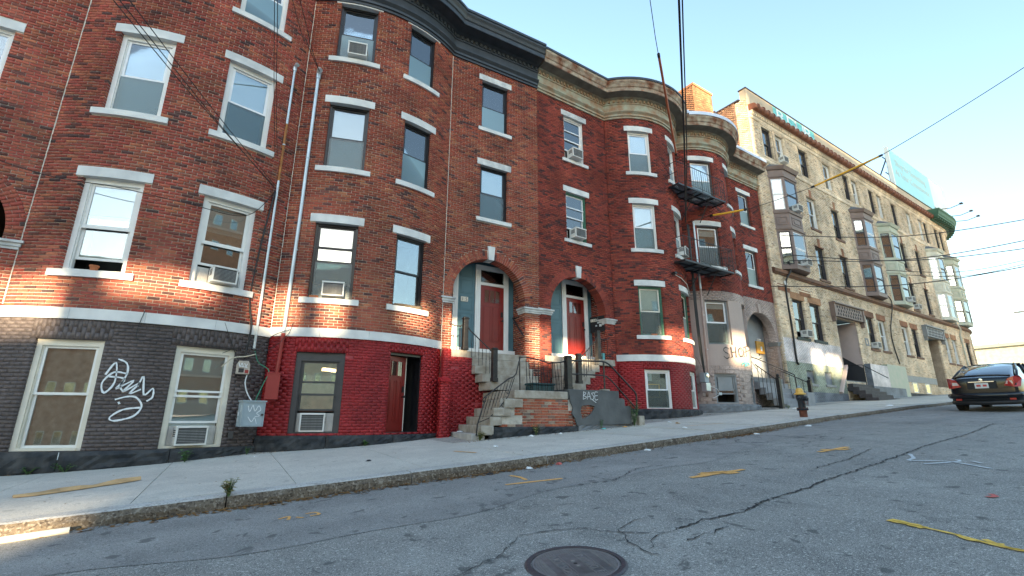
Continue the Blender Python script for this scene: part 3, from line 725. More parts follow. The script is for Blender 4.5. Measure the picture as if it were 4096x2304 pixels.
for a, b, za, zb in f1w: H1.stone('lintel', fl1, a - .12, b + .12, zb, zb + .21, -.12, .02, 'marble'); H1.stone('sill', fl1, a - .12, b + .12, za - .12, za, -.16, .06, 'marble')
archway(H1, fl1, arch1[0], arch1[2], 1.22, 1.50, 'brick_b1', 'mortar_light', 1.9, individual=False)
imposts(H1, [(-4.22, -3.97)], 3.16)
H1.wall(fl1, -1.3, 1.98, 'paint_brown', 'mortar_brown', seed=14, individual=False, name='basement_wall')
WIN1 = []
for i, (a, b) in enumerate(c1):
    for j, (za, zb) in enumerate(z1s):
        lift = .40 if (j == 0 and i == 1) else (.22 if j == 0 else 0)
        WIN1.append(H1.window(bow1, U(bow1, a), U(bow1, b), za, zb - .0, cw=.105, blind=1 if j else .35, screen=j > 0, lift=lift, glass='glass' if j else 'glass_wavy', head=.10,
                              storm=(.47,) if j == 0 else False, casing='white_paint', sash='vinyl_white' if j else 'white_paint', sashw=.05))
for i, (a, b) in enumerate(cb1):
    WIN1.append(H1.window(bow1, U(bow1, a), U(bow1, b), -.6, 1.39, casing='cream_paint', sash='white_paint', cw=.10, blind=1, screen=False, glass='glass', lift=.42 if i else 0, storm=(.55,) if i else False,
                          inset=.06, interior='interior_warm', blind_mat='curtain' if i == 0 else 'blind_white', meet=.52, head=.12))
w = H1.window(fl1, f1w[0][0], f1w[0][1], 5.95, 7.76); H1.window(fl1, f1w[1][0], f1w[1][1], 9.1, 10.93)
# ---------------------------------------------------------------- house 2 (black windows, red painted basement)
H2 = House('row_house', 'bow-fronted red brick row house with black windows, dark cornice and red basement door', 'house', FA, 4.3, -.6)
c2 = [(-1.50, -.47), (.52, 1.44)]; z2s = [(2.73, 4.68), (6.20, 8.11), (9.54, 11.38)]
up = col_rects(bow2, c2, z2s)
H2.wall(bow2, 2.01, 11.45, 'brick_b2', 'mortar_light', extra=stone_rects(bow2, c2, z2s), holes=up, seed=21)
stones(H2, bow2, c2, z2s); belt(H2, bow2, 0, bow2.L, 1.80, 2.01, 4)
bas2 = [(U(bow2, -1.58), U(bow2, -.49), -.38, 1.45), (U(bow2, .58), U(bow2, 1.55), -.36, 1.56)]
sol = [(bas2[0][0] - .05, bas2[0][1] + .05, 1.45, 1.795), (bas2[1][0] - .05, bas2[1][1] + .05, 1.56, 1.795)]
H2.wall(bow2, -.42, 1.80, 'paint_red', 'mortar_paintred', extra=sol, holes=bas2, more=np.concatenate([soldier(*s_) for s_ in sol]), seed=22, name='basement_wall', individual=False)
base_blocks(H2, bow2, 0, bow2.L, -.40, lambda s: ground_at(.57 + 4.2 * s / bow2.L, 11.9) - .06, 3)
f2w = [(.98 + .10, 2.07, 5.95, 7.77), (1.08, 2.07, 9.11, 10.93)]
arch2 = (1.50, 1.50, 3.42, 1.0, 1.22)
H2.wall(fl2, 1.0, 11.42, 'brick_b2', 'mortar_light', extra=[(a - .12, b + .12, zb - .001, zb + .21) for a, b, za, zb in f2w] + [(a - .12, b + .12, za - .12, za) for a, b, za, zb in f2w], holes=f2w, arch=arch2, seed=23)
for a, b, za, zb in f2w: H2.stone('lintel', fl2, a - .12, b + .12, zb, zb + .21, -.12, .02, 'marble_weathered'); H2.stone('sill', fl2, a - .12, b + .12, za - .12, za, -.16, .06, 'marble')
archway(H2, fl2, arch2[0], arch2[2], 1.22, 1.50, 'brick_b2', 'mortar_light', 1.8)
imposts(H2, [(4.79, 5.06), (7.50, 8.03)], 3.2)
WIN2 = []
for i, (a, b) in enumerate(c2):
    for j, (za, zb) in enumerate(z2s):
        WIN2.append(H2.window(bow2, U(bow2, a), U(bow2, b), za, zb, casing='black_paint', sash='black_paint', cw=.06, inset=.10, blind=(.55, .5, .4)[j] if not (j == 0 and i) else 0, screen=j > 0 or i == 0,
                              lift=.36 if (i == 0 and j != 1) else 0, glass='glass_wavy' if j == 0 else 'glass', storm=(.68,) if (j == 0 and i == 0) else False, head=.06))
for j, (a, b, za, zb) in enumerate(f2w): WIN2.append(H2.window(fl2, a, b, za, zb, casing='black_paint', sash='black_paint', cw=.055, blind=.45 if j == 0 else .0, screen=True, inset=.10))
WIN2.append(H2.window(bow2, *bas2[0], casing='dark_grey_paint', sash='dark_grey_paint', cw=.13, head=.20, inset=.05, blind=0, screen=False, lift=.46, meet=.52, glass='glass_wavy', interior='interior_warm', storm=(.63,)))
obj('curtain', MB().box(-.36, .36, .14, .15, .5, 1.2), 'curtain_red', WIN2[-1][0])
# basement door of house 2, standing ajar
dm = (bas2[1][0] + bas2[1][1]) / 2; MD = secM(bow2, dm, -.36, -.16); wd = bas2[1][1] - bas2[1][0]
o = H2.part('door_frame', MB().box(-wd / 2, -wd / 2 + .04, -.05, .25, 0, 1.92).box(wd / 2 - .04, wd / 2, -.05, .25, 0, 1.92).box(-wd / 2 + .04, wd / 2 - .04, -.05, .25, 1.86, 1.918).box(-wd / 2 + .04, wd / 2 - .04, -.1, .25, -.06, .012), 'black_paint', MD)
o = H2.part('entrance_room', MB().box(-wd / 2 - .02, wd / 2 + .02, .9, .95, 0, 1.92).box(-wd / 2 - .05, -wd / 2 - .02, .26, .95, 0, 1.92).box(wd / 2 + .02, wd / 2 + .05, .26, .95, 0, 1.92).box(-wd / 2, wd / 2, .26, .95, 1.92, 1.95), 'interior', MD)
d_ = panel_door(H2.root, H2.L @ MD @ T((-wd / 2 + .045, .02, .015)) @ Matrix.Rotation(R(14), 4, 'Z'), .62, 1.83, 'door_red', lites=2)
obj('door_edge', MB().box(.622, .652, -.001, .046, 0, 1.83), 'cream_paint', d_)
# porch behind each arch: floor, walls, two red doors between blue panels
def porch(H, x0, x1, sc_, mirror, bmat, number=None, dz=0.):
    yb, zf, zc = .74, 1.80 + dz, 4.85 + dz
    sgn = -1 if mirror else 1
    X = lambda a: sc_ + sgn * a                 # a measured from the arch centre, towards the party wall
    bxs = lambda a, b: (min(X(a), X(b)), max(X(a), X(b)))
    H.part('porch_floor', MB().box(*bxs(-1.5, 1.24), -.02, yb + .1, zf - .18, zf), 'granite_step')
    H.part('porch_ceiling', MB().box(*bxs(-1.5, 1.3), .30, yb + .1, zc, zc + .05), 'dark_grey_paint')
    o = H.part('porch_back_wall', MB().box(*bxs(-1.5, 1.3), yb + .05, yb + .1, zf, zc), 'teal_grey')
    # brick side wall towards the party wall, facing the stairs
    a, b = (X(1.225), .02), (X(1.225), yb + .06)
    ln = Line(b, a) if not mirror else Line(a, b)
    H.wall(ln, 1.0 if not mirror else 1.0, zc, bmat, 'mortar_light', seed=31, individual=False, name='porch_side_wall')
    a, b = (X(-1.225), .02), (X(-1.225), .30)
    ln = Line(a, b) if not mirror else Line(b, a)
    H.wall(ln, 1.0, 3.42, bmat, 'mortar_light', seed=32, individual=False, name='porch_side_wall')
    # white sill board, casings, blue panelled pilasters
    H.part('threshold', MB().box(*bxs(-1.5, 1.22), yb - .10, yb + .04, zf + .002, zf + .20), 'white_paint')
    for p, q in ((-.16, .02), (.86, 1.02), (-.90, -.74)):
        c = H.part('door_casing', MB().box(*bxs(p, q), yb - .04, yb + .045, zf + .21, 4.52 + dz), 'white_paint')
        for k in range(2): u = p + (q - p) * (.3 + .35 * k); obj('fluting', MB().box(*bxs(u, u + .025), yb - .05, yb - .041, zf + .3, 4.4 + dz), 'white_paint', c)
    H.part('door_casing', MB().box(*bxs(-.16, 1.02), yb - .05, yb + .045, 4.521 + dz, 4.67 + dz), 'white_paint'); H.part('door_casing', MB().box(*bxs(.021, .859), yb - .03, yb + .045, 4.03 + dz, 4.12 + dz), 'white_paint')
    H.part('door_casing', MB().box(*bxs(-1.5, -.901), yb - .03, yb + .045, 4.03 + dz, 4.12 + dz), 'white_paint')
    H.part('transom_pane', MB().box(*bxs(.021, .859), yb + .01, yb + .016, 4.121 + dz, 4.52 + dz), 'glass_dull'); H.part('transom_backing', MB().box(*bxs(.03, .85), yb + .03, yb + .035, 4.13 + dz, 4.51 + dz), 'interior_warm')
    for p, q in ((-.735, -.165), (1.03, 1.22)):
        c = H.part('pilaster', MB().box(*bxs(p, q), yb, yb + .04, zf + .205, 4.70 + dz), 'teal_grey')
        for k in range(5):
            z0 = zf + .30 + k * .53; x0_, x1_ = bxs(p + .07 * (1 if q - p > .3 else .6), q - .07 * (1 if q - p > .3 else .6)); r_ = MB().ring(x0_, x1_, z0, z0 + .44, .02, yb - .012, yb + .001); r_.box(x0_ + .04, x1_ - .04, yb - .006, yb + .001, z0 + .04, z0 + .40)
            obj('panel', r_, 'teal_grey', c)
        if number and p < 0:
            x0_ = bxs(p, q)[0] + .10
            for k, ch_ in enumerate(number):
                tl = obj('number_tile', MB().box(x0_ + k * .12, x0_ + k * .12 + .115, yb - .03, yb - .012, 3.42, 3.57), 'cream_paint', c)
                me = text_mesh(ch_, .14); obj('numeral', me, 'black_paint', tl, T((x0_ + k * .12 + .057, yb - .033, 3.495)) @ Matrix.Rotation(R(90), 4, 'X'))
    x0_, x1_ = bxs(.021, .859); panel_door(H.root, H.L @ T((x0_, yb - .005, zf + .205)), x1_ - x0_, 2.02, 'door_red')
    x0_, x1_ = bxs(-1.5, -.901); panel_door(H.root, H.L @ T((x0_, yb - .005, zf + .205)), x1_ - x0_, 2.02, 'door_brown', lites=1, wood_panels=1)
    lamp = H.part('porch_lamp', MB().lathe([(.15, 0), (.16, -.03), (.12, -.09), (.0, -.11)], 14, (sc_, .45, zc)), 'white_paint', smooth='auto')
porch(H2, 4.78, 8.03, 6.28, False, 'brick_b2', '15')
mb = MB().tube([(7.49, .62, 3.05), (7.40, .60, 3.05), (7.40, -.02, 2.42), (7.44, -.05, 2.38)], .022, 8); H2.part('handrail', mb, 'black_metal', smooth='auto')
# ---------------------------------------------------------------- house 3 (rusty green cornice, white windows)
H3 = House('row_house', 'bow-fronted red brick row house with rusting green cornice between dark-corniced house and fire escapes', 'house', FC, 3.7, -.15)
c3 = [(-1.50, -.56), (.45, 1.46)]; z3s = [(2.77, 4.56), (5.96, 7.77), (9.07, 10.86)]
up = col_rects(bow3, c3, z3s)
H3.wall(bow3, 2.10, 11.42, 'brick_b3', 'mortar_red', extra=stone_rects(bow3, c3, z3s), holes=up, seed=41)
stones(H3, bow3, c3, z3s, m='marble'); belt(H3, bow3, 0, bow3.L, 1.88, 2.10, 4)
bas3 = [(U(bow3, -1.47), U(bow3, -.50), .28, 1.60), (U(bow3, .58), U(bow3, 1.5), .32, 1.62)]
sol = [(r[0] - .03, r[1] + .03, r[3], 1.875) for r in bas3]
H3.wall(bow3, .24, 1.88, 'paint_red', 'mortar_paintred', extra=sol, holes=bas3, more=np.concatenate([soldier(*s_) for s_ in sol]), seed=42, name='basement_wall', individual=False)
base_blocks(H3, bow3, 0, bow3.L, .29, lambda s: ground_at(11.4 + 4. * s / bow3.L, 12) - .08, 2)
f3w = [(1.24, 2.22, 5.96, 7.77), (1.24, 2.22, 9.07, 10.88)]
arch3 = (1.69, 1.48, 3.42, 1.0, 1.22)
H3.wall(fl3, 1.0, 11.40, 'brick_b3', 'mortar_red', extra=[(a - .12, b + .12, zb - .001, zb + .21) for a, b, za, zb in f3w] + [(a - .12, b + .12, za - .12, za) for a, b, za, zb in f3w], holes=f3w, arch=arch3, seed=43)
for a, b, za, zb in f3w: H3.stone('lintel', fl3, a - .12, b + .12, zb, zb + .21, -.12, .02, 'marble_weathered' if za > 8 else 'marble'); H3.stone('sill', fl3, a - .12, b + .12, za - .12, za, -.16, .06, 'marble')
archway(H3, fl3, arch3[0], arch3[2], 1.22, 1.48, 'brick_b3', 'mortar_red', 1.8)
imposts(H3, [(.01, .48), (2.92, 3.30)], 3.24)
WIN3 = []
for i, (a, b) in enumerate(c3):
    for j, (za, zb) in enumerate(z3s):
        WIN3.append(H3.window(bow3, U(bow3, a), U(bow3, b), za, zb, casing='green_paint' if j == 0 else 'white_paint', sash='cream_paint' if j == 0 else 'vinyl_white', cw=.075, blind=.45 if j == 0 else (.62 if j == 2 else 1.0), screen=True, lift=.36 if (i == 1 and j == 1) else 0, sashw=.05))
for j, (a, b, za, zb) in enumerate(f3w): WIN3.append(H3.window(fl3, a, b, za, zb, casing='green_paint' if j == 0 else 'white_paint', sash='vinyl_white', cw=.06, lift=.42, blind=.5, screen=False, storm=(.7,)))
for r in bas3: WIN3.append(H3.window(bow3, *r, casing='white_paint', sash='vinyl_white', cw=.08, blind=0, screen=True, inset=.05))
obj('notice', MB().box(-.33, -.15, .115, .117, .95, 1.19), 'blind_white', WIN3[-2][0]); obj('picture_frame', MB().ring(-.26, .22, .40, .86, .03, .30, .33), 'sleeve_yellow', WIN3[-2][0])
porch(H3, 0, 3.33, 1.71, False, 'brick_b3', dz=.07)
# ---------------------------------------------------------------- house 4 (fire escapes, taupe painted lower storeys)
H4 = House('row_house', 'red brick row house with taupe painted lower storeys, beside the yellow brick building', 'house', FC, 10.8, .35)
c4 = [(-1.50, -.47), (.47, 1.45)]; z4s = [(6.03, 7.83), (9.08, 10.89)]; z4a = [(2.80, 4.60)]
up = col_rects(bow4, c4, z4s)
H4.wall(bow4, 4.98, 11.42, 'brick_b3', 'mortar_red', extra=stone_rects(bow4, c4, z4s), holes=up, seed=51)
stones(H4, bow4, c4, z4s)
H4.wall(bow4, 4.62, 4.98, 'paint_taupe', 'mortar_taupe', seed=52, name='painted_wall', individual=False)
r4 = col_rects(bow4, c4, z4a); mb = MB(); wall_sheet(mb, bow4, 1.97, 4.62, r4, d=.012); H4.part('stucco_wall', mb, 'stucco_taupe')
bas4 = [(U(bow4, -1.42), U(bow4, -.46), .54, 1.66), (U(bow4, .5), U(bow4, 1.3), .54, 1.66)]
H4.wall(bow4, .48, 1.97, 'paint_taupe', 'mortar_taupe', holes=bas4, seed=53, name='block_wall', ch=.149, bl=.42, individual=True)
base_blocks(H4, bow4, 0, bow4.L, .52, lambda s: ground_at(15.5 + 3.8 * s / bow4.L, 12.3) - .08, 2, material='grey_base', d=.16)
f4w = [(1.12, 2.10, 6.06, 7.85), (1.12, 2.10, 9.13, 10.85)]
arch4 = (1.62, 1.50, 3.55, 1.35, 1.22)
H4.wall(fl4, 5.42, 11.42, 'brick_b3', 'mortar_red', extra=[(a - .12, b + .12, zb - .001, zb + .2) for a, b, za, zb in f4w] + [(a - .12, b + .12, za - .12, za) for a, b, za, zb in f4w], holes=f4w, seed=54)
H4.wall(fl4, .5, 5.42, 'paint_taupe', 'mortar_taupe', arch=arch4, seed=55, name='painted_wall', individual=False)
for a, b, za, zb in f4w: H4.stone('lintel', fl4, a - .12, b + .12, zb, zb + .2, -.12, .02, 'marble'); H4.stone('sill', fl4, a - .12, b + .12, za - .12, za, -.16, .06, 'marble')
archway(H4, fl4, arch4[0], arch4[2], 1.22, 1.50, 'paint_taupe', 'mortar_taupe', 1.6, individual=False, keymat='stucco_taupe')
imposts(H4, [(14.05, 14.26)], 3.38, 'grey_paint')
WIN4 = []
for i, (a, b) in enumerate(c4):
    for j, (za, zb) in enumerate(z4s): WIN4.append(H4.window(bow4, U(bow4, a), U(bow4, b), za, zb, casing='brown_paint', sash='vinyl_white', cw=.06, blind=.5 if j else .2, sashw=.06))
    WIN4.append(H4.window(bow4, U(bow4, a), U(bow4, b), *z4a[0], casing='grey_paint', sash='vinyl_white', cw=.06, blind=.15, sashw=.06))
for a, b, za, zb in f4w: WIN4.append(H4.window(fl4, a, b, za, zb, casing='brown_paint', sash='vinyl_white', cw=.06, blind=.3, sashw=.05))
for i, r in enumerate(bas4):
    o, M, wd, h = H4.window(bow4, *r, casing='grey_paint', sash='grey_paint', cw=.07, blind=0, screen=False, inset=.03, lift=.3)
    if i == 0: obj('board', MB().box(-.32, .30, .02, .04, .48, 1.0), 'grey_paint', o); obj('sticker', MB().box(-.28, -.18, .05, .052, .32, .42), 'blind_white', o)
# porch of house 4
H4.part('porch_floor', MB().box(11.55, 14.06, -.02, 1.0, 1.55, 1.75), 'grey_base'); H4.part('porch_back_wall', MB().box(11.5, 14.1, .60, .65, 1.75, 5.0), 'grey_paint'); H4.part('porch_ceiling', MB().box(11.5, 14.1, .37, 1.0, 4.9, 4.95), 'dark_grey_paint')
H4.wall(Line((14.045, .60), (14.045, .02)), 1.2, 4.9, 'paint_taupe', 'mortar_taupe', seed=57, individual=False, name='porch_side_wall'); H4.wall(Line((11.6, .02), (11.6, .60)), 1.2, 4.9, 'paint_taupe', 'mortar_taupe', seed=58, individual=False, name='porch_side_wall')
panel_door(H4.root, H4.L @ T((12.45, .55, 1.76)), .95, 2.1, 'grey_paint', lites=0, wood_panels=0)
# ---------------------------------------------------------------- bodies, roofs, cornices
for H, x0, x1, zr in ((H1, -7.25, .57, 12.75), (H2, .57, 8.03, 12.75), (H3, .01, 7.4, 12.7), (H4, 7.4, 14.27, 12.7)):
    H.part('roof', MB().box(x0 + .01, x1 - .01, .05, 12, zr - .12, zr), 'roofing'); H.part('rear_wall', MB().box(x0 + .01, x1 - .01, 11.9, 12, -1, zr - .13), 'mortar_red')
H1.part('side_wall', MB().box(-7.25, -7.15, .1, 11.9, -1.2, 12.6), 'mortar_red')
paths = []
NB, NF = 26, 2
ptsA = sec_points(fl1, NF)[:-1] + sec_points(bow1, NB)[:-1] + sec_points(bow2, NB)[:-1] + sec_points(fl2, NF); offA = offset_path(ptsA)
ptsC = sec_points(fl3, NF)[:-1] + sec_points(bow3, NB)[:-1] + sec_points(bow4, NB)[:-1] + sec_points(fl4, NF); offC = offset_path(ptsC)
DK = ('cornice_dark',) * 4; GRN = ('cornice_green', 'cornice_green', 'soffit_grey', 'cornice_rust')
cornice(H1, ptsA, offA, 0, NF + NB, 11.50, DK, (bow1,), 'cornice_dark')
cornice(H2, ptsA, offA, NF + NB, 2 * NF + 2 * NB, 11.42, DK, (bow2, fl2), 'cornice_dark')
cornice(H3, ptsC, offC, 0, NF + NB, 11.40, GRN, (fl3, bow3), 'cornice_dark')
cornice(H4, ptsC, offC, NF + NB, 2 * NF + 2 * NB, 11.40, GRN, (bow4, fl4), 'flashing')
for H, x, y in ((H1, -3.95, 0), (H2, .57, 0), (H2, 4.78, 0)): H.part('mortar_seam', MB().box(x - .010, x + .010, -.012, .02, 2.02, 11.4), 'mortar_light')
for H in (H1, H2, H3, H4): H.finish()
# ================================================================ the shared stoop in front of the two arches
S0 = Vector((7.7, 11.1, ground_at(7.7, 10.3)))
stoop = empty('stoop', 'worn stone stoop with exposed brick and grey stucco front below the two arched doorways', 'stoop', T(S0))
def sp(name, mb, m, **k): return obj(name, mb, m, stoop, T(-S0), **k)
def hexa(p, z0, z1): # p: four plan corners
    return MB().add([(x, y, z0) for x, y in p] + [(x, y, z1) for x, y in p], [(3, 2, 1, 0), (4, 5, 6, 7), (0, 1, 5, 4), (1, 2, 6, 5), (2, 3, 7, 6), (3, 0, 4, 7)])
mat('rust_stain', (.28, .14, .05), .9, .4, 8, .4, 30)
# lower left flight, rising away from the first house
for k, (x, zt, nx) in enumerate(((4.86, -.365, 5.2), (5.07, -.18, 5.4), (5.29, .02, 5.62), (5.52, .23, 5.86), (5.76, .44, 6.2))):
    sk = .20
    sp('lower_step', hexa([(x, 10.24 if k else 10.30), (nx, 10.24 if k else 10.3), (nx + sk, 12.0), (x + sk, 12.0)], zt - (.30 if k == 0 else .202), zt), 'concrete_step' if k == 0 else 'granite_step', bevel=.012)
sp('landing', hexa([(5.98, 10.27), (7.59, 10.27), (7.59, 12.1), (5.98, 12.1)], .455, .655), 'granite_step', bevel=.02)
sp('landing', hexa([(7.60, 10.29), (9.36, 10.29), (9.9, 12.2), (7.60, 12.2)], .48, .725), 'stucco_grey', bevel=.015)
for k, (x, zt, nx) in enumerate(((9.3, .53, 9.56), (9.5, .325, 9.78), (9.72, .12, 10.0), (9.94, -.05, 10.25))):
    sp('lower_step', hexa([(x, 10.33), (nx, 10.33), (nx + .1, 12.1), (x + .1, 12.1)], zt - .24, zt), 'stucco_grey' if k < 2 else 'concrete_step', bevel=.012)
# upper flights
for x0, y, zt in ((5.50, 12.04, 1.59), (5.62, 11.79, 1.36), (5.73, 11.54, 1.13), (5.84, 11.29, .91)): sp('upper_step', MB().box(x0, 7.50, y, 12.5, zt - .21, zt), 'granite_step', bevel=.012)
sp('upper_step', MB().box(4.99, 5.49, 12.02, 12.5, 1.59, 1.795), 'granite_step', bevel=.012)
for x1, y, zt in ((10.28, 12.14, 1.655), (9.86, 11.86, 1.43), (9.44, 11.60, 1.20), (9.06, 11.35, .97)): sp('upper_step', MB().box(8.52, x1, y, 12.7, zt - .22, zt), 'granite_step', bevel=.012)
sp('upper_step', MB().box(10.29, 10.98, 12.16, 12.7, 1.66, 1.862), 'granite_step', bevel=.012)
# front: exposed brick, stucco skin with a hole, dark granite base
class SH:  # brick run on the stoop front
    pass
SW = House('stoop_brickwork_root', None, None, Frame(0, 0, 0), 0, 0)
bpy.data.objects.remove(SW.root); SW.root = stoop; SW.L = T(-S0); SW.f = Frame(0, 0, 0)
brickmat('brick_stoop', [(0, (.34, .09, .05)), (.4, (.40, .13, .07)), (.6, (.30, .07, .045)), (.75, (.36, .2, .14)), (.9, (.14, .09, .08)), (1, (.42, .33, .25))])
mat('mortar_stoop', (.46, .42, .36), .95, .3, 7, .5, 30)
fr = Line((5.60, 10.30), (7.75, 10.30)); hollow = [(0, .40, .02, 1.0), (0, .22, -.16, .02), (.06, .62, -.17, .05)]
SW.wall(fr, -.22, .452, 'brick_stoop', 'mortar_stoop', extra=hollow + [(2.0, 2.2, .2, .5)], seed=61, name='front_wall')
sp('front_core', MB().box(6.05, 9.25, 10.42, 11.9, -.6, .44), 'rust_stain')
st = MB(); poly = [(7.62, .70), (9.33, .712), (9.33, .50), (9.53, .50), (9.53, .30), (9.75, .30), (9.75, -.16), (7.86, -.20), (7.80, -.02), (7.70, .10), (7.74, .25), (7.66, .40)]
hole = [(7.98, .18), (8.02, .30), (8.30, .33), (8.46, .30), (8.42, .20), (8.30, .08), (8.14, .0), (8.02, -.02)]
bm = bmesh.new()
def ringv(pl, y): return [bm.verts.new((x, y, z)) for x, z in pl]
for y, fl in ((10.255, 1), (10.30, 0)):
    a = ringv(poly, y); b = ringv(hole, y); es = [bm.edges.new((q[i], q[(i + 1) % len(q)])) for q in (a, b) for i in range(len(q))]
    bmesh.ops.triangle_fill(bm, use_beauty=True, edges=es)
    if fl: fa, fb = a, b
    else:
        for p, q in ((fa, a), (fb, b)):
            for i in range(len(p)): bm.faces.new((p[i], p[(i + 1) % len(p)], q[(i + 1) % len(p)], q[i]))
me = bpy.data.meshes.new('stucco_skin'); bmesh.ops.recalc_face_normals(bm, faces=bm.faces); bm.to_mesh(me); bm.free(); sp('stucco_skin', me, 'stucco_grey')
SW.wall(Line((7.7, 10.325), (9.3, 10.325)), -.25, .48, 'brick_stoop', 'mortar_stoop', seed=62, individual=False, name='core_wall')
base_blocks(SW, Line((5.30, 10.34), (7.9, 10.30)), 0, 2.6, -.215, lambda s: ground_at(5.3 + s, 10.3) - .06, 2, d=.05, ch=.02); base_blocks(SW, Line((7.9, 10.30), (9.9, 10.38)), 0, 2.0, -.17, lambda s: ground_at(7.9 + s, 10.3) - .06, 1, d=.05, ch=.02, material='grey_base')
sp('end_block', MB().box(5.06, 5.36, 10.22, 10.36, -.40, -.19), 'granite_step', bevel=.02); sp('end_block', MB().box(5.38, 5.66, 10.215, 10.36, .03, .22), 'granite_step', bevel=.02); sp('end_block', MB().box(5.68, 5.97, 10.215, 10.36, .22, .43), 'granite_step', bevel=.02)
sp('end_block', MB().box(10.0, 10.22, 10.22, 10.45, ground_at(10.1, 10.3) - .1, .06), 'granite_step', bevel=.02)
# red painted brick walls behind the flights
rw = Line((4.79, 12.0), (6.25, 12.0)); cut = [(.70, 3, 1.585, 3), (.83, 3, 1.36, 3), (.94, 3, 1.13, 3), (1.05, 3, .91, 3), (-1, .21, 1.81, 3), (.2, .71, 1.59, 3)]
SW.wall(rw, -.62, 1.80, 'paint_red', 'mortar_paintred', extra=cut, seed=63, individual=False, name='cheek_wall', sheet=False)
mb = MB()
for a, b, zt in ((4.79, 5.0, 1.80), (5.0, 5.49, 1.585), (5.49, 5.62, 1.36), (5.62, 5.73, 1.13), (5.73, 5.84, .905), (5.84, 6.25, .66)): mb.box(a, b, 12.005, 12.3, -.6, zt)
sp('cheek_core', mb, 'mortar_paintred')
rw = Line((8.9, 12.16), (11.2, 12.30)); cut = [(-1, .16, .97, 3), (-1, .54, 1.20, 3), (-1, .96, 1.43, 3), (-1, 1.38, 1.66, 3), (-1, 2.1, 1.66, 3)]
SW.wall(rw, -.3, 1.86, 'paint_red', 'mortar_paintred', extra=cut, seed=64, individual=False, name='cheek_wall', sheet=False)
sp('cheek_core', hexa([(8.9, 12.17), (11.2, 12.31), (11.2, 12.6), (8.9, 12.6)], -.3, .96), 'mortar_paintred'); sp('cheek_core', hexa([(9.44, 12.20), (11.2, 12.31), (11.2, 12.6), (9.44, 12.6)], .962, 1.195), 'mortar_paintred'); sp('cheek_core', hexa([(9.86, 12.225), (11.2, 12.31), (11.2, 12.6), (9.86, 12.6)], 1.197, 1.43), 'mortar_paintred'); sp('cheek_core', hexa([(10.28, 12.25), (11.2, 12.31), (11.2, 12.6), (10.28, 12.6)], 1.432, 1.655), 'mortar_paintred')
sp('cheek_core', hexa([(10.985, 12.295), (11.2, 12.31), (11.2, 12.6), (10.985, 12.6)], 1.657, 1.87), 'mortar_paintred')
b = sp('buttress', MB().box(4.665, 4.925, 11.787, 12.02, -.62, .90), 'mortar_paintred'); SW.wall(Line((4.66, 11.78), (4.93, 11.78)), -.62, .90, 'paint_red', 'mortar_paintred', seed=65, individual=False, name='buttress_face', sheet=False); SW.wall(Line((4.66, 12.0), (4.66, 11.79)), -.62, .90, 'paint_red', 'mortar_paintred', seed=66, individual=False, name='buttress_face', sheet=False); obj('buttress_cap', MB().add([(4.64, 11.75, .901), (4.95, 11.75, .901), (4.95, 12.02, .901), (4.64, 12.02, .901), (4.66, 11.93, 1.02), (4.93, 11.93, 1.02), (4.93, 12.02, 1.02), (4.66, 12.02, 1.02)], [(0, 1, 5, 4), (1, 2, 6, 5), (2, 3, 7, 6), (3, 0, 4, 7), (4, 5, 6, 7), (3, 2, 1, 0)]), 'paint_red', b)
SW.finish(120)
# ---------------------------------------------------------------- iron railings on the stoop
def twist(mb, a, b, r=.008, tw=True):
    a, b = Vector(a), Vector(b); n = 14; dv = b - a; L = dv.length
    if not tw: return mb.tube([a, b], r, 6)
    for ph in (0, math.pi):
        pts = []
        for i in range(n + 1):
            t = i / n; k = math.sin(math.pi * min(1, max(0, (t - .25) / .5))) if .25 < t < .75 else 0
            an = ph + (t - .25) * 26; pts.append(a + dv * t + Vector((math.cos(an), math.sin(an), 0)) * r * .85 * (k if k > 0 else 0))
        mb.tube(pts, r * .8, 5)
    return mb
def newel(rail, x, y, z, h, s=.068):
    mb = MB().box(x - s, x + s, y - s, y + s, z, z + h - .06); mb.box(x - s - .012, x + s + .012, y - s - .012, y + s + .012, z + .0, z + .10); mb.box(x - s - .006, x + s + .006, y - s - .006, y + s + .006, z + h * .62, z + h * .64)
    o = obj('newel_post', mb, 'black_metal', rail[0], T(-rail[1]), bevel=.004)
    obj('cap', MB().box(x - s - .02, x + s + .02, y - s - .02, y + s + .02, z + h - .06, z + h - .035).box(x - s, x + s, y - s, y + s, z + h - .035, z + h), 'black_metal', o, bevel=.006); return o
def railing(label, base):
    v = Vector(base); return (empty('railing', label, 'railing', T(v)), v)
def rpart(rl, name, mb, m='black_metal', **k): return obj(name, mb, m, rl[0], T(-rl[1]), **k)
def lerp(a, b, t): return tuple(a[i] + (b[i] - a[i]) * t for i in range(3))
rl = railing('black iron railing with twisted balusters beside the steps to the door numbered 15', (5.95, 11.28, .91))
newel(rl, 5.40, 12.02, 1.795, .93); newel(rl, 5.95, 11.30, .91, .90)
rpart(rl, 'handrail', MB().tube([(5.47, 11.96, 2.42), (5.50, 11.90, 2.33), (5.56, 11.82, 2.24), (5.90, 11.36, 1.72), (5.95, 11.30, 1.66)], .017, 8), smooth='auto'); rpart(rl, 'handrail', MB().tube([(4.96, 12.10, 2.58), (5.03, 12.08, 2.49), (5.12, 12.07, 2.46), (5.26, 12.05, 2.46), (5.33, 12.03, 2.51)], .017, 8), smooth='auto')
for k in range(6):
    t = (k + .5) / 6.3; x, y, z = lerp((5.50, 11.90, 2.33), (5.92, 11.33, 1.69), t); zb = [1.59, 1.59, 1.36, 1.36, 1.13, 1.13][k]; rpart(rl, 'baluster', twist(MB(), (x, y, z), (x, y, zb)))
for k in range(3): x = 5.07 + k * .10; rpart(rl, 'baluster', twist(MB(), (x, 12.07, 2.47), (x, 12.07, 1.795)))
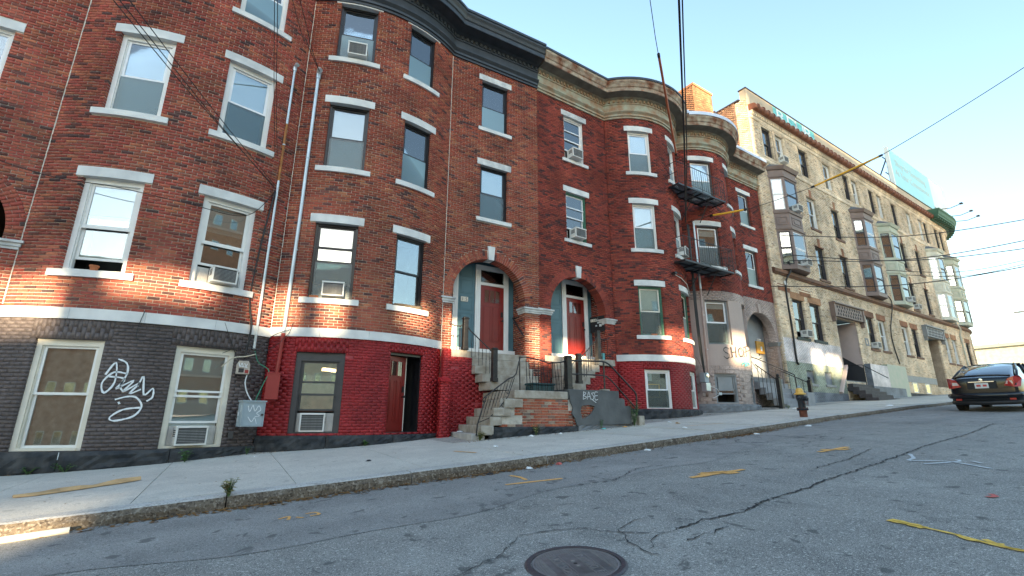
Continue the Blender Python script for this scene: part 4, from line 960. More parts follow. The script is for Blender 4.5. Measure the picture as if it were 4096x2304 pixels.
rl = railing('black iron railing with newel posts beside the steps under the right-hand arch', (8.88, 11.44, .97))
newel(rl, 10.34, 12.24, 1.862, .96); newel(rl, 8.88, 11.44, .97, .90)
rpart(rl, 'handrail', MB().tube([(8.95, 11.48, 1.72), (9.2, 11.62, 1.86), (10.12, 12.12, 2.42), (10.22, 12.18, 2.55), (10.28, 12.2, 2.60)], .017, 8), smooth='auto'); rpart(rl, 'handrail', MB().tube([(10.41, 12.24, 2.62), (10.50, 12.25, 2.55), (10.72, 12.28, 2.55), (10.85, 12.3, 2.60), (10.92, 12.32, 2.64)], .017, 8), smooth='auto')
for k in range(7):
    t = (k + .6) / 7.2; x, y, z = lerp((8.97, 11.49, 1.74), (10.15, 12.13, 2.42), t); zb = .97 if x < 9.05 else 1.2 if x < 9.43 else 1.43 if x < 9.85 else 1.655; rpart(rl, 'baluster', MB().tube([(x, y, z), (x, y, zb)], .010, 6))
for k in range(3): x = 10.53 + k * .12; rpart(rl, 'baluster', MB().tube([(x, 12.27, 2.55), (x, 12.27, 1.862)], .010, 6))
rl = railing('black iron balustrade with leaning balusters along the stoop landing', (7.73, 10.42, .69))
newel(rl, 7.73, 10.42, .69, .93, .078); rpart(rl, 'handrail', MB().tube([(6.20, 10.42, 1.48), (6.4, 10.42, 1.50), (6.75, 10.42, 1.46), (7.10, 10.42, 1.38), (7.45, 10.42, 1.42), (7.68, 10.42, 1.48)], .016, 8), smooth='auto')
rpart(rl, 'post', MB().tube([(6.21, 10.42, 1.50), (6.22, 10.42, .66)], .017, 8))
for k in range(14): x = 6.42 + k * .09; e = rnd.uniform(-.05, .05); rpart(rl, 'baluster', twist(MB(), (x + e, 10.42, 1.46 - .08 * math.sin((x - 6.3) * 2.2)), (x - e, 10.42, .66), .009, k % 3 != 0))
rl = railing('rusting black iron stair rail with scrolls beside the lower left steps', (4.97, 10.26, -.38))
top = [(6.20, 10.36, 1.49), (6.10, 10.30, 1.27), (6.03, 10.28, 1.05), (5.96, 10.28, .97), (5.82, 10.28, .92), (5.56, 10.28, .74), (5.35, 10.28, .59), (5.17, 10.28, .46)]
rpart(rl, 'handrail', MB().tube(top + [(5.12, 10.28, .41), (5.13, 10.28, .35), (5.17, 10.28, .34), (5.19, 10.28, .37), (5.17, 10.28, .39)], .017, 8), smooth='auto')
rpart(rl, 'post', MB().tube([(5.20, 10.27, .47), (4.98, 10.26, -.17), (4.96, 10.26, -.40)], .018, 8)); rpart(rl, 'bottom_rail', MB().tube([(4.99, 10.27, -.12), (5.28, 10.27, -.02), (5.55, 10.27, .22), (5.80, 10.27, .50), (5.98, 10.28, .95)], .011, 6))
for k in range(7): t = (k + .7) / 7.5; a = lerp((5.22, 10.28, .50), (6.02, 10.28, 1.02), t); b = lerp((5.04, 10.27, -.10), (5.86, 10.27, .62), t); rpart(rl, 'baluster', twist(MB(), a, b, .008))
for cx_, cz, s_ in ((5.78, .62, 1), (5.72, .46, -1), (5.66, .30, 1), (5.60, .14, -1)):
    rpart(rl, 'scroll', MB().tube([(cx_ + s_ * (.012 + .010 * a) * math.cos(a), 10.265, cz + (.012 + .010 * a) * math.sin(a)) for a in [i * .45 for i in range(15)]], .006, 5), smooth='auto')
rl = railing('plain black pipe handrail bending down beside the right-hand stoop steps', (10.06, 10.36, ground_at(10.06, 10.36)))
rpart(rl, 'handrail', MB().tube([(7.81, 10.37, 1.49), (8.86, 10.36, 1.53), (9.0, 10.36, 1.51), (9.12, 10.36, 1.46), (9.24, 10.36, 1.37), (10.03, 10.36, .73), (10.08, 10.36, .66), (10.09, 10.36, .55), (10.06, 10.36, -.2)], .024, 10), smooth='auto')
rpart(rl, 'mid_rail', MB().tube([(7.82, 10.37, 1.13), (8.86, 10.36, 1.14), (9.0, 10.36, 1.12), (9.15, 10.36, 1.03), (10.06, 10.36, .25)], .020, 10), smooth='auto'); rpart(rl, 'post', MB().tube([(8.92, 10.36, 1.52), (8.92, 10.36, .72)], .024, 10)); rpart(rl, 'foot_plate', MB().box(8.80, 9.06, 10.31, 10.44, .715, .765), 'granite_step')
# green bin on the landing, mailboxes in the right-hand porch
mat('bin_green', (.01, .05, .055), .45, .2)
t = empty('storage_bin', 'low dark green plastic bin lying on the stoop landing behind the balustrade', 'bin', T((7.1, 10.85, .655)))
obj('body', MB().box(-.34, .34, -.2, .2, 0, .17), 'bin_green', t, bevel=.03); obj('lid', MB().box(-.36, .36, -.22, .22, .171, .23), 'bin_green', t, bevel=.025)
t = empty('mailbox_bank', 'black metal mailbox bank marked 11A with pale stickers on the porch wall', 'mailbox', FC.M @ T((2.86, .36, 2.92)) @ Matrix.Rotation(R(-78), 4, 'Z'))
obj('cabinet', MB().box(-.33, .33, 0, .16, 0, .56), 'black_paint', t, bevel=.008)
for k, (x, z, w_, h_) in enumerate(((-.02, .30, .09, .05), (-.10, .20, .07, .05), (.06, .18, .10, .09), (.18, .22, .08, .04), (.18, .30, .07, .05), (-.05, .40, .08, .04), (0, .48, .02, .02))): obj('sticker', MB().box(x, x + w_, -.004, -.001, z, z + h_), 'blind_white', t)
for k, ch_ in enumerate('11A'): tl = obj('number_tile', MB().box(-.30 + k * .085, -.22 + k * .085, -.006, -.001, .38, .48), 'cream_paint', t); obj('numeral', text_mesh(ch_, .10), 'black_paint', tl, T((-.26 + k * .085, -.009, .43)) @ Matrix.Rotation(R(90), 4, 'X'))
obj('blue_carton', MB().box(-.05, .05, -.04, .04, 0, .24), 'spray_teal', None, T((10.62, 12.35, 1.862)))
tag(bpy.data.objects['blue_carton'], 'small blue carton left on the top step of the stoop', 'carton')
# ================================================================ yellow brick apartment building
mat('terracotta_brown', (.13, .068, .042), .7, .35, 3, .3, 20, c2=(.20, .085, .04)); mat('terracotta_tile', (.22, .075, .035), .6, .35, 5, .2, 20)
mat('oriel_brown', (.19, .135, .115), .55, .12, 3); mat('oriel_green', (.56, .55, .44), .65, .15, 3, .1, 20, c2=(.38, .44, .33), edge=.58); mat('oriel_pale', (.55, .54, .45), .6, .2, 3)
mat('parapet_render', (.50, .41, .30), .9, .12, 1.2, .3, 20); mat('slate_grey', (.10, .11, .12), .7, .25, 4, .3, 20); mat('copper_green', (.045, .13, .075), .6, .3, 4, .1, 20)
mat('porch_pink', (.58, .46, .42), .8, .06, 2); mat('porch_dark', (.035, .036, .042), .6, .15, 2); mat('sill_dark', (.045, .06, .055), .7, .3, 6); mat('dark_slate', (.05, .045, .05), .7, .3)
HY = House('apartment_building', 'long yellow brick apartment building with oriel windows and rounded far corner', 'building', FY, 14, .9)
yf, ya = Flat(0, 29.6), Arc(29.6, 7.0, 7.0, 0, R(80))
A3, A2 = (10.50, 12.45), (7.45, 9.38)
sing = [(5.0, 6.08), (7.98, 9.05), (18.55, 19.52), (21.42, 22.42)]
topw = [(1.07, 2.03), (2.45, 3.32), (5.0, 6.05), (7.95, 9.0), (10.65, 11.6), (11.95, 12.9), (14.6, 15.48), (15.95, 16.82), (18.45, 19.42), (21.36, 22.36), (23.85, 24.75), (24.95, 25.85), (27.4, 28.35), (28.6, 29.5)]
gfw = [(10.0, 11.08), (11.7, 12.8), (15.35, 16.43), (17.05, 18.15), (23.4, 24.5), (25.07, 26.15), (28.4, 29.45)]
gfw0 = [(1.48, 2.65), (3.22, 4.43)]
hole_top = [(a, b, 13.82, 15.6) for a, b in topw]; hole_up = [(a, b, *z) for a, b in sing for z in (A3, A2)]
hole_gf = [(a, b, 4.0, 5.92) for a, b in gfw]
p1, p2 = (6.0, 8.48, 1.95, 5.38), (19.8, 22.1, 2.1, 5.6)
sill = lambda hs, dz=.13: [(a - .08, b + .08, z0 - dz, z0) for a, b, z0, z1 in hs]
HY.wall(yf, 6.95, 16.5, 'brick_yellow', 'mortar_yellow', holes=hole_top + hole_up, extra=sill(hole_up), seed=71)
HY.wall(yf, .3, 6.95, 'brick_yellow', 'mortar_yellow', holes=hole_gf + [p1, p2], extra=sill(hole_gf), seed=72, s0=5.95)
g0 = [(a, b, 3.88, 5.84) for a, b in gfw0]
HY.wall(yf, 3.76, 6.95, 'brick_yellow', 'mortar_yellow', holes=g0, extra=sill(g0, .115), seed=73, s1=5.95)
HY.wall(yf, 2.62, 3.76, 'paint_white', 'mortar_white', seed=74, s1=5.95, individual=False, name='painted_wall')
bw = [(1.83, 2.68, 1.63, 2.29), (3.68, 4.55, 1.65, 2.31)]
HY.wall(yf, 1.25, 2.62, 'paint_green', 'mortar_green', holes=bw, seed=75, s1=5.95, individual=False, name='painted_wall')
HY.wall(yf, .3, 1.25, 'paint_bluegrey', 'mortar_bluegrey', seed=76, s1=5.95, individual=False, name='painted_wall')
arc_top = [(1.2, 2.1, 13.82, 15.6)]; arc_gf = [(.4, 1.35, 4.2, 6.1), (2.5, 3.4, 4.2, 6.1)]
HY.wall(ya, 6.95, 16.5, 'brick_yellow', 'mortar_yellow', holes=arc_top, seed=77); HY.wall(ya, .8, 6.95, 'brick_yellow', 'mortar_yellow', holes=arc_gf, seed=78)
# exposed side wall above the neighbour's roof and the short return beside it
HY.wall(Line((.0, 9.0), (.0, .75)), 10.6, 17.08, 'brick_side', 'mortar_red', seed=79, individual=False, name='side_wall'); HY.wall(Line((.0, .75), (.0, .0)), .3, 17.0, 'brick_yellow', 'mortar_yellow', seed=80, individual=False, name='side_wall')
HY.part('side_coping', MB().box(-.04, .3, .45, 9.0, 17.085, 17.16), 'dark_slate')
def yshade(i): return (rnd.Random if False else random.Random(i * 7 + 3))
k = 0; YWIN = {}
for sec, hs, st in ((yf, hole_top, 't'), (yf, hole_up, 'u'), (yf, hole_gf, 'g'), (yf, g0, 'g'), (ya, arc_top, 't'), (ya, arc_gf, 'g')):
    for a, b, z0, z1 in hs:
        k += 1; r_ = random.Random(k * 13); dark = r_.random() < .5 or (st == 'g' and b < 5)
        o, M, wd, h = HY.window(sec, a, b, z0, z1, casing='dark_slate' if dark else 'white_paint', sash='dark_slate' if dark else 'vinyl_white', cw=.06, blind=r_.choice((0, .4, .55, .9)), screen=False, inset=.11, glass='glass_far'); YWIN[(a, z0)] = M
        if st != 't': HY.stone('sill', sec, a - .08, b + .08, z0 - .13, z0, -.14, .05, 'sill_dark' if b < 5 else 'terracotta_brown')
        if st == 'u':   # splayed brick arch with tall keystone
            xm = (a + b) / 2; HY.part('keystone', MB().prism([(xm - .12, z1 + .005), (xm + .12, z1 + .005), (xm + .15, z1 + .52), (xm - .15, z1 + .52)], -.02, .05), 'brick_chimney')
            HY.part('flat_arch', MB().box(a - .05, b + .05, -.012, .08, z1, z1 + .07), 'brick_side')
        if st == 'g': HY.part('flat_arch', MB().box(a - .12, b + .12, -.014, .08, z1 + .002, z1 + .36), 'brick_chimney')
        if st == 't': HY.part('window_hood', sweep(sec, a - .16, b + .16, z1 + .10, z1 + .17, -.02, .03), 'brick_yellow'); HY.part('window_jamb', sweep(sec, a - .16, a - .10, z0, z1 + .099, -.02, .02), 'brick_yellow'); HY.part('window_jamb', sweep(sec, b + .10, b + .16, z0, z1 + .099, -.02, .02), 'brick_yellow')
for a, b, z0, z1 in bw:
    HY.part('blind_window', MB().box(a, b, .10, .14, z0, z1), 'paint_bluegrey'); HY.part('sill', MB().box(a - .08, b + .08, -.05, .1, z0 - .12, z0 - .002), 'grey_paint')
# belts and cornice run round the corner
pts = sec_points(yf, 8)[:-1] + sec_points(ya, 24); pts = [(-.0, 0)] + pts[1:]; off = offset_path(pts); nP = len(pts) - 1
HY.part('belt_course', profile_sweep(pts, off, 0, nP, [(-.02, 6.93), (.06, 6.93), (.10, 6.99), (.15, 7.02), (.15, 7.18), (.10, 7.22), (-.02, 7.24)]), 'terracotta_brown')
HY.part('string_course', profile_sweep(pts, off, 0, nP, [(-.02, 13.36), (.04, 13.36), (.075, 13.44), (.075, 13.50), (.03, 13.56), (-.02, 13.56)]), 'brick_yellow'); HY.part('string_course', profile_sweep(pts, off, 0, nP, [(-.02, 6.34), (.03, 6.34), (.03, 6.40), (-.02, 6.40)]), 'brick_yellow')
HY.part('cornice_moulding', profile_sweep(pts, off, 0, nP, [(-.02, 15.780), (.04, 15.780), (.08, 15.860), (.08, 15.910), (.14, 15.940), (.14, 16.100), (.20, 16.140), (-.02, 16.140)]), 'brick_yellow')
HY.part('cornice_roll', profile_sweep(pts, off, 0, nP, [(-.02, 16.142), (.22, 16.142)] + [(.27 + .16 * math.cos(a), 16.320 + .17 * math.sin(a)) for a in [R(-80 + 20 * i) for i in range(9)]] + [(.20, 16.510), (-.02, 16.560)]), 'terracotta_tile')
pm = MB().tube([(.0, -.30 - .175 * math.cos(R(a)), .74 - .56 + .185 * math.sin(R(a))) for a in range(-80, 100, 20)], .028, 6).mesh('roll_rib'); pm.materials.append(MATS['terracotta_tile'])
for k in range(56): s_ = .3 + k * .52; obj('roll_rib', pm, None, HY.root, HY.L @ secM(yf, s_, 16.135))
dm = MB().box(-.05, .05, -.17, -.13, 0, .12).mesh('dentil'); dm.materials.append(MATS['brick_yellow'])
for k in range(118): obj('dentil', dm, None, HY.root, HY.L @ secM(yf, .12 + k * .248, 15.970))
HY.part('parapet', MB().box(.0, 29.6, .0, .38, 16.565, 17.60), 'parapet_render'); HY.part('parapet_coping', MB().box(-.05, 29.6, -.04, .42, 17.602, 17.66), 'dark_slate')
HY.part('roof', MB().box(.02, 30, .39, 12, 16.4, 16.5), 'roofing'); HY.part('rear_wall', MB().box(.02, 31, 11.9, 12, 0, 16.3), 'mortar_red')
# lettering painted on the parapet
grf = HY.part('painted_letters', MB().box(2.75, 7.6, -.006, -.002, 16.75, 17.57), 'spray_teal')
for kk, (ch_, x, w_) in enumerate((('R', 3.55, 1), ('D', 4.85, 1), ('U', 5.75, .9), ('R', 6.75, 1))):
    me = text_mesh(ch_, 1.0); obj('letter', me, 'spray_white', grf, T((x, -.010, 17.16)) @ Matrix.Rotation(R(90), 4, 'X') @ Matrix.Diagonal((1.9 * w_, 1, 1, 1)))
# green copper cornice over the rounded corner
gp = [(26.4, 0), (28.0, 0)] + sec_points(Arc(29.6, 7.0, 7.0, 0, R(80)), 22); go = offset_path(gp); ng = len(gp) - 1
HY.part('corner_cornice', profile_sweep(gp, go, 0, ng, [(-.1, 16.05), (.30, 16.08), (.36, 16.22), (.74, 16.27), (.74, 16.40), (.80, 16.48), (.85, 16.72), (.92, 16.80), (.92, 16.90), (-.1, 17.00)]), 'copper_green')
mm = MB().box(-.09, .09, -.68, -.28, 0, .15).mesh('bracket'); mm.materials.append(MATS['copper_green'])
for k in range(16): obj('bracket', mm, None, HY.root, HY.L @ (secM(yf, 26.6 + k * .5, 16.10) if k < 6 else secM(ya, (k - 6) * .5, 16.10)))
# entrance hoods with ornament, recessed porches
def entrance(x0, x1, zt, hz0, hz1, hx0, hx1, side, floor, hood):
    o = HY.part('entrance_hood', MB().box(hx0 + .18, hx1 - .18, -.22, .0, hz0, hz1 - .09), hood); obj('hood_cap', MB().box(hx0, hx1, -.32, .0, hz1 - .088, hz1), hood, o); obj('hood_rim', MB().box(hx0 + .02, hx0 + .175, -.26, .0, hz0 - .05, hz1 - .089).box(hx1 - .175, hx1 - .02, -.26, .0, hz0 - .05, hz1 - .089), hood, o)
    om = MB().prism([(-.06, 0), (-.02, .02), (0, .08), (.02, .02), (.06, 0), (.02, -.02), (0, -.08), (-.02, -.02)], -.245, -.218).mesh('ornament'); om.materials.append(MATS['dark_slate'])
    for r_ in range(3):
        for c in range(10): obj('ornament', om, None, o, T((hx0 + .42 + c * (hx1 - hx0 - .84) / 9.6 + (r_ % 2) * .13, 0, hz0 + .14 + r_ * .20)))
    for xx in (hx0 + .1, hx1 - .1): obj('hood_bracket', MB().prism([(xx - .05, hz0 - .06), (xx + .05, hz0 - .06), (xx + .02, hz0 - .32), (xx - .02, hz0 - .32)], -.2, 0), hood, o)
    yb = 1.7; zb = floor
    HY.part('porch_back_wall', MB().box(x0, x1, yb, yb + .05, zb, zt), 'porch_dark'); HY.part('porch_ceiling', MB().box(x0 - .02, x1 + .02, .25, yb, zt + .01, zt + .06), 'teal_grey'); HY.part('porch_floor', MB().box(x0, x1, .0, yb, zb - .2, zb), 'grey_base')
    for xx, s_ in ((x0, 0), (x1, 1)): HY.part('porch_side_wall', MB().box(xx - (.05 if s_ == 0 else 0) + (.0), xx + (0 if s_ == 0 else .05), .02, yb, zb - .3, zt), side)
entrance(6.0, 8.48, 5.38, 5.42, 6.20, 5.48, 9.22, 'porch_pink', 1.98, 'oriel_brown'); entrance(19.8, 22.1, 5.60, 5.60, 6.38, 19.15, 22.8, 'brick_yellow', 2.12, 'grey_paint')
HY.part('porch_dado', MB().add([(8.475, .03, 1.98), (8.475, 1.69, 1.98), (8.475, 1.69, 4.0), (8.475, .03, 2.75)], [(0, 1, 2, 3)]), 'porch_dark')
for k in range(5): z = 1.98 - .19 * (k + 1); HY.part('step', MB().box(6.0 - .06 * k, 8.5, -.28 * (k + 1) + .02, .0 if k == 0 else -.28 * k + .02 + .3, z - .19, z), 'dark_slate', bevel=.01)
HY.part('stair_coping', MB().add([(5.0, -.16, 1.25), (6.05, -.16, 2.62), (6.05, -.16, 2.78), (4.9, -.16, 1.33), (5.0, .0, 1.25), (6.05, .0, 2.62), (6.05, .0, 2.78), (4.9, .0, 1.33)], [(0, 1, 2, 3), (7, 6, 5, 4), (3, 2, 6, 7), (0, 4, 5, 1), (1, 5, 6, 2), (0, 3, 7, 4)]), 'porch_pink')
HY.part('stair_rail', MB().tube([(8.0, -1.2, 2.1), (8.0, -.1, 2.9), (8.0, 1.0, 2.95)], .022, 8).tube([(8.0, -.15, 2.88), (8.0, -.15, 1.8)], .022, 8), 'black_metal')
b = HY.part('bulkhead', MB().box(8.52, 10.9, -.30, .0, .4, 2.98), 'paint_white'); HY.part('bulkhead', MB().box(10.902, 13.65, -.302, .0, .4, 3.10), 'oriel_green'); obj('bulkhead_base', MB().box(8.515, 13.0, -.306, -.0, .4, 1.75), 'paint_bluegrey', b); obj('bulkhead_side', MB().box(8.50, 8.518, -.31, .0, .4, 2.99), 'paint_bluegrey', b)
HY.part('base_stone', MB().box(14.0, 19.7, -.04, .0, 2.25, 2.65), 'grey_paint'); HY.part('base_stone', MB().box(14.0, 19.7, -.10, .0, .6, 1.55), 'dark_granite')
for a in (15.2, 17.4): HY.part('basement_window', MB().ring(a, a + .8, 1.6, 2.24, .06, -.02, .0), 'white_paint'); HY.part('basement_pane', MB().box(a + .06, a + .74, -.012, -.006, 1.66, 2.18), 'glass_far')
HY.part('plaque', MB().ring(9.28, 9.72, 4.1, 4.55, .10, -.03, .0), 'grey_paint'); HY.part('wall_lamp', MB().lathe([(.0, 0), (.13, .01), (.13, .05), (.0, .06)], 12, (1.02, -.08, 6.55), 'y'), 'ac_white')
# oriel windows over two storeys
def oriel(xm, m, sec=None, zt=13.35, zb=7.30, wd=2.42, pr=.5, fw=1.30):
    Mo = T((xm, 0, 0)) if sec is None else secM(sec, xm, 0)
    P = [(-wd / 2, 0), (-fw / 2, -pr), (fw / 2, -pr), (wd / 2, 0)]
    def shell(z0, z1, e0=0., e1=0.):
        mb = MB(); n = len(P)
        for z, e in ((z0, e0), (z1, e1)):
            for x, y in P: mb.v.append((x * (1 + e / 1.2), y - e if y < 0 else y, z))
        mb.f = [(i, i + 1, n + i + 1, n + i) for i in range(n - 1)] + [tuple(range(n - 1, -1, -1)), tuple(range(n, 2 * n))]; return mb
    o = HY.part('oriel_window', shell(zb + .0, zb + .14), m, Mo)
    obj('oriel_core', shell(zb + .14, zt - .75, -.14, -.14), 'interior', o)
    for z0, z1 in ((9.42, 9.52), (10.34, 10.46), (12.42, 12.56)): obj('moulding', shell(z0, z1, .05, .07), m, o)
    obj('apron', shell(9.52, 10.34, .0, .0), m, o); obj('frieze', shell(12.56, 12.84, .0, .03), m, o); obj('cap', shell(12.84, 13.02, .10, .20), m, o); obj('roof', shell(13.02, 13.42, .16, -.42), 'slate_grey', o)
    for i, (a, b) in enumerate(zip(P, P[1:])):
        ln = Line(a, b)
        for z0, z1 in ((7.44, 9.42), (10.46, 12.42)):
            Mf = secM(ln, ln.L / 2, z0); h = z1 - z0; x = ln.L / 2 - .002; t = .10
            white = random.Random(int(xm * 10) + i * 3 + int(z0)).random() < .45
            obj('oriel_frame', MB().ring(-x, x, 0, h, t, -.0, .08), m, o, Mf)
            s_ = MB().ring(-x + t, x - t, .1, h * .5, .05, .03, .06); s_.ring(-x + t, x - t, h * .5 + .001, h - t, .05, .015, .045); obj('sash', s_, 'vinyl_white' if white else 'dark_slate', o, Mf)
            obj('pane', MB().box(-x + t + .05, x - t - .05, .04, .045, .15, h * .5 - .05), 'glass_far', o, Mf); obj('pane', MB().box(-x + t + .05, x - t - .05, .025, .03, h * .5 + .05, h - t - .05), 'glass_far', o, Mf)
        obj('apron_panel', MB().ring(-x * .72, x * .72, .18, .64, .05, -.025, .0).box(-x * .4, x * .4, -.02, .0, .3, .52), m, o, secM(ln, ln.L / 2, 9.52))
    return o
for xm, m, sec in ((2.2, 'oriel_brown', None), (11.95, 'oriel_brown', None), (16.1, 'oriel_green', None), (25.2, 'oriel_pale', None), (29.0, 'oriel_green', None)): oriel(xm, m, sec)
HY.finish()
# chimney on the party line
t = empty('chimney', 'broad orange brick chimney stack rising behind the taupe-based row house', 'chimney', FY.M @ T((-.85, 2.7, 12.6)))
CH = House.__new__(House); CH.f = FY; CH.root = t; CH.L = T((.85, -2.7, -12.6)); CH.z = []
for a, b in (((-1.75, 2.0), (-.02, 2.0)), ((-1.75, 3.5), (-1.75, 2.0)), ((-.02, 2.0), (-.02, 3.5))): CH.wall(Line(a, b), 12.55, 18.35, 'brick_chimney', 'mortar_red', seed=91, individual=False, name='stack_face')
CH.finish(); CH.part('stack_cap', MB().box(-1.80, .03, 1.95, 3.55, 18.352, 18.5), 'brick_chimney'); CH.part('flashing', MB().box(-.02, .06, 1.9, 3.6, 16.8, 17.3), 'dark_slate')
# ================================================================ buildings added across the street to shade the row; window panes mirror them
mat('opp_tan', (.66, .52, .36), .85, .15, 1.2, .2, 20); mat('opp_cream', (.62, .55, .42), .85, .15, 1.2, .2, 20); mat('opp_brick', (.36, .17, .10), .85, .2, 2, .2, 20); mat('opp_trim', (.6, .57, .5), .7, .1)
def opposite(label, x0, x1, yf_, zt, m, gaps=(), floors=4, depth=10., name='apartment_building', cols=None, sun_gaps=()):
    """added sun-blocking building with its front at yf_ facing +Y; sun_gaps are slots cut through it to aim sun patches"""
    zg = gx((x0 + x1) / 2) - 1.6; t = empty(name, label, 'building', T(((x0 + x1) / 2, yf_, zg)))
    o = T((-(x0 + x1) / 2, -yf_, -zg))
    for y_, nm, gp_ in ((yf_, 'front_wall', sun_gaps), (yf_ - depth, 'rear_wall', gaps)):
        mb = MB(); xs = sorted({x0, x1} | {v for g in gp_ for v in (g[0], g[1])}); zs_ = sorted({zg, zt} | {v for g in gp_ for v in (g[2], g[3])})
        for a, b in zip(xs, xs[1:]):
            for c, d in zip(zs_, zs_[1:]):
                if any(g[0] <= (a + b) / 2 <= g[1] and g[2] <= (c + d) / 2 <= g[3] for g in gp_): continue
                mb.box(a, b, y_ - .25, y_, c, d)
        obj(nm, mb, m, t, o)
    obj('roof', MB().box(x0, x1, yf_ - depth, yf_ - .26, zt - .2, zt - .02), 'roofing', t, o); obj('side_wall', MB().box(x0, x0 + .2, yf_ - depth + .01, yf_ - .26, zg, zt - .21), m, t, o); obj('side_wall', MB().box(x1 - .2, x1, yf_ - depth + .01, yf_ - .26, zg, zt - .21), m, t, o)
    obj('cornice', MB().box(x0 - .1, x1 + .1, yf_ + .002, yf_ + .45, zt - .5, zt), 'opp_trim', t, o)
    n = cols or max(2, int((x1 - x0) / 2.3)); fm = MB().box(-.55, .55, 0, .05, 0, 1.7).mesh('window'); fm.materials.append(MATS['opp_trim']); pm_ = MB().box(-.46, .46, .051, .056, .09, 1.61).mesh('pane'); pm_.materials.append(MATS['glass_dull'])
    fh = (zt - zg - 1.6) / floors
    for f in range(floors):
        for c in range(n):
            x = x0 + (x1 - x0) * (c + .5) / n; z = zg + 1.3 + f * fh
            if any(g[0] - .6 < x < g[1] + .6 and g[2] - 1.8 < z < g[3] + .1 for g in sun_gaps): continue
            wn = obj('window', fm, None, t, o @ T((x, yf_ + .002, z))); obj('pane', pm_, None, wn)
    return t

OY = -45.0
RISE = math.tan(R(SUN_EL)) / math.sin(R(SUN_AZ))
sl_ = lambda X, Y, Z: (X - (Y - OY) / math.tan(R(SUN_AZ)), Z + (Y - OY) * RISE)
def slot(X0, X1, Z0, Z1, Y=12.): a, za = sl_(X0, Y, Z0); b, zb = sl_(X1, Y, Z1); return (a, b, za, zb)
patch_slots = [slot(-4.6, -3.1, 1.5, 2.6), slot(-2.3, -.6, 2.3, 2.8), slot(.15, 1.0, 2.0, 2.9), slot(1.6, 2.1, 1.9, 2.8), slot(3.5, 4.3, 2.2, 2.85), slot(4.75, 5.35, 1.7, 2.85), slot(7.5, 8.5, 1.75, 2.8), slot(9.3, 10.4, 1.6, 2.5, 13.), slot(12.9, 14.9, 2.0, 3.0), slot(16.9, 18.3, 2.0, 3.2, 12.4), slot(19.6, 21.6, 1.9, 3.0, 13.5), slot(-5.0, -1.2, -1.35, -.9, 6.9)]  # slots traced back along the sun to light chosen spots on the row
zt1 = 13.0 + 57.5 * RISE; xs_ = sl_(22.2, 13.5, 0)[0]; dd = 7.5 * RISE
zs1 = sl_(0, 12, 1.5)[1]
opposite('added tan block beyond the lot across the street, slotted to throw sun patches on the row', sl_(-12, 12, 0)[0], xs_, OY, zt1, 'opp_tan', sun_gaps=patch_slots, gaps=[(sl_(-12, 12, 0)[0], xs_, zs1 + dd - .5, zs1 + dd + 2.4), (sl_(-8, 12, 0)[0] - 4, sl_(0, 12, 0)[0], sl_(0, 7, -1.4)[1] + dd - .8, sl_(0, 7, -1)[1] + dd + .8)], depth=7.5, floors=4)  # added blocker: keeps sun off the row except through its slots
slots2 = [slot(22.4, 23.3, 2.35, 3.3, 13), slot(24.5, 26.0, 2.3, 3.3, 13.1), slot(26.4, 27.9, 2.2, 3.2, 13.2)]
opposite('added tall cream block beyond the lot, shading the yellow building, with slots for sun patches', xs_ + .3, xs_ + 20, OY, 17.6 + 58.5 * RISE, 'opp_cream', sun_gaps=slots2, gaps=[(xs_ + .3, xs_ + 20, zs1 + dd, zs1 + dd + 3.2)], depth=7.5, floors=5)  # added to shade the yellow facade; slots light patches on its base
opposite('added brick tower beyond the lot, uphill of the cream block, shading the roof billboard', xs_ + 20.3, xs_ + 38, OY, 22 + 59 * RISE, 'opp_brick', depth=7.5, floors=7)  # added so that direct sun misses the billboard
opposite('added brick block beyond the lot, past the tan one, shading the left end of the row', sl_(-60, 12, 0)[0], sl_(-12, 12, 0)[0] - .3, OY, zt1 + .4, 'opp_brick', depth=7.5, floors=4)  # added to carry the shade on past the leftmost house
# ================================================================ things fixed to the houses
ac_unit(WIN1[3][1], .06, .055, 'white air conditioner in the first-floor window above the grey meter box', y=-.30, sides=(-.42, .42, .35))
ac_unit(WIN1[7][1], -.04, .055, 'air conditioner with bent grille in the cream-framed basement window', y=-.16, sides=(-.42, .42, .36), w=.54, h=.36)
ac_unit(WIN2[0][1], .07, .055, 'air conditioner propped on bricks in a black first-floor window', y=-.26, sides=(-.42, .42, .33), w=.5)
ac_unit(WIN2[2][1], .06, .055, 'white air conditioner in the top-floor black window of the bow', y=-.32, sides=(-.42, .42, .33), w=.5, h=.38)
ac_unit(WIN2[-1][1], -.04, .06, 'wide air conditioner with ribbed side panels in the grey basement window', y=-.04, sides=(-.40, .40, .40), w=.52, h=.40)
ac_unit(WIN3[6][1], -.06, .055, 'white air conditioner in the green-framed window above the right-hand arch', y=-.34, sides=(-.40, .40, .34))
ac_unit(WIN3[7][1], -.06, .055, 'white air conditioner in the top window above the right-hand arch', y=-.34, sides=(-.40, .40, .34))
ac_unit(WIN3[4][1], .0, .055, 'white air conditioner in the bow window behind the lower fire escape', y=-.34, sides=(-.40, .40, .34))
ac_unit(YWIN[(2.45, 13.82)], 0, .05, 'air conditioner in the top-floor window of the yellow building beside the first oriel', y=-.34)
ac_unit(YWIN[(1.48, 3.88)], .25, .05, 'air conditioner in the dark ground-floor window above the white painted brick', y=-.34)
ac_unit(YWIN[(10.0, 4.0)], .1, .05, 'air conditioner in the white ground-floor window beyond the pink porch', y=-.34)
ac_unit(YWIN[(18.55, 7.45)], .1, .05, 'air conditioner in a single upper window between the green and pale oriels', y=-.34)
def yo(xm, z): return FY.M @ T((xm, -.5, z))
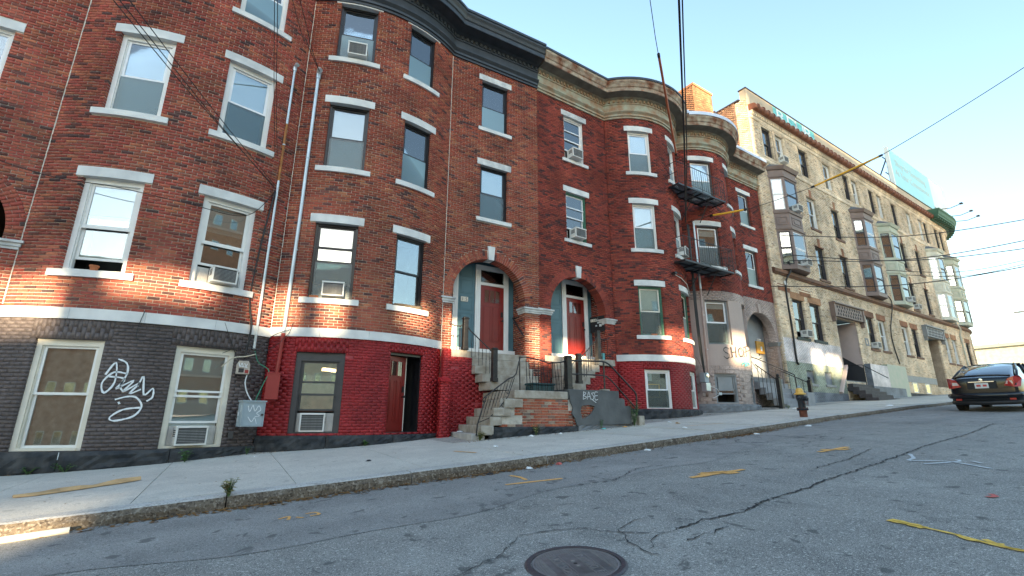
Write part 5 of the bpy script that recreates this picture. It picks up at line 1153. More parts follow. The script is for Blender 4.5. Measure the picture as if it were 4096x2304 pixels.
ac_unit(yo(2.35, 7.54), 0, 0, 'air conditioner in the lower front window of the first brown oriel', y=-.26); ac_unit(yo(2.35, 10.56), 0, 0, 'air conditioner in the upper front window of the first brown oriel', y=-.26); ac_unit(yo(16.25, 7.54), 0, 0, 'air conditioner in the lower window of the green oriel', y=-.26)
mat('brick_loose', (.45, .15, .06), .9, .2)
for M_, x, lb in ((WIN2[0][1], -.36, 'loose orange brick under the air conditioner on the stone sill'), (WIN3[0][1], .02, 'loose orange brick lying on the sill of the green-framed bow window')): tag(obj('loose_brick', MB().box(-.1, .1, -.05, .05, 0, .06), 'brick_loose', None, M_ @ T((x, -.085, .002))), lb, 'brick')
o = tag(obj('rolled_cloth', MB().tube([(-.40, 0, .04), (-.2, .01, .05), (.0, -.01, .045), (.25, .0, .05), (.42, -.02, .06)], [.03, .045, .05, .05, .06], 10), 'earth', None, WIN2[3][1] @ T((0, -.09, .0)), smooth=True), 'brown rolled cloth lying along the sill of a black first-floor window', 'cloth')
t = empty('flower_pot', 'small clay flower pot on the sill of the open white first-floor window', 'flower pot', WIN1[0][1] @ T((.0, -.05, .0))); obj('pot', MB().lathe([(.05, 0), (.07, .1), (.08, .1), (.08, .13), (.06, .13)], 12), 'brick_loose', t); obj('soil', MB().lathe([(.0, .115), (.058, .118)], 12), 'earth', t)
# ---------------------------------------------------------------- fire escapes
def fire_escape(zf, label, x0, x1, rail=.92):
    y0, y1 = -1.52, -.72; t = empty('fire_escape', label, 'fire escape', FC.M @ T(((x0 + x1) / 2, y0, zf))); o = T((-(x0 + x1) / 2, -y0, -zf))
    p = lambda n, mb, **k: obj(n, mb, 'black_metal', t, o, **k)
    for y_ in (y0, (y0 + y1) / 2, y1): p('edge_beam', MB().box(x0, x1, y_ - .012, y_ + .012, zf - .07, zf))
    for k in range(5): x = x0 + (x1 - x0) * k / 4; p('cross_beam', MB().box(x - .012, x + .012, y0, y1, zf - .075, zf - .012))
    sm = MB().box(x0, x1, -.014, .014, 0, .007).mesh('floor_slat'); sm.materials.append(MATS['black_metal'])
    n = 20
    for k in range(n): obj('floor_slat', sm, None, t, o @ T((0, y0 + (y1 - y0) * (k + .5) / n, zf)))
    for x in (x0, (x0 + x1) * .5, x1): p('post', MB().tube([(x, y0, zf - .05), (x, y0, zf + rail)], .014, 6))
    p('top_rail', MB().tube([(x0 - .02, -.9, zf + rail), (x0, y0, zf + rail), (x1, y0, zf + rail), (x1 - .05, -.95, zf + rail)], .016, 6)); p('mid_rail', MB().tube([(x0, -.9, zf + rail * .52), (x0, y0, zf + rail * .52)], .012, 6)); p('mid_rail', MB().tube([(x0, y0, zf + .10), (x1, y0, zf + .10)], .010, 6))
    bm_ = MB().tube([(0, 0, .1), (0, 0, rail)], .0075, 5).mesh('baluster'); bm_.materials.append(MATS['black_metal'])
    for k in range(1, 22): obj('baluster', bm_, None, t, o @ T((x0 + (x1 - x0) * k / 22, y0, zf)))
    for k in range(1, 4): obj('baluster', bm_, None, t, o @ T((x1 - .012 * k, y0 + .14 * k, zf)))
    for xb, xw in ((x0 + 1.15, x0 + 1.2), (x0 + 2.1, x0 + 2.1)): p('bracket', MB().tube([(xb, y0 + .1, zf - .06), (xw, -.66 if xw < 7.6 else -.86, zf - .95)], .020, 6)); p('bracket', MB().box(xb - .02, xb + .02, y0, -.6, zf - .10, zf - .076))
fire_escape(8.72, 'upper black iron fire escape balcony on the bow between the rusty cornices', 5.60, 8.62); fire_escape(5.62, 'lower black iron fire escape balcony above the taupe painted storey', 5.55, 8.60)
# ---------------------------------------------------------------- pipes, conduits, boxes
def pipe(name, label, segs, cat='pipe', straps=(), frame=None):
    F_ = frame.M if frame else I4; v = Vector(segs[0][0][-1]); t = empty(name, label, cat, F_ @ T(v))
    for path, r_, m in segs: obj('pipe_length', MB().tube(path, r_, 10), m, t, T(-v), smooth='auto')
    for (x, y, z), r_ in straps: obj('strap', MB().lathe([(r_, -.012), (r_ + .008, -.012), (r_ + .008, .012), (r_, .012)], 10, (x, y, z)), 'galvanised', t, T(-v))
    return t
x, y = .28, 12.04
pipe('conduit', 'rusting grey service conduit on the right edge of the white-windowed house', [([(x, y, 5.6), (x, y, 1.45)], .030, 'galvanised'), ([(x, y, 7.2), (x, y, 5.6)], .0302, 'rust_pipe'), ([(x, y, 8.86), (x, y, 7.2)], .030, 'galvanised'), ([(x, y, 8.80), (x, y - .01, 8.92), (x + .03, y - .10, 8.95), (x + .05, y - .14, 8.90)], .045, 'galvanised')], 'conduit', [((x, y, z), .031) for z in (2.6, 3.9, 5.2, 6.6, 8.2)])
x, y = .86, 12.02
pipe('conduit', 'galvanised service conduit turning red as it runs down to the red box', [([(x - .03, y, 1.86), (x - .06, y, .93)], .046, 'pipe_red'), ([(x, y, 8.80), (x, y, 5.0)], .044, 'galvanised'), ([(x, y, 5.0), (x - .03, y, 1.862)], .0435, 'galvanised'), ([(x, y, 8.78), (x, y, 8.95), (x + .0, y - .12, 9.0), (x + .02, y - .18, 8.92)], .06, 'galvanised')], 'conduit', [((x, y, z), .046) for z in (3.9, 6.4, 8.3)])
pipe('conduit', 'service pipe on the taupe house, white above and taupe below the paint line', [([(7.55, -.66, 4.97), (7.48, -.68, 4.0), (7.46, -.68, 1.75), (7.6, -.62, 1.45)], .042, 'pipe_taupe'), ([(7.60, -.62, 7.85), (7.60, -.62, 6.2), (7.55, -.66, 4.972)], .0425, 'galvanised')], 'conduit', [((7.52, -.67, z), .05) for z in (3.9, 2.55)], FC)
t = empty('meter_box', 'tan rounded utility box with graffiti and stickers between the two painted basements', 'utility box', T((.12, 11.86, .88)))
obj('body', MB().prism([(-.13, 0), (.13, 0), (.13, .20), (.09, .28), (-.09, .28), (-.13, .20)], -.09, .09), 'curtain', t, bevel=.01); obj('sticker', MB().box(-.08, .02, -.093, -.091, .03, .12), 'spray_black', t); obj('sticker', MB().box(.04, .11, -.093, -.091, .02, .09), 'pipe_red', t)
obj('graffiti', strokes([[(-.09, .24), (-.06, .15), (-.03, .23), (.0, .15)], [(.02, .23), (.05, .16), (.07, .22)], [(-.08, .17), (.08, .14)]], .012), 'spray_white', t, T((0, -.09, 0)))
mat('box_grey', (.30, .36, .39), .5, .1, 4)
t = empty('meter_box', 'large grey metal utility cabinet with white tags below the tan box', 'utility box', T((.40, 11.66, -.20)) @ Matrix.Rotation(R(14), 4, 'Z'))
obj('cabinet', MB().box(-.22, .22, -.12, .18, 0, .50), 'box_grey', t, bevel=.006); obj('lid', MB().box(-.235, .235, -.14, .19, .501, .53), 'box_grey', t); obj('door', MB().ring(-.20, .20, .02, .48, .012, -.132, -.121), 'box_grey', t); obj('hasp', MB().box(.15, .19, -.145, -.121, .22, .26), 'black_metal', t)
obj('graffiti', strokes([[(-.12, .42), (-.08, .30), (-.03, .43), (.02, .31), (.08, .42), (.13, .34), (.06, .27), (.12, .22), (.03, .20)], [(-.1, .2), (-.02, .1), (.03, .18), (.08, .06)]], .014), 'spray_white', t, T((0, -.128, 0)))
obj('sticker', MB().box(-.221, -.2205, -.06, .0, .30, .44), 'blind_white', t); obj('graffiti', strokes([[(0, .22), (.03, .30), (.05, .22), (.07, .3), (.09, .22), (.12, .3)], [(0, .08), (.02, .18), (.06, .1), (.09, .18), (.13, .09)]], .016), 'spray_white', t, T((-.226, .14, 0)) @ Matrix.Rotation(R(-90), 4, 'Z'))
t = empty('meter_box', 'plain red painted metal box under the red conduit', 'utility box', T((.74, 11.86, .36)) @ Matrix.Rotation(R(-6), 4, 'Z')); obj('cabinet', MB().box(-.13, .13, -.12, .14, 0, .55), 'pipe_red', t, bevel=.005); obj('lid', MB().box(-.14, .14, -.13, .14, .551, .575), 'pipe_red', t)
tag(obj('junction_box', MB().box(-.05, .05, 0, .06, 0, .16), 'dark_grey_paint', None, T((.08, 11.92, -.45)), bevel=.01), 'tiny dark junction box low on the brown basement wall', 'utility box')
t = empty('gas_meter', 'yellow metal meter cabinet hung inside the taupe archway', 'utility box', FC.M @ T((13.45, .48, 2.95))); mat('yellow_box', (.50, .24, .03), .5, .25, 6); obj('cabinet', MB().box(-.32, .32, 0, .11, 0, .58), 'yellow_box', t, bevel=.01); obj('label', MB().box(-.02, .10, -.004, -.001, .12, .34), 'blind_white', t)
for k in range(3): obj('fitting', MB().lathe([(.03, 0), (.03, .08), (.05, .09), (.04, .13), (.0, .13)], 8, (-.12 + k * .12, .05, .58)), 'ac_panel', t)
t = empty('electric_meter', 'grey electric meters with cables at the corner of the taupe and red basements', 'utility box', FC.M @ T((7.28, -.62, 1.30))); obj('socket', MB().box(-.13, .13, -.1, .12, 0, .36), 'box_grey', t, bevel=.01); obj('dial', MB().lathe([(.0, -.06), (.075, -.055), (.08, 0)], 12, (0, -.1, .24), 'y'), 'glass_dull', t); obj('lower_box', MB().box(-.1, .16, -.12, .1, -.32, -.02), 'galvanised', t, bevel=.01)
t = empty('security_camera', 'small security camera on a conduit on the bow below the lower fire escape', 'camera', FC.M @ T((5.35, -1.08, 5.12))); obj('body', MB().box(-.06, .06, -.16, .0, -.04, .05), 'black_metal', t, bevel=.01); obj('conduit', MB().tube([(.05, -.01, 0), (.5, .02, -.08), (1.0, .16, -.2), (1.5, .42, -.5)], .012, 6), 'galvanised', t)
# ---------------------------------------------------------------- overhead wires and cables
def wire(label, pts, r=.011, m='wire_black', name='overhead_wire', cat='wire', sleeves=(), n=10, group=None):
    P = [Vector(p) for p in pts]; Q = []
    for i in range(len(P) - 1):
        p0, p1, p2, p3 = P[max(i - 1, 0)], P[i], P[i + 1], P[min(i + 2, len(P) - 1)]
        for k in range(n): t_ = k / n; Q.append(.5 * ((2 * p1) + (p2 - p0) * t_ + (2 * p0 - 5 * p1 + 4 * p2 - p3) * t_ * t_ + (3 * p1 - p0 - 3 * p2 + p3) * t_ ** 3))
    Q.append(P[-1])
    if not sleeves: return tag(obj(name, MB().tube(Q, r, 6), m, None, smooth=True), label, cat, group)
    t = empty(name, label, cat, T(P[0])); obj('conductor', MB().tube(Q, r, 6), m, t, T(-P[0]), smooth=True)
    for a, b, rs, ms in sleeves:
        a, b = Vector(a), Vector(b); u = (b - a).normalized(); obj('guard_sleeve', MB().tube([a, (a + b) / 2 + Vector((0, 0, -.012)), b], rs, 10), ms, t, T(-P[0]), smooth='auto')
        for e in (a, b): obj('sleeve_tape', MB().tube([e - u * .06, e + u * .06], rs * 1.12, 10), 'wire_black', t, T(-P[0]))
    return t
for k, dx in enumerate((0, .10)): wire('thick black service cable strung over the street to the fire-escape house' if k == 0 else 'second black service cable strung close beside the thick cable', [(15.04 + dx * .3, 12.03, 7.67 + dx), (10.9 + dx, 8.5, 7.82), (6.72 + dx, 5, 8.11), (2 + dx, 1, 8.75), (-4, -4.2, 9.9)], .026 if k == 0 else .017)
wire('black wire with an orange guard sleeve rising from the upper fire escape', [(13.81, 11.15, 9.79), (9.9, 8.3, 10.75), (8.46, 7.2, 11.03), (2, 2.2, 12.3), (-4, -2.6, 13.8)], .011, sleeves=[((13.6, 11.0, 9.84), (9.95, 8.33, 10.74), .040, 'sleeve_orange')])
wire('black wire with two yellow guard sleeves leading to the far right', [(15.3, 12.0, 7.75), (16.59, 11.92, 8.31), (17.17, 10.76, 8.22), (18.2, 8.59, 8.56), (19.17, 6.64, 9.18), (20.96, 3, 11.07), (22.5, -.5, 13.2)], .012, sleeves=[((16.55, 11.9, 8.27), (17.17, 10.76, 8.24), .042, 'sleeve_yellow'), ((18.2, 8.59, 8.56), (19.17, 6.64, 9.18), .036, 'sleeve_yellow')])
for k, (a, b, c) in enumerate((((.21, 12, 5.4), (-2.35, 8, 6.05), (-7.6, -.2, 8.0)), ((.24, 12, 5.42), (-2.18, 8, 6.15), (-7.3, -.2, 8.1)), ((.22, 12, 5.36), (-2.28, 8.1, 6.13), (-7.5, -.2, 7.9)))): wire('slack black service wire slanting across the white-windowed bow', [a, (((a[0] + b[0]) / 2), (a[1] + b[1]) / 2, (a[2] + b[2]) / 2 - .05), b, c], .008, group='service wires crossing the white-windowed bow')
for k in range(2): wire('thin black drop wire hanging past the right-hand white windows', [(.12 + k * .05, 11.95, 6.2), (-.1 + k * .04, 10, 6.7), (-.29 + k * .05, 8, 7.14), (-.9, 2, 9.0)], .007, group='drop wires past the white windows')
for k in range(2): wire('black wire running up from the galvanised weatherhead', [(.86, 11.86, 8.9), (.42 + k * .08, 11, 8.98), (-.02 + k * .15, 10, 9.12 + k * .07), (-3.2, 2, 11.4)], .009, group='wires from the weatherhead')
wire('black cable looped along the brick between the white-windowed floors', [(-5.2, 11.9, 4.85), (-3.75, 11.95, 4.6), (-2.6, 11.5, 4.45), (-1.4, 11.45, 4.36), (-.3, 11.72, 4.42), (.2, 12.0, 5.2)], .008, name='wall_cable', cat='cable')
wire('bundle of dark cables dropping beside the rusting conduit to the tan box', [(.24, 12.0, 5.3), (.10, 11.98, 3.8), (.05, 11.96, 2.6), (.16, 11.93, 1.9), (.12, 11.9, 1.2)], .020, name='wall_cable', cat='cable'); wire('tangle of thin cable looping over the belt course by the tan box', [(.95, 11.98, 1.95), (.6, 11.9, 1.75), (.3, 11.85, 1.35), (.05, 11.85, 1.15), (-.15, 11.84, 1.5), (-.35, 11.78, 1.95)], .007, name='wall_cable', cat='cable')
wire('second thin cable looping across the corner above the tan box', [(-.3, 11.8, 1.3), (.1, 11.88, 1.5), (.5, 11.9, 1.4), (.9, 11.94, 1.8), (1.0, 11.97, 2.1)], .006, name='wall_cable', cat='cable')
wire('cream cable sagging from the tan box to the basement window frame', [(.32, 11.85, 1.32), (.15, 11.8, 1.26), (-.1, 11.76, 1.2), (-.28, 11.73, 1.0)], .013, 'wire_cream', name='wall_cable', cat='cable'); wire('green ground wire curling between the grey and red boxes', [(.30, 11.88, 1.4), (.40, 11.86, 1.15), (.62, 11.8, .98), (.55, 11.72, .7), (.47, 11.66, .45), (.44, 11.66, .33)], .009, 'wire_green', name='wall_cable', cat='cable'); wire('white flexible cable hanging between the tan and grey boxes', [(.22, 11.84, .9), (.2, 11.78, .7), (.26, 11.74, .5), (.36, 11.68, .33)], .013, 'wire_white', name='wall_cable', cat='cable')
wire('thin dark cable stapled under the belt course of the brown basement', [(-1.72, 11.54, 2.0), (-1.75, 11.54, 1.45), (-1.3, 11.52, 1.5), (-.6, 11.62, 1.42), (.0, 11.88, 1.42)], .007, name='wall_cable', cat='cable')
for k in range(3): d_ = k * .06; w3 = [FC.w(*p) for p in ((7.0 + d_, -.72, 7.6), (7.04 + d_ * .5, -.72, 6.2), (6.86 + d_, -.80, 4.4), (6.90 + d_, -.80, 2.6), (7.12 + d_ * .5, -.72, 1.8), (7.22, -.70, 1.55))]; wire('thick black cable running down the corner beside the taupe storey', w3, .022, name='wall_cable', cat='cable', group='cables down the corner of the bow')
wire('white cable curling from the meters onto the taupe block wall', [FC.w(*p) for p in ((7.3, -.7, 1.2), (7.75, -.78, 1.05), (7.8, -.8, .85), (7.5, -.72, .72))], .012, 'wire_white', name='wall_cable', cat='cable')
wire('thin cable slanting down the bow of the rusty-corniced house', [FC.w(*p) for p in ((4.6, -.98, 2.76), (5.5, -1.08, 2.45), (6.4, -.96, 2.15), (6.8, -.86, 1.85))], .006, name='wall_cable', cat='cable')
for k, (a, b) in enumerate((((22.9, 12.66, 8.9), (31.4, 6, 9.12)), ((23.3, 12.68, 7.65), (30.45, 6, 7.88)), ((23.0, 12.67, 7.9), (30.1, 6, 7.43)), ((35.9, 13.48, 9.34), (44.3, 9, 10.16)), ((38.6, 13.65, 9.5), (44.0, 9, 9.84)), ((21.3, 12.6, 6.0), (30.0, 5.6, 6.6)))):
    a, b = Vector(a), Vector(b); m_ = (a + b) / 2 + Vector((0, 0, -.45)); c = b + (b - a) * .7 + Vector((0, 0, 1.2)); wire('slack wire strung from the yellow building out over the hill street', [a, m_, b, c], .02, group='wires from the yellow building')
wire('heavy black cable down the front corner of the yellow building', [FY.w(*p) for p in ((1.25, -.25, 7.7), (1.34, -.22, 7.2), (1.0, -.05, 6.4), (.99, -.05, 4.2), (.96, -.05, 2.75), (1.1, -.05, 2.5))], .045, name='wall_cable', cat='cable'); wire('black cable down the yellow facade beside the green painted block', [FY.w(*p) for p in ((13.2, -.2, 8.2), (13.3, -.2, 7.8), (14.0, -.2, 7.2), (13.4, -.05, 5.5), (13.3, -.05, 4.5), (13.67, -.05, 3.3))], .03, name='wall_cable', cat='cable')
pipe('downpipe', 'pale downpipe on the rounded end of the yellow building', [([(26.9, -.08, 13.2), (26.9, -.08, 7.3), (27.2, -.2, 6.9), (27.3, -.06, 6.4), (27.6, -.06, 2.2)], .06, 'oriel_pale')], 'downpipe', (), FY)
# ---------------------------------------------------------------- graffiti on walls
xg, yg = bow1.map(U(bow1, -.0)); Mg = FA.M @ secM(bow1, U(bow1, .0), 0, .012)
tag(obj('graffiti', strokes([[(-.28, 1.05), (-.14, .98), (-.10, .80), (-.16, .55), (-.10, .45)], [(-.42, .75), (-.30, .98), (-.26, .62), (-.38, .42), (-.44, .60), (-.30, .80), (-.10, .78)], [(-.36, .72), (-.12, .68), (-.22, .50), (.02, .66), (-.10, .45), (.12, .62), (.0, .42), (.16, .50)], [(.10, .55), (.16, .74), (.22, .40), (.34, .52), (.36, .36), (.28, .28)], [(-.20, .30), (-.02, .36), (.12, .34), (.22, .18), (.12, .0), (-.14, -.08), (-.22, -.02), (-.05, .12), (.2, .16)], [(-.14, .26), (-.12, .22)]], .030, d=.001), 'spray_white', None, Mg), 'white spray-painted scrawl on the brown basement wall between the windows', 'graffiti')
lets = {'S': [[(.30, .36), (.15, .42), (.02, .32), (.10, .22), (.26, .16), (.28, .04), (.14, -.02), (.0, .06)]], 'H': [[(0, .42), (.02, 0)], [(.02, .2), (.22, .22)], [(.24, .44), (.22, 0)]], 'O': [[(.14, .38), (.02, .26), (.06, .06), (.2, .04), (.26, .22), (.14, .38)]], 'P': [[(.02, .4), (.04, 0)], [(.0, .38), (.2, .42), (.26, .28), (.04, .2)]], '.': [[(0, 0), (.03, .01)]]}
ln_ = []; xx = 0
for ch_ in 'S.H.O.P.':
    for l_ in lets[ch_]: ln_.append([(xx + p[0], p[1] + xx * .09) for p in l_])
    xx += .36 if ch_ == 'S' else .07 if ch_ == '.' else .29
tag(obj('graffiti', strokes(ln_, .036, d=.0), 'spray_black', None, FC.M @ secM(bow4, U(bow4, -.45), 2.26, .03) @ T((-.60, -.02, 0))), 'black hand-painted letters S.H.O.P. on the taupe stucco', 'graffiti')
tag(obj('graffiti', strokes([[(-.3, 0), (-.1, .1), (.0, .02), (.15, .12), (.35, .05)], [(-.25, .05), (0, .13), (.3, .1)], [(-.1, -.02), (.2, .03)]], .05, d=.0), 'spray_teal', None, FC.M @ secM(bow4, U(bow4, .15), 2.02, .032)), 'pale turquoise paint smear below the letters on taupe stucco', 'graffiti')
bl = {'B': [[(0, 0), (.02, .2)], [(.02, .2), (.1, .16), (.02, .1), (.12, .06), (0, 0)]], 'A': [[(0, 0), (.06, .2), (.12, 0)], [(.02, .07), (.11, .08)]], 'S': [[(.1, .18), (.02, .16), (.09, .08), (.06, 0), (0, .02)]], 'E': [[(.1, .2), (0, .19), (.0, 0), (.1, .01)], [(0, .1), (.09, .11)]]}
ln_ = []; xx = 0
for ch_ in 'BASE':
    for l_ in bl[ch_]: ln_.append([(xx + p[0], p[1]) for p in l_])
    xx += .135
tag(obj('graffiti', strokes(ln_ + [[(.3, .0), (.44, -.08)]], .013, d=.0), 'spray_white', None, T((8.07, 10.25, .47))), 'white tag reading BASE on the grey stucco of the stoop', 'graffiti')
# ================================================================ steps and rails of the taupe archway
t = empty('stoop', 'grey painted steps leading up to the taupe archway', 'stoop', FC.M @ T((12.7, -.6, ground_at(20.8, 12.4)))); o_ = T((-12.7, .6, -ground_at(20.8, 12.4)))
mat('grey_step', (.27, .275, .285), .75, .15, 4, .2, 20)
for k in range(5): z = 1.75 - .235 * (k + 1); obj('step', MB().box(11.55, 13.95, -.27 * (k + 1), -.02 if k == 0 else -.27 * k + .02, z - .30, z), 'grey_step', t, o_, bevel=.012)
obj('cheek_block', MB().box(13.1, 13.7, -1.45, -.85, .3, 1.08), 'grey_step', t, o_, bevel=.015)
for lb, x, y, zt_ in (('black railing with ball-topped newel on the left of the taupe archway steps', 10.9, -1.45, 1.66), ('black railing with square newel on the right of the taupe archway steps', 13.85, -1.25, 1.70)):
    zb = ground_at(FC.w(x, y, 0).x, FC.w(x, y, 0).y); q = empty('railing', lb, 'railing', FC.M @ T((x, y, zb))); L_ = T((-x, -y, -zb))
    n_ = obj('newel_post', MB().box(x - .075, x + .075, y - .075, y + .075, zb - .05, zt_ - .08), 'black_metal', q, L_, bevel=.006); obj('finial', MB().lathe([(.03, -.08), (.09, -.07), (.09, -.05), (.03, -.04), (.06, .0), (.065, .03), (.04, .07), (.0, .08)], 12, (x, y, zt_)), 'black_metal', n_, smooth='auto')
    e = (x - .55 if x < 12 else x - .35, -.15 if x < 12 else .1, zt_ + .62)
    if x > 12: e = (13.1, -.1, 2.25)
    else: e = (10.95, -.55, 2.2)
    obj('handrail', MB().tube([(x, y, zt_ - .2), e], .02, 8), 'black_metal', q, L_)
    for k in range(1, 6): a = lerp((x, y, zt_ - .2), e, k / 5.5); obj('baluster', MB().tube([a, (a[0], a[1], max(zb, zb + (a[2] - zt_ + .2) * .9))], .011, 6), 'black_metal', q, L_)
q = empty('handrail', 'black pipe handrail slanting down the middle of the taupe archway steps', 'handrail', FC.M @ T((13.0, -1.1, 1.1))); obj('rail', MB().tube([(12.3, .5, 2.75), (12.45, .2, 2.62), (13.0, -1.05, 1.85), (13.0, -1.1, 1.8)], .022, 8), 'black_metal', q, T((-13.0, 1.1, -1.1))); obj('post', MB().tube([(13.0, -1.08, 1.83), (13.0, -1.1, 1.05)], .022, 8), 'black_metal', q, T((-13.0, 1.1, -1.1)))
# ---------------------------------------------------------------- billboard on the yellow building's roof
mat('board_teal', (.34, .66, .72), .6, .08, .5); mat('board_pale', (.62, .70, .72), .6, .06, .5)
t = empty('billboard', 'large turquoise roof billboard with white lettering and a pale end panel', 'billboard', FY.M @ T((26.5, .8, 16.5))); o_ = T((-26.5, -.8, -16.5)); p = lambda n, mb, m, **k: obj(n, mb, m, t, o_, **k)
b = p('panel', MB().box(21.75, 30.75, .30, .42, 17.95, 21.45), 'board_teal'); b2 = p('panel', MB().box(30.76, 34.6, .31, .42, 18.6, 21.45), 'board_pale'); p('end_trim', MB().box(21.55, 21.748, .26, .50, 17.8, 21.55), 'white_paint')
for k, (tx, sz, zz) in enumerate((('Shop for Something', 1.0, 20.5), ('At Your Convenience', 1.0, 19.55))): obj('lettering', text_mesh(tx, sz * .85, .004), 'blind_white', b, T((26.2, .294, zz)) @ Matrix.Rotation(R(90), 4, 'X'))
for x in (21.9, 24, 26.5, 29, 31.5, 34): p('stanchion', MB().tube([(x, .6, 16.5), (x, .55, 21.3)], .05, 6).tube([(x, 2.6, 16.5), (x, .6, 20.6)], .05, 6).tube([(x, 2.0, 17.8), (x, .6, 17.9)], .04, 6), 'black_metal')
for z in (18.2, 19.4, 20.8): p('brace', MB().tube([(21.6, .7, z), (34.4, .7, z)], .04, 6), 'black_metal')
p('catwalk', MB().box(21.3, 34.6, .45, 1.5, 17.75, 17.82), 'dark_slate')
for x in (29.5, 32.2, 34.2): l = p('arm', MB().tube([(x, .3, 17.9), (x + .2, -.9, 17.7), (x + .25, -1.6, 17.85)], .03, 6), 'black_metal'); obj('lamp_head', MB().box(x + .1, x + .4, -1.75, -1.55, 17.82, 17.92), 'black_metal', l)
# ================================================================ street things
# hydrant
hx, hy = 14.55, 8.2; mat('hyd_black', (.012, .015, .022), .4, .4, 10, .1, 40); mat('hyd_yellow', (.72, .42, .09), .5, .15, 8); mat('hyd_rust', (.14, .045, .025), .85, .35, 8, .3, 40)
t = empty('fire_hydrant', 'black fire hydrant with yellow bonnet and rusty foot at the kerb', 'fire hydrant', T((hx, hy, ground_at(hx, hy) - .01)) @ Matrix.Rotation(R(-2.5), 4, 'Y'))
obj('foot', MB().lathe([(.105, 0), (.105, .20), (.11, .21)], 20), 'hyd_rust', t, smooth='auto'); obj('flange', MB().lathe([(.15, .205), (.155, .215), (.155, .245), (.14, .255)], 20), 'hyd_black', t, smooth='auto')
for k in range(8): a = k * math.pi / 4; obj('bolt', MB().lathe([(.016, .19), (.016, .275), (.0, .276)], 6, (.132 * math.cos(a), .132 * math.sin(a), 0)), 'hyd_rust', t)
obj('barrel', MB().lathe([(.10, .256), (.098, .46), (.115, .50), (.125, .56), (.115, .63), (.10, .645)], 20), 'hyd_black', t, smooth='auto'); obj('bonnet', MB().lathe([(.115, .646), (.155, .65), (.16, .67), (.13, .69), (.105, .71), (.10, .77), (.075, .82), (.05, .835)], 20), 'hyd_yellow', t, smooth='auto'); obj('operating_nut', MB().lathe([(.055, .836), (.055, .87), (.03, .88), (.026, .92), (.0, .922)], 10), 'box_grey', t, smooth='auto')
for ang, r_, z in ((-90, .075, .53), (10, .055, .56), (190, .055, .56)):
    n_ = obj('nozzle', MB().lathe([(r_ * .8, .09), (r_ * .8, .15), (r_, .152), (r_, .19), (r_ * .5, .20), (r_ * .3, .215), (.0, .216)], 14, (0, 0, 0), 'x'), 'hyd_black', t, T((0, 0, z)) @ Matrix.Rotation(R(ang), 4, 'Z'), smooth='auto')
obj('chain', MB().tube([(.1, -.12, .47), (.05, -.15, .38), (-.03, -.13, .37), (-.08, -.1, .45)], .006, 5), 'hyd_rust', t)
# manhole cover
mx_, my_ = 2.256, 3.018; nrm = Vector((-.062, -.029, 1)).normalized(); ex_ = Vector((1, 0, .062)).normalized(); ey_ = nrm.cross(ex_); Mm = T((mx_, my_, g_road(mx_, my_))) @ Matrix((ex_, ey_, nrm)).transposed().to_4x4() @ Matrix.Scale(.925, 4)
mat('cast_iron', (.075, .068, .078), .5, .25, 12, .2, 60, metal=.35); mat('cast_worn', (.26, .25, .25), .45, .2, 12, metal=.35)
t = empty('manhole_cover', 'round cast-iron manhole cover lettered BOSTON DRAIN set in the asphalt', 'manhole cover', Mm); Mr = Matrix.Rotation(R(76.7), 4, 'Z')
obj('rim', MB().lathe([(.335, -.03), (.345, .014), (.375, .016), (.39, .004), (.39, -.03)], 48), 'cast_iron', t); obj('plate', MB().lathe([(.333, -.03), (.333, .004), (.0, .0041)], 48), 'cast_iron', t); obj('plate_ring', MB().lathe([(.318, .0042), (.318, .009), (.331, .009), (.331, .0042)], 48), 'cast_worn', t)
for k in range(-15, 16):
    u = k * .021; hw = math.sqrt(max(0, .316 ** 2 - u * u))
    for ax in (0, 1):
        for sg in (-1, 1):
            lo = .215 if abs(u) < .24 else 0
            if hw - lo > .02: obj('tread_bar', MB().box(u - .0028, u + .0028, lo, hw, .0042, .008) if sg > 0 else MB().box(u - .0028, u + .0028, -hw, -lo, .0042, .008), 'cast_worn', t, Mr @ Matrix.Rotation(R(90 * ax), 4, 'Z'))
for tx, yy in (('BOSTON', .105), ('DRAIN', -.105)): o = obj('letter_panel', MB().ring(-.215, .215, -.045, .045, .005, -.002, .004), 'cast_worn', t, Mr @ T((0, yy, .0062)) @ Matrix.Rotation(R(-90), 4, 'X')); obj('lettering', text_mesh(tx, .088, .002), 'cast_worn', t, Mr @ T((0, yy, .0065)) @ Matrix.Diagonal((1.15, 1, 1, 1)))
obj('pick_hole', MB().lathe([(.016, .0042), (.016, .0046), (.0, .0047)], 12), 'wire_black', t); 
for yy in (-.055, .055): obj('stud', MB().box(-.014, .014, yy - .012, yy + .012, .0042, .01), 'cast_worn', t, Mr @ Matrix.Rotation(R(90), 4, 'Z'))
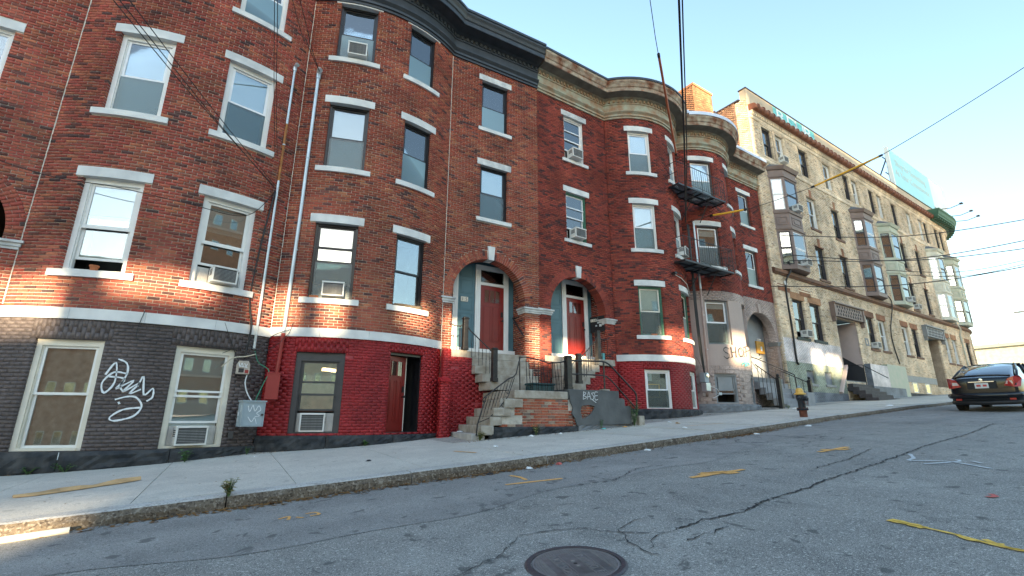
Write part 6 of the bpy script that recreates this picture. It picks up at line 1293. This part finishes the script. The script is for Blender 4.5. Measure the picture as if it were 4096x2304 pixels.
# cracks in the asphalt: jagged dark fissures lying open on the surface
mat('crack_dark', (.03, .03, .032), .95, .3)
def crack(pts, wd, seed=1):
    r2 = random.Random(seed); Q = []
    for (xa, ya), (xb, yb) in zip(pts, pts[1:]):
        n = max(2, int(math.hypot(xb - xa, yb - ya) / .05))
        for k in range(n): t_ = k / n; Q.append((xa + (xb - xa) * t_ + r2.gauss(0, .012), ya + (yb - ya) * t_ + r2.gauss(0, .016)))
    Q.append(pts[-1]); mb = MB()
    for i, (x, y) in enumerate(Q):
        a, b = Q[max(i - 1, 0)], Q[min(i + 1, len(Q) - 1)]; tx, ty = b[0] - a[0], b[1] - a[1]; L_ = math.hypot(tx, ty) or 1; w_ = wd * r2.uniform(.25, 1.3) * (0.2 if i in (0, len(Q) - 1) else 1)
        for s_ in (1, -1): xx, yy = x - s_ * ty / L_ * w_ / 2, y + s_ * tx / L_ * w_ / 2; mb.v.append((xx, yy, g_road(xx, yy) + .0085))
    mb.f = [(2 * i, 2 * i + 1, 2 * i + 3, 2 * i + 2) for i in range(len(Q) - 1)]; obj('crack', mb, 'crack_dark', road)
crack([(3.42, 3.16), (3.8, 3.19), (4.3, 3.15), (4.82, 3.28), (5.75, 3.35), (6.34, 3.45), (7.24, 3.52), (8.11, 3.62), (9.33, 3.77), (10.59, 3.93), (13, 4.1), (16, 4.5)], .028, 1); crack([(3.23, 2.9), (3.48, 2.93), (3.84, 2.94)], .018, 2); crack([(2.25, 3.8), (2.6, 3.77), (2.82, 3.68), (2.92, 3.5), (3.05, 3.31), (3.27, 3.16), (3.51, 3.18), (3.7, 3.13)], .014, 3); crack([(3.04, 3.44), (2.86, 3.11), (2.82, 2.87), (2.85, 2.78)], .012, 4); crack([(2.89, 2.94), (3.06, 3.09), (3.24, 3.14)], .011, 5); crack([(2.31, 3.59), (2.29, 3.43)], .008, 6); crack([(3.04, 3.44), (3.31, 3.55), (3.5, 3.57)], .010, 7); crack([(4.44, 5.48), (4.46, 5.07), (5.31, 5.57), (5.86, 5.55)], .016, 8); crack([(1.2, 3.2), (1.6, 3.35), (1.95, 3.5), (2.25, 3.8)], .010, 9); crack([(7.0, 3.95), (8.2, 4.05), (9.6, 4.35)], .018, 10); crack([(.6, 2.9), (1.1, 2.75), (1.5, 2.62)], .008, 11)
# paint marks sprayed on the road
mat('mark_orange', (.78, .40, .12), .8, .3, 30); mat('mark_yellow', (.80, .50, .08), .8, .25, 30); mat('mark_white', (.55, .57, .58), .8, .25, 30); mat('mark_red', (.55, .12, .10), .8, .3, 30)
def road_mark(lines, wd, m, parent=road, zf=g_road, dz=.009):
    mb = strokes([[(x, y) for x, y in l] for l in lines], wd); mb.v = [(x, z, zf(x, z) + dz) for x, y, z in mb.v]; obj('paint_mark', mb, m, parent)
road_mark([[(3.24, 5.8), (3.5, 5.76), (4.05, 5.66)], [(3.62, 6.35), (3.66, 6.15), (3.62, 5.9)]], .06, 'mark_orange'); road_mark([[(5.34, 4.59), (5.8, 4.56), (6.35, 4.52)], [(5.7, 4.72), (5.85, 4.62), (5.95, 4.47), (6.1, 4.44)], [(5.6, 4.66), (5.9, 4.64), (6.05, 4.56)]], .09, 'mark_orange')
road_mark([[(8.66, 4.72), (9.1, 4.71), (9.59, 4.72)], [(8.95, 4.85), (9.1, 4.7), (9.2, 4.6), (9.35, 4.58)]], .09, 'mark_orange'); road_mark([[(.58, 5.79), (.68, 5.84), (.66, 5.7)], [(.74, 5.76), (.8, 5.68)], [(.84, 5.84), (.93, 5.86), (.96, 5.74), (.87, 5.72)]], .03, 'mark_orange')
road_mark([[(5.03, 2.22), (4.99, 1.95), (4.95, 1.75), (4.86, 1.5), (4.9, 1.2), (4.8, .9), (4.7, .4)], [(4.97, 1.78), (4.88, 1.68), (4.93, 1.5)]], .035, 'mark_yellow'); road_mark([[(5.04, 2.25), (5.02, 2.1), (4.98, 1.98)]], .085, 'mark_yellow'); road_mark([[(4.97, 1.62), (4.86, 1.45), (4.9, 1.25)]], .05, 'mark_yellow')
road_mark([[(9.3, 3.7), (8.9, 3.5), (8.6, 3.43), (8.85, 3.1), (8.55, 2.56)], [(8.4, 3.2), (8.9, 3.0), (9.1, 3.05)], [(9.1, 2.9), (8.95, 2.75)]], .05, 'mark_white'); road_mark([[(6.80, 2.08), (6.7, 2.02), (6.62, 2.06)]], .05, 'mark_red'); road_mark([[(3.75, 8.7), (3.95, 8.15)]], .05, 'mark_orange', walk, g_walk, .006); road_mark([[(10.3, 8.9), (11.6, 8.7)]], .04, 'mark_orange', walk, g_walk, .006)
# ---------------------------------------------------------------- parked car
def make_car(M, label):
    mat('car_black', (.006, .007, .010), .16, .1, 3, spec=.6); mat('car_trim', (.012, .012, .013), .6, .2); glassmat('car_glass', (.12, .14, .15), .34, .02); mat('tail_red', (.45, .03, .025), .15, .15, 20); mat('tail_clear', (.75, .62, .55), .15, .1, 20); mat('tyre', (.015, .015, .016), .85, .2); mat('alloy', (.42, .43, .45), .3, .1, metal=.8); mat('plate_white', (.70, .69, .66), .5, .05); mat('plate_red', (.55, .06, .05), .5, .1); mat('chrome', (.7, .72, .75), .12, .05, metal=1.0)
    t = empty('car', label, 'car', M)
    st = [(0.0, .70, .30, .98), (.05, .77, .26, 1.03), (.18, .83, .22, 1.05), (.45, .865, .20, 1.00), (1.0, .875, .19, .965), (2.0, .875, .18, .94), (2.9, .87, .18, .93), (3.6, .85, .19, .90), (4.1, .79, .20, .80), (4.35, .66, .24, .70), (4.45, .50, .30, .62)]
    mb = MB(); K = 13
    for x, hw, zb, zt_ in st:
        prof = [(hw * .55, zb), (hw * .90, zb + .02), (hw * .97, zb + .12), (hw, zb + (zt_ - zb) * .45), (hw * .985, zb + (zt_ - zb) * .75), (hw * .93, zt_ - .03), (hw * .80, zt_ + .005)]
        loop = [(-a, b) for a, b in prof] + [(0, zt_ + .02)] + [(a, b) for a, b in prof[::-1]]
        for a, b in loop: mb.v.append((x, a, b))
    m = len(st); n = 15
    for i in range(m - 1):
        for k in range(n): mb.f.append((i * n + k, (i + 1) * n + k, (i + 1) * n + (k + 1) % n, i * n + (k + 1) % n))
    mb.f += [tuple(range(n)), tuple(range(m * n - 1, (m - 1) * n - 1, -1))]
    body = obj('body', mb, 'car_black', t, smooth='auto')
    md = body.modifiers.new('s', 'SUBSURF'); md.levels = 1; md.render_levels = 2
    body.modifiers.remove(body.modifiers['es']) if 'es' in body.modifiers else None
    gs = [(.16, .74, .62, 1.03, 1.05), (.42, .76, .62, 1.00, 1.20), (.85, .77, .61, .97, 1.36), (1.35, .775, .60, .955, 1.46), (1.9, .775, .60, .945, 1.49), (2.5, .77, .60, .935, 1.46), (2.95, .75, .60, .93, 1.33), (3.5, .70, .62, .91, .98)]
    def gl(e): 
        mb = MB()
        for x, hb, ht, zb, zt_ in gs:
            loop = [(-hb, zb - .06), (-hb + (hb - ht) * .75, zb + (zt_ - zb) * .72), (-ht + .02, zt_ - .02), (-ht * .6, zt_ + .012), (0, zt_ + .02), (ht * .6, zt_ + .012), (ht - .02, zt_ - .02), (hb - (hb - ht) * .75, zb + (zt_ - zb) * .72), (hb, zb - .06)]
            for a, b in loop: mb.v.append((x, a * e, b))
        return mb
    mb = gl(1.0); n = 9
    for i in range(len(gs) - 1):
        for k in range(n - 1): mb.f.append((i * n + k, (i + 1) * n + k, (i + 1) * n + k + 1, i * n + k + 1))
    mb.f.append(tuple(range(n))); g_ = obj('glasshouse', mb, 'car_glass', t, smooth=True)
    rf = MB()
    for x, hb, ht, zb, zt_ in gs[3:6]:
        for a in (-1, -.6, 0, .6, 1): rf.v.append((x, a * ht, zt_ + .028 - .03 * abs(a) ** 4))
    for i in range(2):
        for k in range(4): rf.f.append((i * 5 + k, i * 5 + 5 + k, i * 5 + 6 + k, i * 5 + k + 1))
    obj('roof', rf, 'car_black', t, smooth=True); obj('interior', MB().box(.6, 3.0, -.62, .62, .6, 1.12), 'car_trim', t)
    for s_ in (-1, 1):
        pil = MB()
        for xa, za, xb, zb_ in ((.30, 1.0, 1.35, 1.455), (1.95, .96, 1.9, 1.47), (3.35, .96, 2.5, 1.45)): pil.tube([(xa, s_ * .765, za), ((xa + xb) / 2, s_ * .71, (za + zb_) / 2), (xb, s_ * .60, zb_)], .035, 6)
        obj('pillar', pil, 'car_black', t, smooth=True)
        # tail lamp cluster
        l = obj('tail_lamp', MB().add([(-.005, s_ * .50, .78), (-.005, s_ * .70, .74), (.10, s_ * .835, .74), (.26, s_ * .875, .98), (.14, s_ * .85, 1.06), (.02, s_ * .74, 1.05), (-.02, s_ * .60, .98), (.06, s_ * .50, .78), (.1, s_ * .66, .74), (.2, s_ * .80, .74), (.34, s_ * .85, .98), (.24, s_ * .82, 1.05), (.1, s_ * .70, 1.04), (.06, s_ * .58, .98)], [(0, 1, 2, 3, 4, 5, 6) if s_ < 0 else (6, 5, 4, 3, 2, 1, 0), (0, 7, 8, 1), (1, 8, 9, 2), (2, 9, 10, 3), (3, 10, 11, 4), (4, 11, 12, 5), (5, 12, 13, 6), (6, 13, 7, 0)]), 'tail_red', t)
        obj('reverse_lens', MB().add([(-.012, s_ * .54, .83), (-.004, s_ * .70, .83), (-.010, s_ * .70, .92), (-.018, s_ * .58, .92)], [(0, 1, 2, 3)]), 'tail_clear', l)
        obj('reflector', MB().box(-.02, .02, s_ * .62 - .07, s_ * .62 + .07, .36, .41), 'tail_red', t)
        for xw in (.80, 3.50):
            w_ = obj('wheel', MB().lathe([(.20, -.10), (.30, -.105), (.325, -.08), (.325, .08), (.30, .105), (.20, .10)], 24, (xw, s_ * .77, .325), 'y'), 'tyre', t, smooth='auto'); obj('rim', MB().lathe([(.19, -.08), (.21, -.09), (.205, 0), (.205, .09), (.19, .08), (.05, .06), (.05, -.06)], 20, (xw, s_ * .77, .325), 'y'), 'alloy', w_)
            arch = MB().tube([(xw + .37 * math.cos(a), s_ * .872, .325 + .37 * math.sin(a)) for a in [math.pi * i / 12 for i in range(13)]], .02, 6); obj('wheel_arch', arch, 'car_trim', t)
        mi = obj('mirror', MB().lathe([(.0, -.09), (.06, -.06), (.08, 0), (.06, .07), (.0, .09)], 10, (2.95, s_ * 1.0, 1.0), 'y'), 'car_black', t, smooth=True)
    obj('spoiler', MB().tube([(.14, -.66, 1.075), (.06, -.4, 1.10), (.04, 0, 1.11), (.06, .4, 1.10), (.14, .66, 1.075)], .03, 8), 'car_black', t, smooth=True); obj('bumper', MB().tube([(.25, -.86, .50), (.02, -.74, .50), (-.06, -.4, .50), (-.075, 0, .50), (-.06, .4, .50), (.02, .74, .50), (.25, .86, .50)], .085, 12), 'car_black', t, smooth=True); obj('bumper_valance', MB().tube([(.2, -.8, .30), (.02, -.65, .29), (-.03, 0, .28), (.02, .65, .29), (.2, .8, .30)], .07, 10), 'car_trim', t, smooth=True)
    pl = obj('number_plate', MB().box(-.045, -.03, -.16, .16, .72, .88), 'plate_white', t, T((.01, 0, 0))); obj('plate_marks', MB().box(-.048, -.046, -.12, -.03, .77, .83).box(-.048, -.046, .02, .12, .77, .83), 'plate_red', pl)
    obj('plate_recess', MB().box(-.028, .02, -.34, .34, .70, .93), 'car_trim', t); obj('badge', MB().lathe([(.0, -.03), (.05, -.026), (.055, -.02), (.0, -.02)], 14, (-.005, 0, .965), 'x'), 'chrome', t); obj('tailgate_trim', MB().box(-.038, -.026, -.30, .30, .905, .93), 'chrome', t)
    return t
cx_, cy0 = 20.35, 5.80; sl_ang = math.atan(.05)
make_car(T((cx_, cy0, g_road(cx_, cy0) + .0)) @ Matrix.Rotation(R(3.6), 4, 'Z') @ Matrix.Rotation(-sl_ang, 4, 'Y'), 'black hatchback car with red tail lamps standing in the road uphill of the hydrant')
# ---------------------------------------------------------------- far end of the hill
t = empty('low_building', 'pale low building with a thin green roof edge beyond the parked car', 'building', T((92, 21.5, gx(92) - 1.2))); zb = gx(92) - 1.2
obj('wall', MB().box(-8, 8, -3.2, 3.2, 0, 6.6), 'oriel_pale', t); obj('roof_edge', MB().box(-8.4, 8.4, -3.6, 3.6, 6.601, 7.0), 'oriel_green', t)
for k in range(5): obj('window', MB().box(-6.6 + k * 3, -5.2 + k * 3, -3.23, -3.201, 2.6, 4.6), 'dark_slate', t)
for x, y, h in ((66, 14.0, 9), (120, 30.5, 11)): t = empty('utility_pole', 'grey wooden utility pole at the top of the hill' if x < 100 else 'distant utility pole behind the pale low building', 'utility pole', T((x, y, gx(x) - 1.2))); obj('shaft', MB().tube([(0, 0, 0), (0, 0, h)], [.16, .11], 10), 'grey_base', t); obj('crossarm', MB().box(-.08, .08, -1.1, 1.1, h - .8, h - .65), 'grey_base', t)
# ================================================================ litter, leaves and weeds
mat('paper', (.80, .80, .79), .8, .06); mat('cardboard', (.52, .33, .16), .85, .25, 6); mat('plastic_dark', (.02, .022, .026), .5, .2)
def crumple(label, x, y, s_, m, cat='litter', flat=.35, seed=1, name='paper_scrap'):
    r_ = random.Random(seed); bm = bmesh.new(); bmesh.ops.create_icosphere(bm, subdivisions=2, radius=1)
    for v in bm.verts: k = r_.uniform(.62, 1.12); v.co = Vector((v.co.x * s_ * k, v.co.y * s_ * .75 * k, max(-.2, v.co.z) * s_ * flat * r_.uniform(.5, 1.2)))
    me = bpy.data.meshes.new(name); bm.to_mesh(me); bm.free()
    z = ground_at(x, y); return tag(obj(name, me, m, None, T((x, y, z + s_ * flat * .18)) @ Matrix.Rotation(r_.uniform(0, 6), 4, 'Z')), label, cat)
for k, (x, y, s_, m, lb) in enumerate(((2.15, 8.59, .06, 'plastic_dark', 'small crumpled black plastic scrap on the pavement slabs'), (4.65, 8.74, .07, 'paper', 'white crumpled paper on the pavement before the exposed brick stoop'), (6.3, 10.02, .10, 'paper', 'white paper scrap against the dark base of the stoop'), (7.1, 9.95, .07, 'paper', 'small white wrapper at the foot of the grey stucco'), (9.88, 8.55, .09, 'paper', 'white tissue on the pavement uphill of the stoop'), (11.17, 10.2, .08, 'paper', 'white scrap near the red basement of the rusty-corniced house'),
                                        (11.0, 9.75, .09, 'cardboard', 'brown crushed cup on the pavement by the red basement'), (4.16, 6.70, .085, 'paper', 'white paper cup lying in the gutter'), (4.75, 6.72, .08, 'mark_red', 'pink wrapper in the gutter beside the white cup'), (3.45, 6.66, .08, 'plastic_dark', 'black plastic scrap in the gutter leaves'), (6.9, 6.88, .09, 'paper', 'flattened white wrapper in the gutter below the stoop'), (10.6, 7.1, .09, 'paper', 'white wrapper in the gutter downhill of the hydrant'),
                                        (13.1, 7.3, .10, 'paper', 'white paper in the road close to the hydrant'), (16.8, 9.6, .08, 'paper', 'white scrap on the pavement behind the hydrant'), (18.6, 10.8, .11, 'paper', 'white bag beside the taupe archway railing'), (5.05, 11.4, .09, 'paper', 'white paper lying on the lowest concrete step'), (.55, 11.2, .045, 'paper', 'small white cup lid by the corner of the two basements'), (8.6, 10.1, .08, 'spray_teal', 'pale blue plastic scrap under the stucco skin'), (9.35, 10.1, .07, 'mark_orange', 'orange wrapper by the pipe rail foot'), (20.6, 8.5, .16, 'paper', 'white plastic bag flattened at the kerb behind the parked car'))):
    o = crumple(lb, x, y, s_, m, seed=k + 5)
    if lb.startswith('white paper lying on the lowest'): o.location.z = -.345
# torn cardboard strip on the pavement, pale tube in the gutter
pts_ = [(-2.2, 8.62), (-2.0, 8.66), (-1.8, 8.78), (-1.62, 8.82), (-1.45, 8.98), (-1.25, 9.02), (-1.0, 9.16)]; mb = MB(); r_ = random.Random(3)
for i, (x, y) in enumerate(pts_):
    wd = (.05, .10, .13, .09, .12, .08, .02)[i]
    for j, q in enumerate((-1, -.3, .4, 1)): mb.v.append((x + .35 * wd * q, y - wd * q, g_walk(x, y) + .006 + (.05 * r_.random() if j in (1, 2) else .0)))
for i in range(6):
    for j in range(3): mb.f.append((i * 4 + j, i * 4 + 4 + j, i * 4 + 5 + j, i * 4 + 1 + j))
o = tag(obj('cardboard_strip', mb, 'cardboard', None), 'long torn strip of brown cardboard lying on the pavement', 'cardboard'); md = o.modifiers.new('s', 'SOLIDIFY'); md.thickness = .006
z = g_road(-1.5, 6.6); tag(obj('paper_tube', MB().tube([(-1.72, 6.50, g_road(-1.72, 6.5) + .032), (-1.2, 6.56, g_road(-1.2, 6.56) + .032)], .03, 12), 'cream_paint', None), 'pale cardboard tube lying in the sunlit gutter', 'tube')
# fallen leaves along the gutter and walls: far too many to count
mat('leaf_litter', (.45, .26, .06), .8, .6, 30, c2=(.22, .09, .03), edge=.5); r_ = random.Random(12); V = []; F = []
def leaf(x, y, z, s_):
    a = r_.uniform(0, 6.3); ca, sa = math.cos(a), math.sin(a); n = len(V); t1, t2 = r_.uniform(-.4, .4), r_.uniform(-.4, .4)
    for u, v in ((-1, 0), (0, -.55), (1, 0), (0, .55)): V.append((x + s_ * (u * ca - v * sa), y + s_ * (u * sa + v * ca), z + .004 + s_ * max(-.1, u * t1 + v * t2) + .3 * s_ * abs(t1)))
    F.append((n, n + 1, n + 2, n + 3))
for k in range(2600):
    x = r_.choice((r_.gauss(.9, .9), r_.gauss(-2.6, 1.0), r_.uniform(-6, 24), r_.gauss(3.8, .8), r_.gauss(10.5, .7))); y = kerb_y(x) - abs(r_.gauss(0, .09)) - .012; leaf(x, y, g_road(x, y) + .004, r_.uniform(.012, .038))
for k in range(1500):
    x = r_.uniform(-4, 20); yb = 11.75 if x < 4.6 else (10.15 if x < 10 else 11.3 + (x - 10) * .06); y = yb - abs(r_.gauss(0, .10)) + (.1 if x < 4.6 else 0); leaf(x, y, g_walk(x, y), r_.uniform(.010, .028))
for k in range(160): x = r_.uniform(-4, 16); y = r_.uniform(kerb_y(x) + .05, 11.2); leaf(x, y, g_walk(x, y), r_.uniform(.008, .022))
o = obj('fallen_leaves', npmesh('fallen_leaves', V, F), 'leaf_litter'); tag(o, 'scattered yellow and brown fallen leaves in the gutter and along the walls', 'leaves', None, 'stuff')
# weeds
mat('leaf_green', (.055, .16, .03), .6, .4, 20, c2=(.10, .24, .05)); mat('stem_green', (.07, .12, .04), .7, .2); mat('grass_dry', (.30, .26, .10), .8, .4, 20)
def weed(label, x, y, z, h, n, spread, m='leaf_green', ls=.05, seed=1, name='weed'):
    r2 = random.Random(seed); t = empty(name, label, 'weed', T((x, y, z))); st = MB(); lf = MB()
    for k in range(n):
        a = r2.uniform(0, 6.28); hh = h * r2.uniform(.55, 1); e = Vector((math.cos(a) * spread * r2.uniform(.2, 1), math.sin(a) * spread * r2.uniform(.2, 1), hh)); mid = e * .5 + Vector((0, 0, hh * .12)); st.tube([(0, 0, -.02), mid, e], [.005, .004, .002], 5)
        for j in range(7):
            u = .25 + .75 * j / 6; p_ = (mid * (2 * u) if u < .5 else mid.lerp(e, 2 * u - 1)); b = r2.uniform(0, 6.28); d = Vector((math.cos(b), math.sin(b), r2.uniform(-.2, .6))).normalized(); s_ = ls * r2.uniform(.6, 1.2); sd = d.cross(Vector((0, 0, 1))).normalized() * s_ * .38
            lf.add([p_, p_ + d * s_ * .5 + sd, p_ + d * s_ + Vector((0, 0, -.15 * s_)), p_ + d * s_ * .5 - sd], [(0, 1, 2, 3)])
    obj('stems', st, 'stem_green', t); o = obj('foliage', lf, m, t); o['kind'] = 'stuff'; return t
weed('low creeping weed at the foot of the dark base under the first basement window', -2.85, 11.62, g_walk(-2.85, 11.6), .12, 9, .22, seed=1); weed('dark green weed patch beside the creeping weed', -2.35, 11.52, g_walk(-2.35, 11.5), .14, 9, .25, seed=2); weed('bright ferny weed under the cream basement window with the air conditioner', -.62, 11.42, g_walk(-.6, 11.4), .22, 8, .18, seed=3, ls=.08); weed('small weed in the corner below the grey utility cabinet', .42, 11.85, g_walk(.4, 11.8), .16, 6, .1, seed=4); weed('single leafy seedling at the red basement base', 2.75, 11.45, g_walk(2.75, 11.45), .14, 3, .1, seed=5, ls=.09)
weed('tall bushy green weed at the end of the grey stucco stoop', 9.82, 10.22, g_walk(9.8, 10.2), .72, 22, .26, seed=6, ls=.075); weed('narrow upright weed against the grey stucco', 8.60, 10.18, g_walk(8.6, 10.2), .34, 5, .08, seed=7); weed('dry grass tuft at the lowest stoop step', 5.02, 10.2, g_walk(5, 10.2), .22, 14, .14, 'grass_dry', .07, 8); weed('dry grass tuft against the dark stoop base', 6.55, 10.2, g_walk(6.5, 10.2), .3, 10, .14, 'grass_dry', .06, 9); weed('grass tuft growing from the kerb joint', .12, kerb_y(.1) + .03, g_walk(.1, 6.75) + .0, .20, 16, .12, 'grass_dry', .06, 10); weed('small green clump by the taupe archway steps', 18.9, 11.2, g_walk(18.9, 11.2), .16, 8, .12, seed=11)
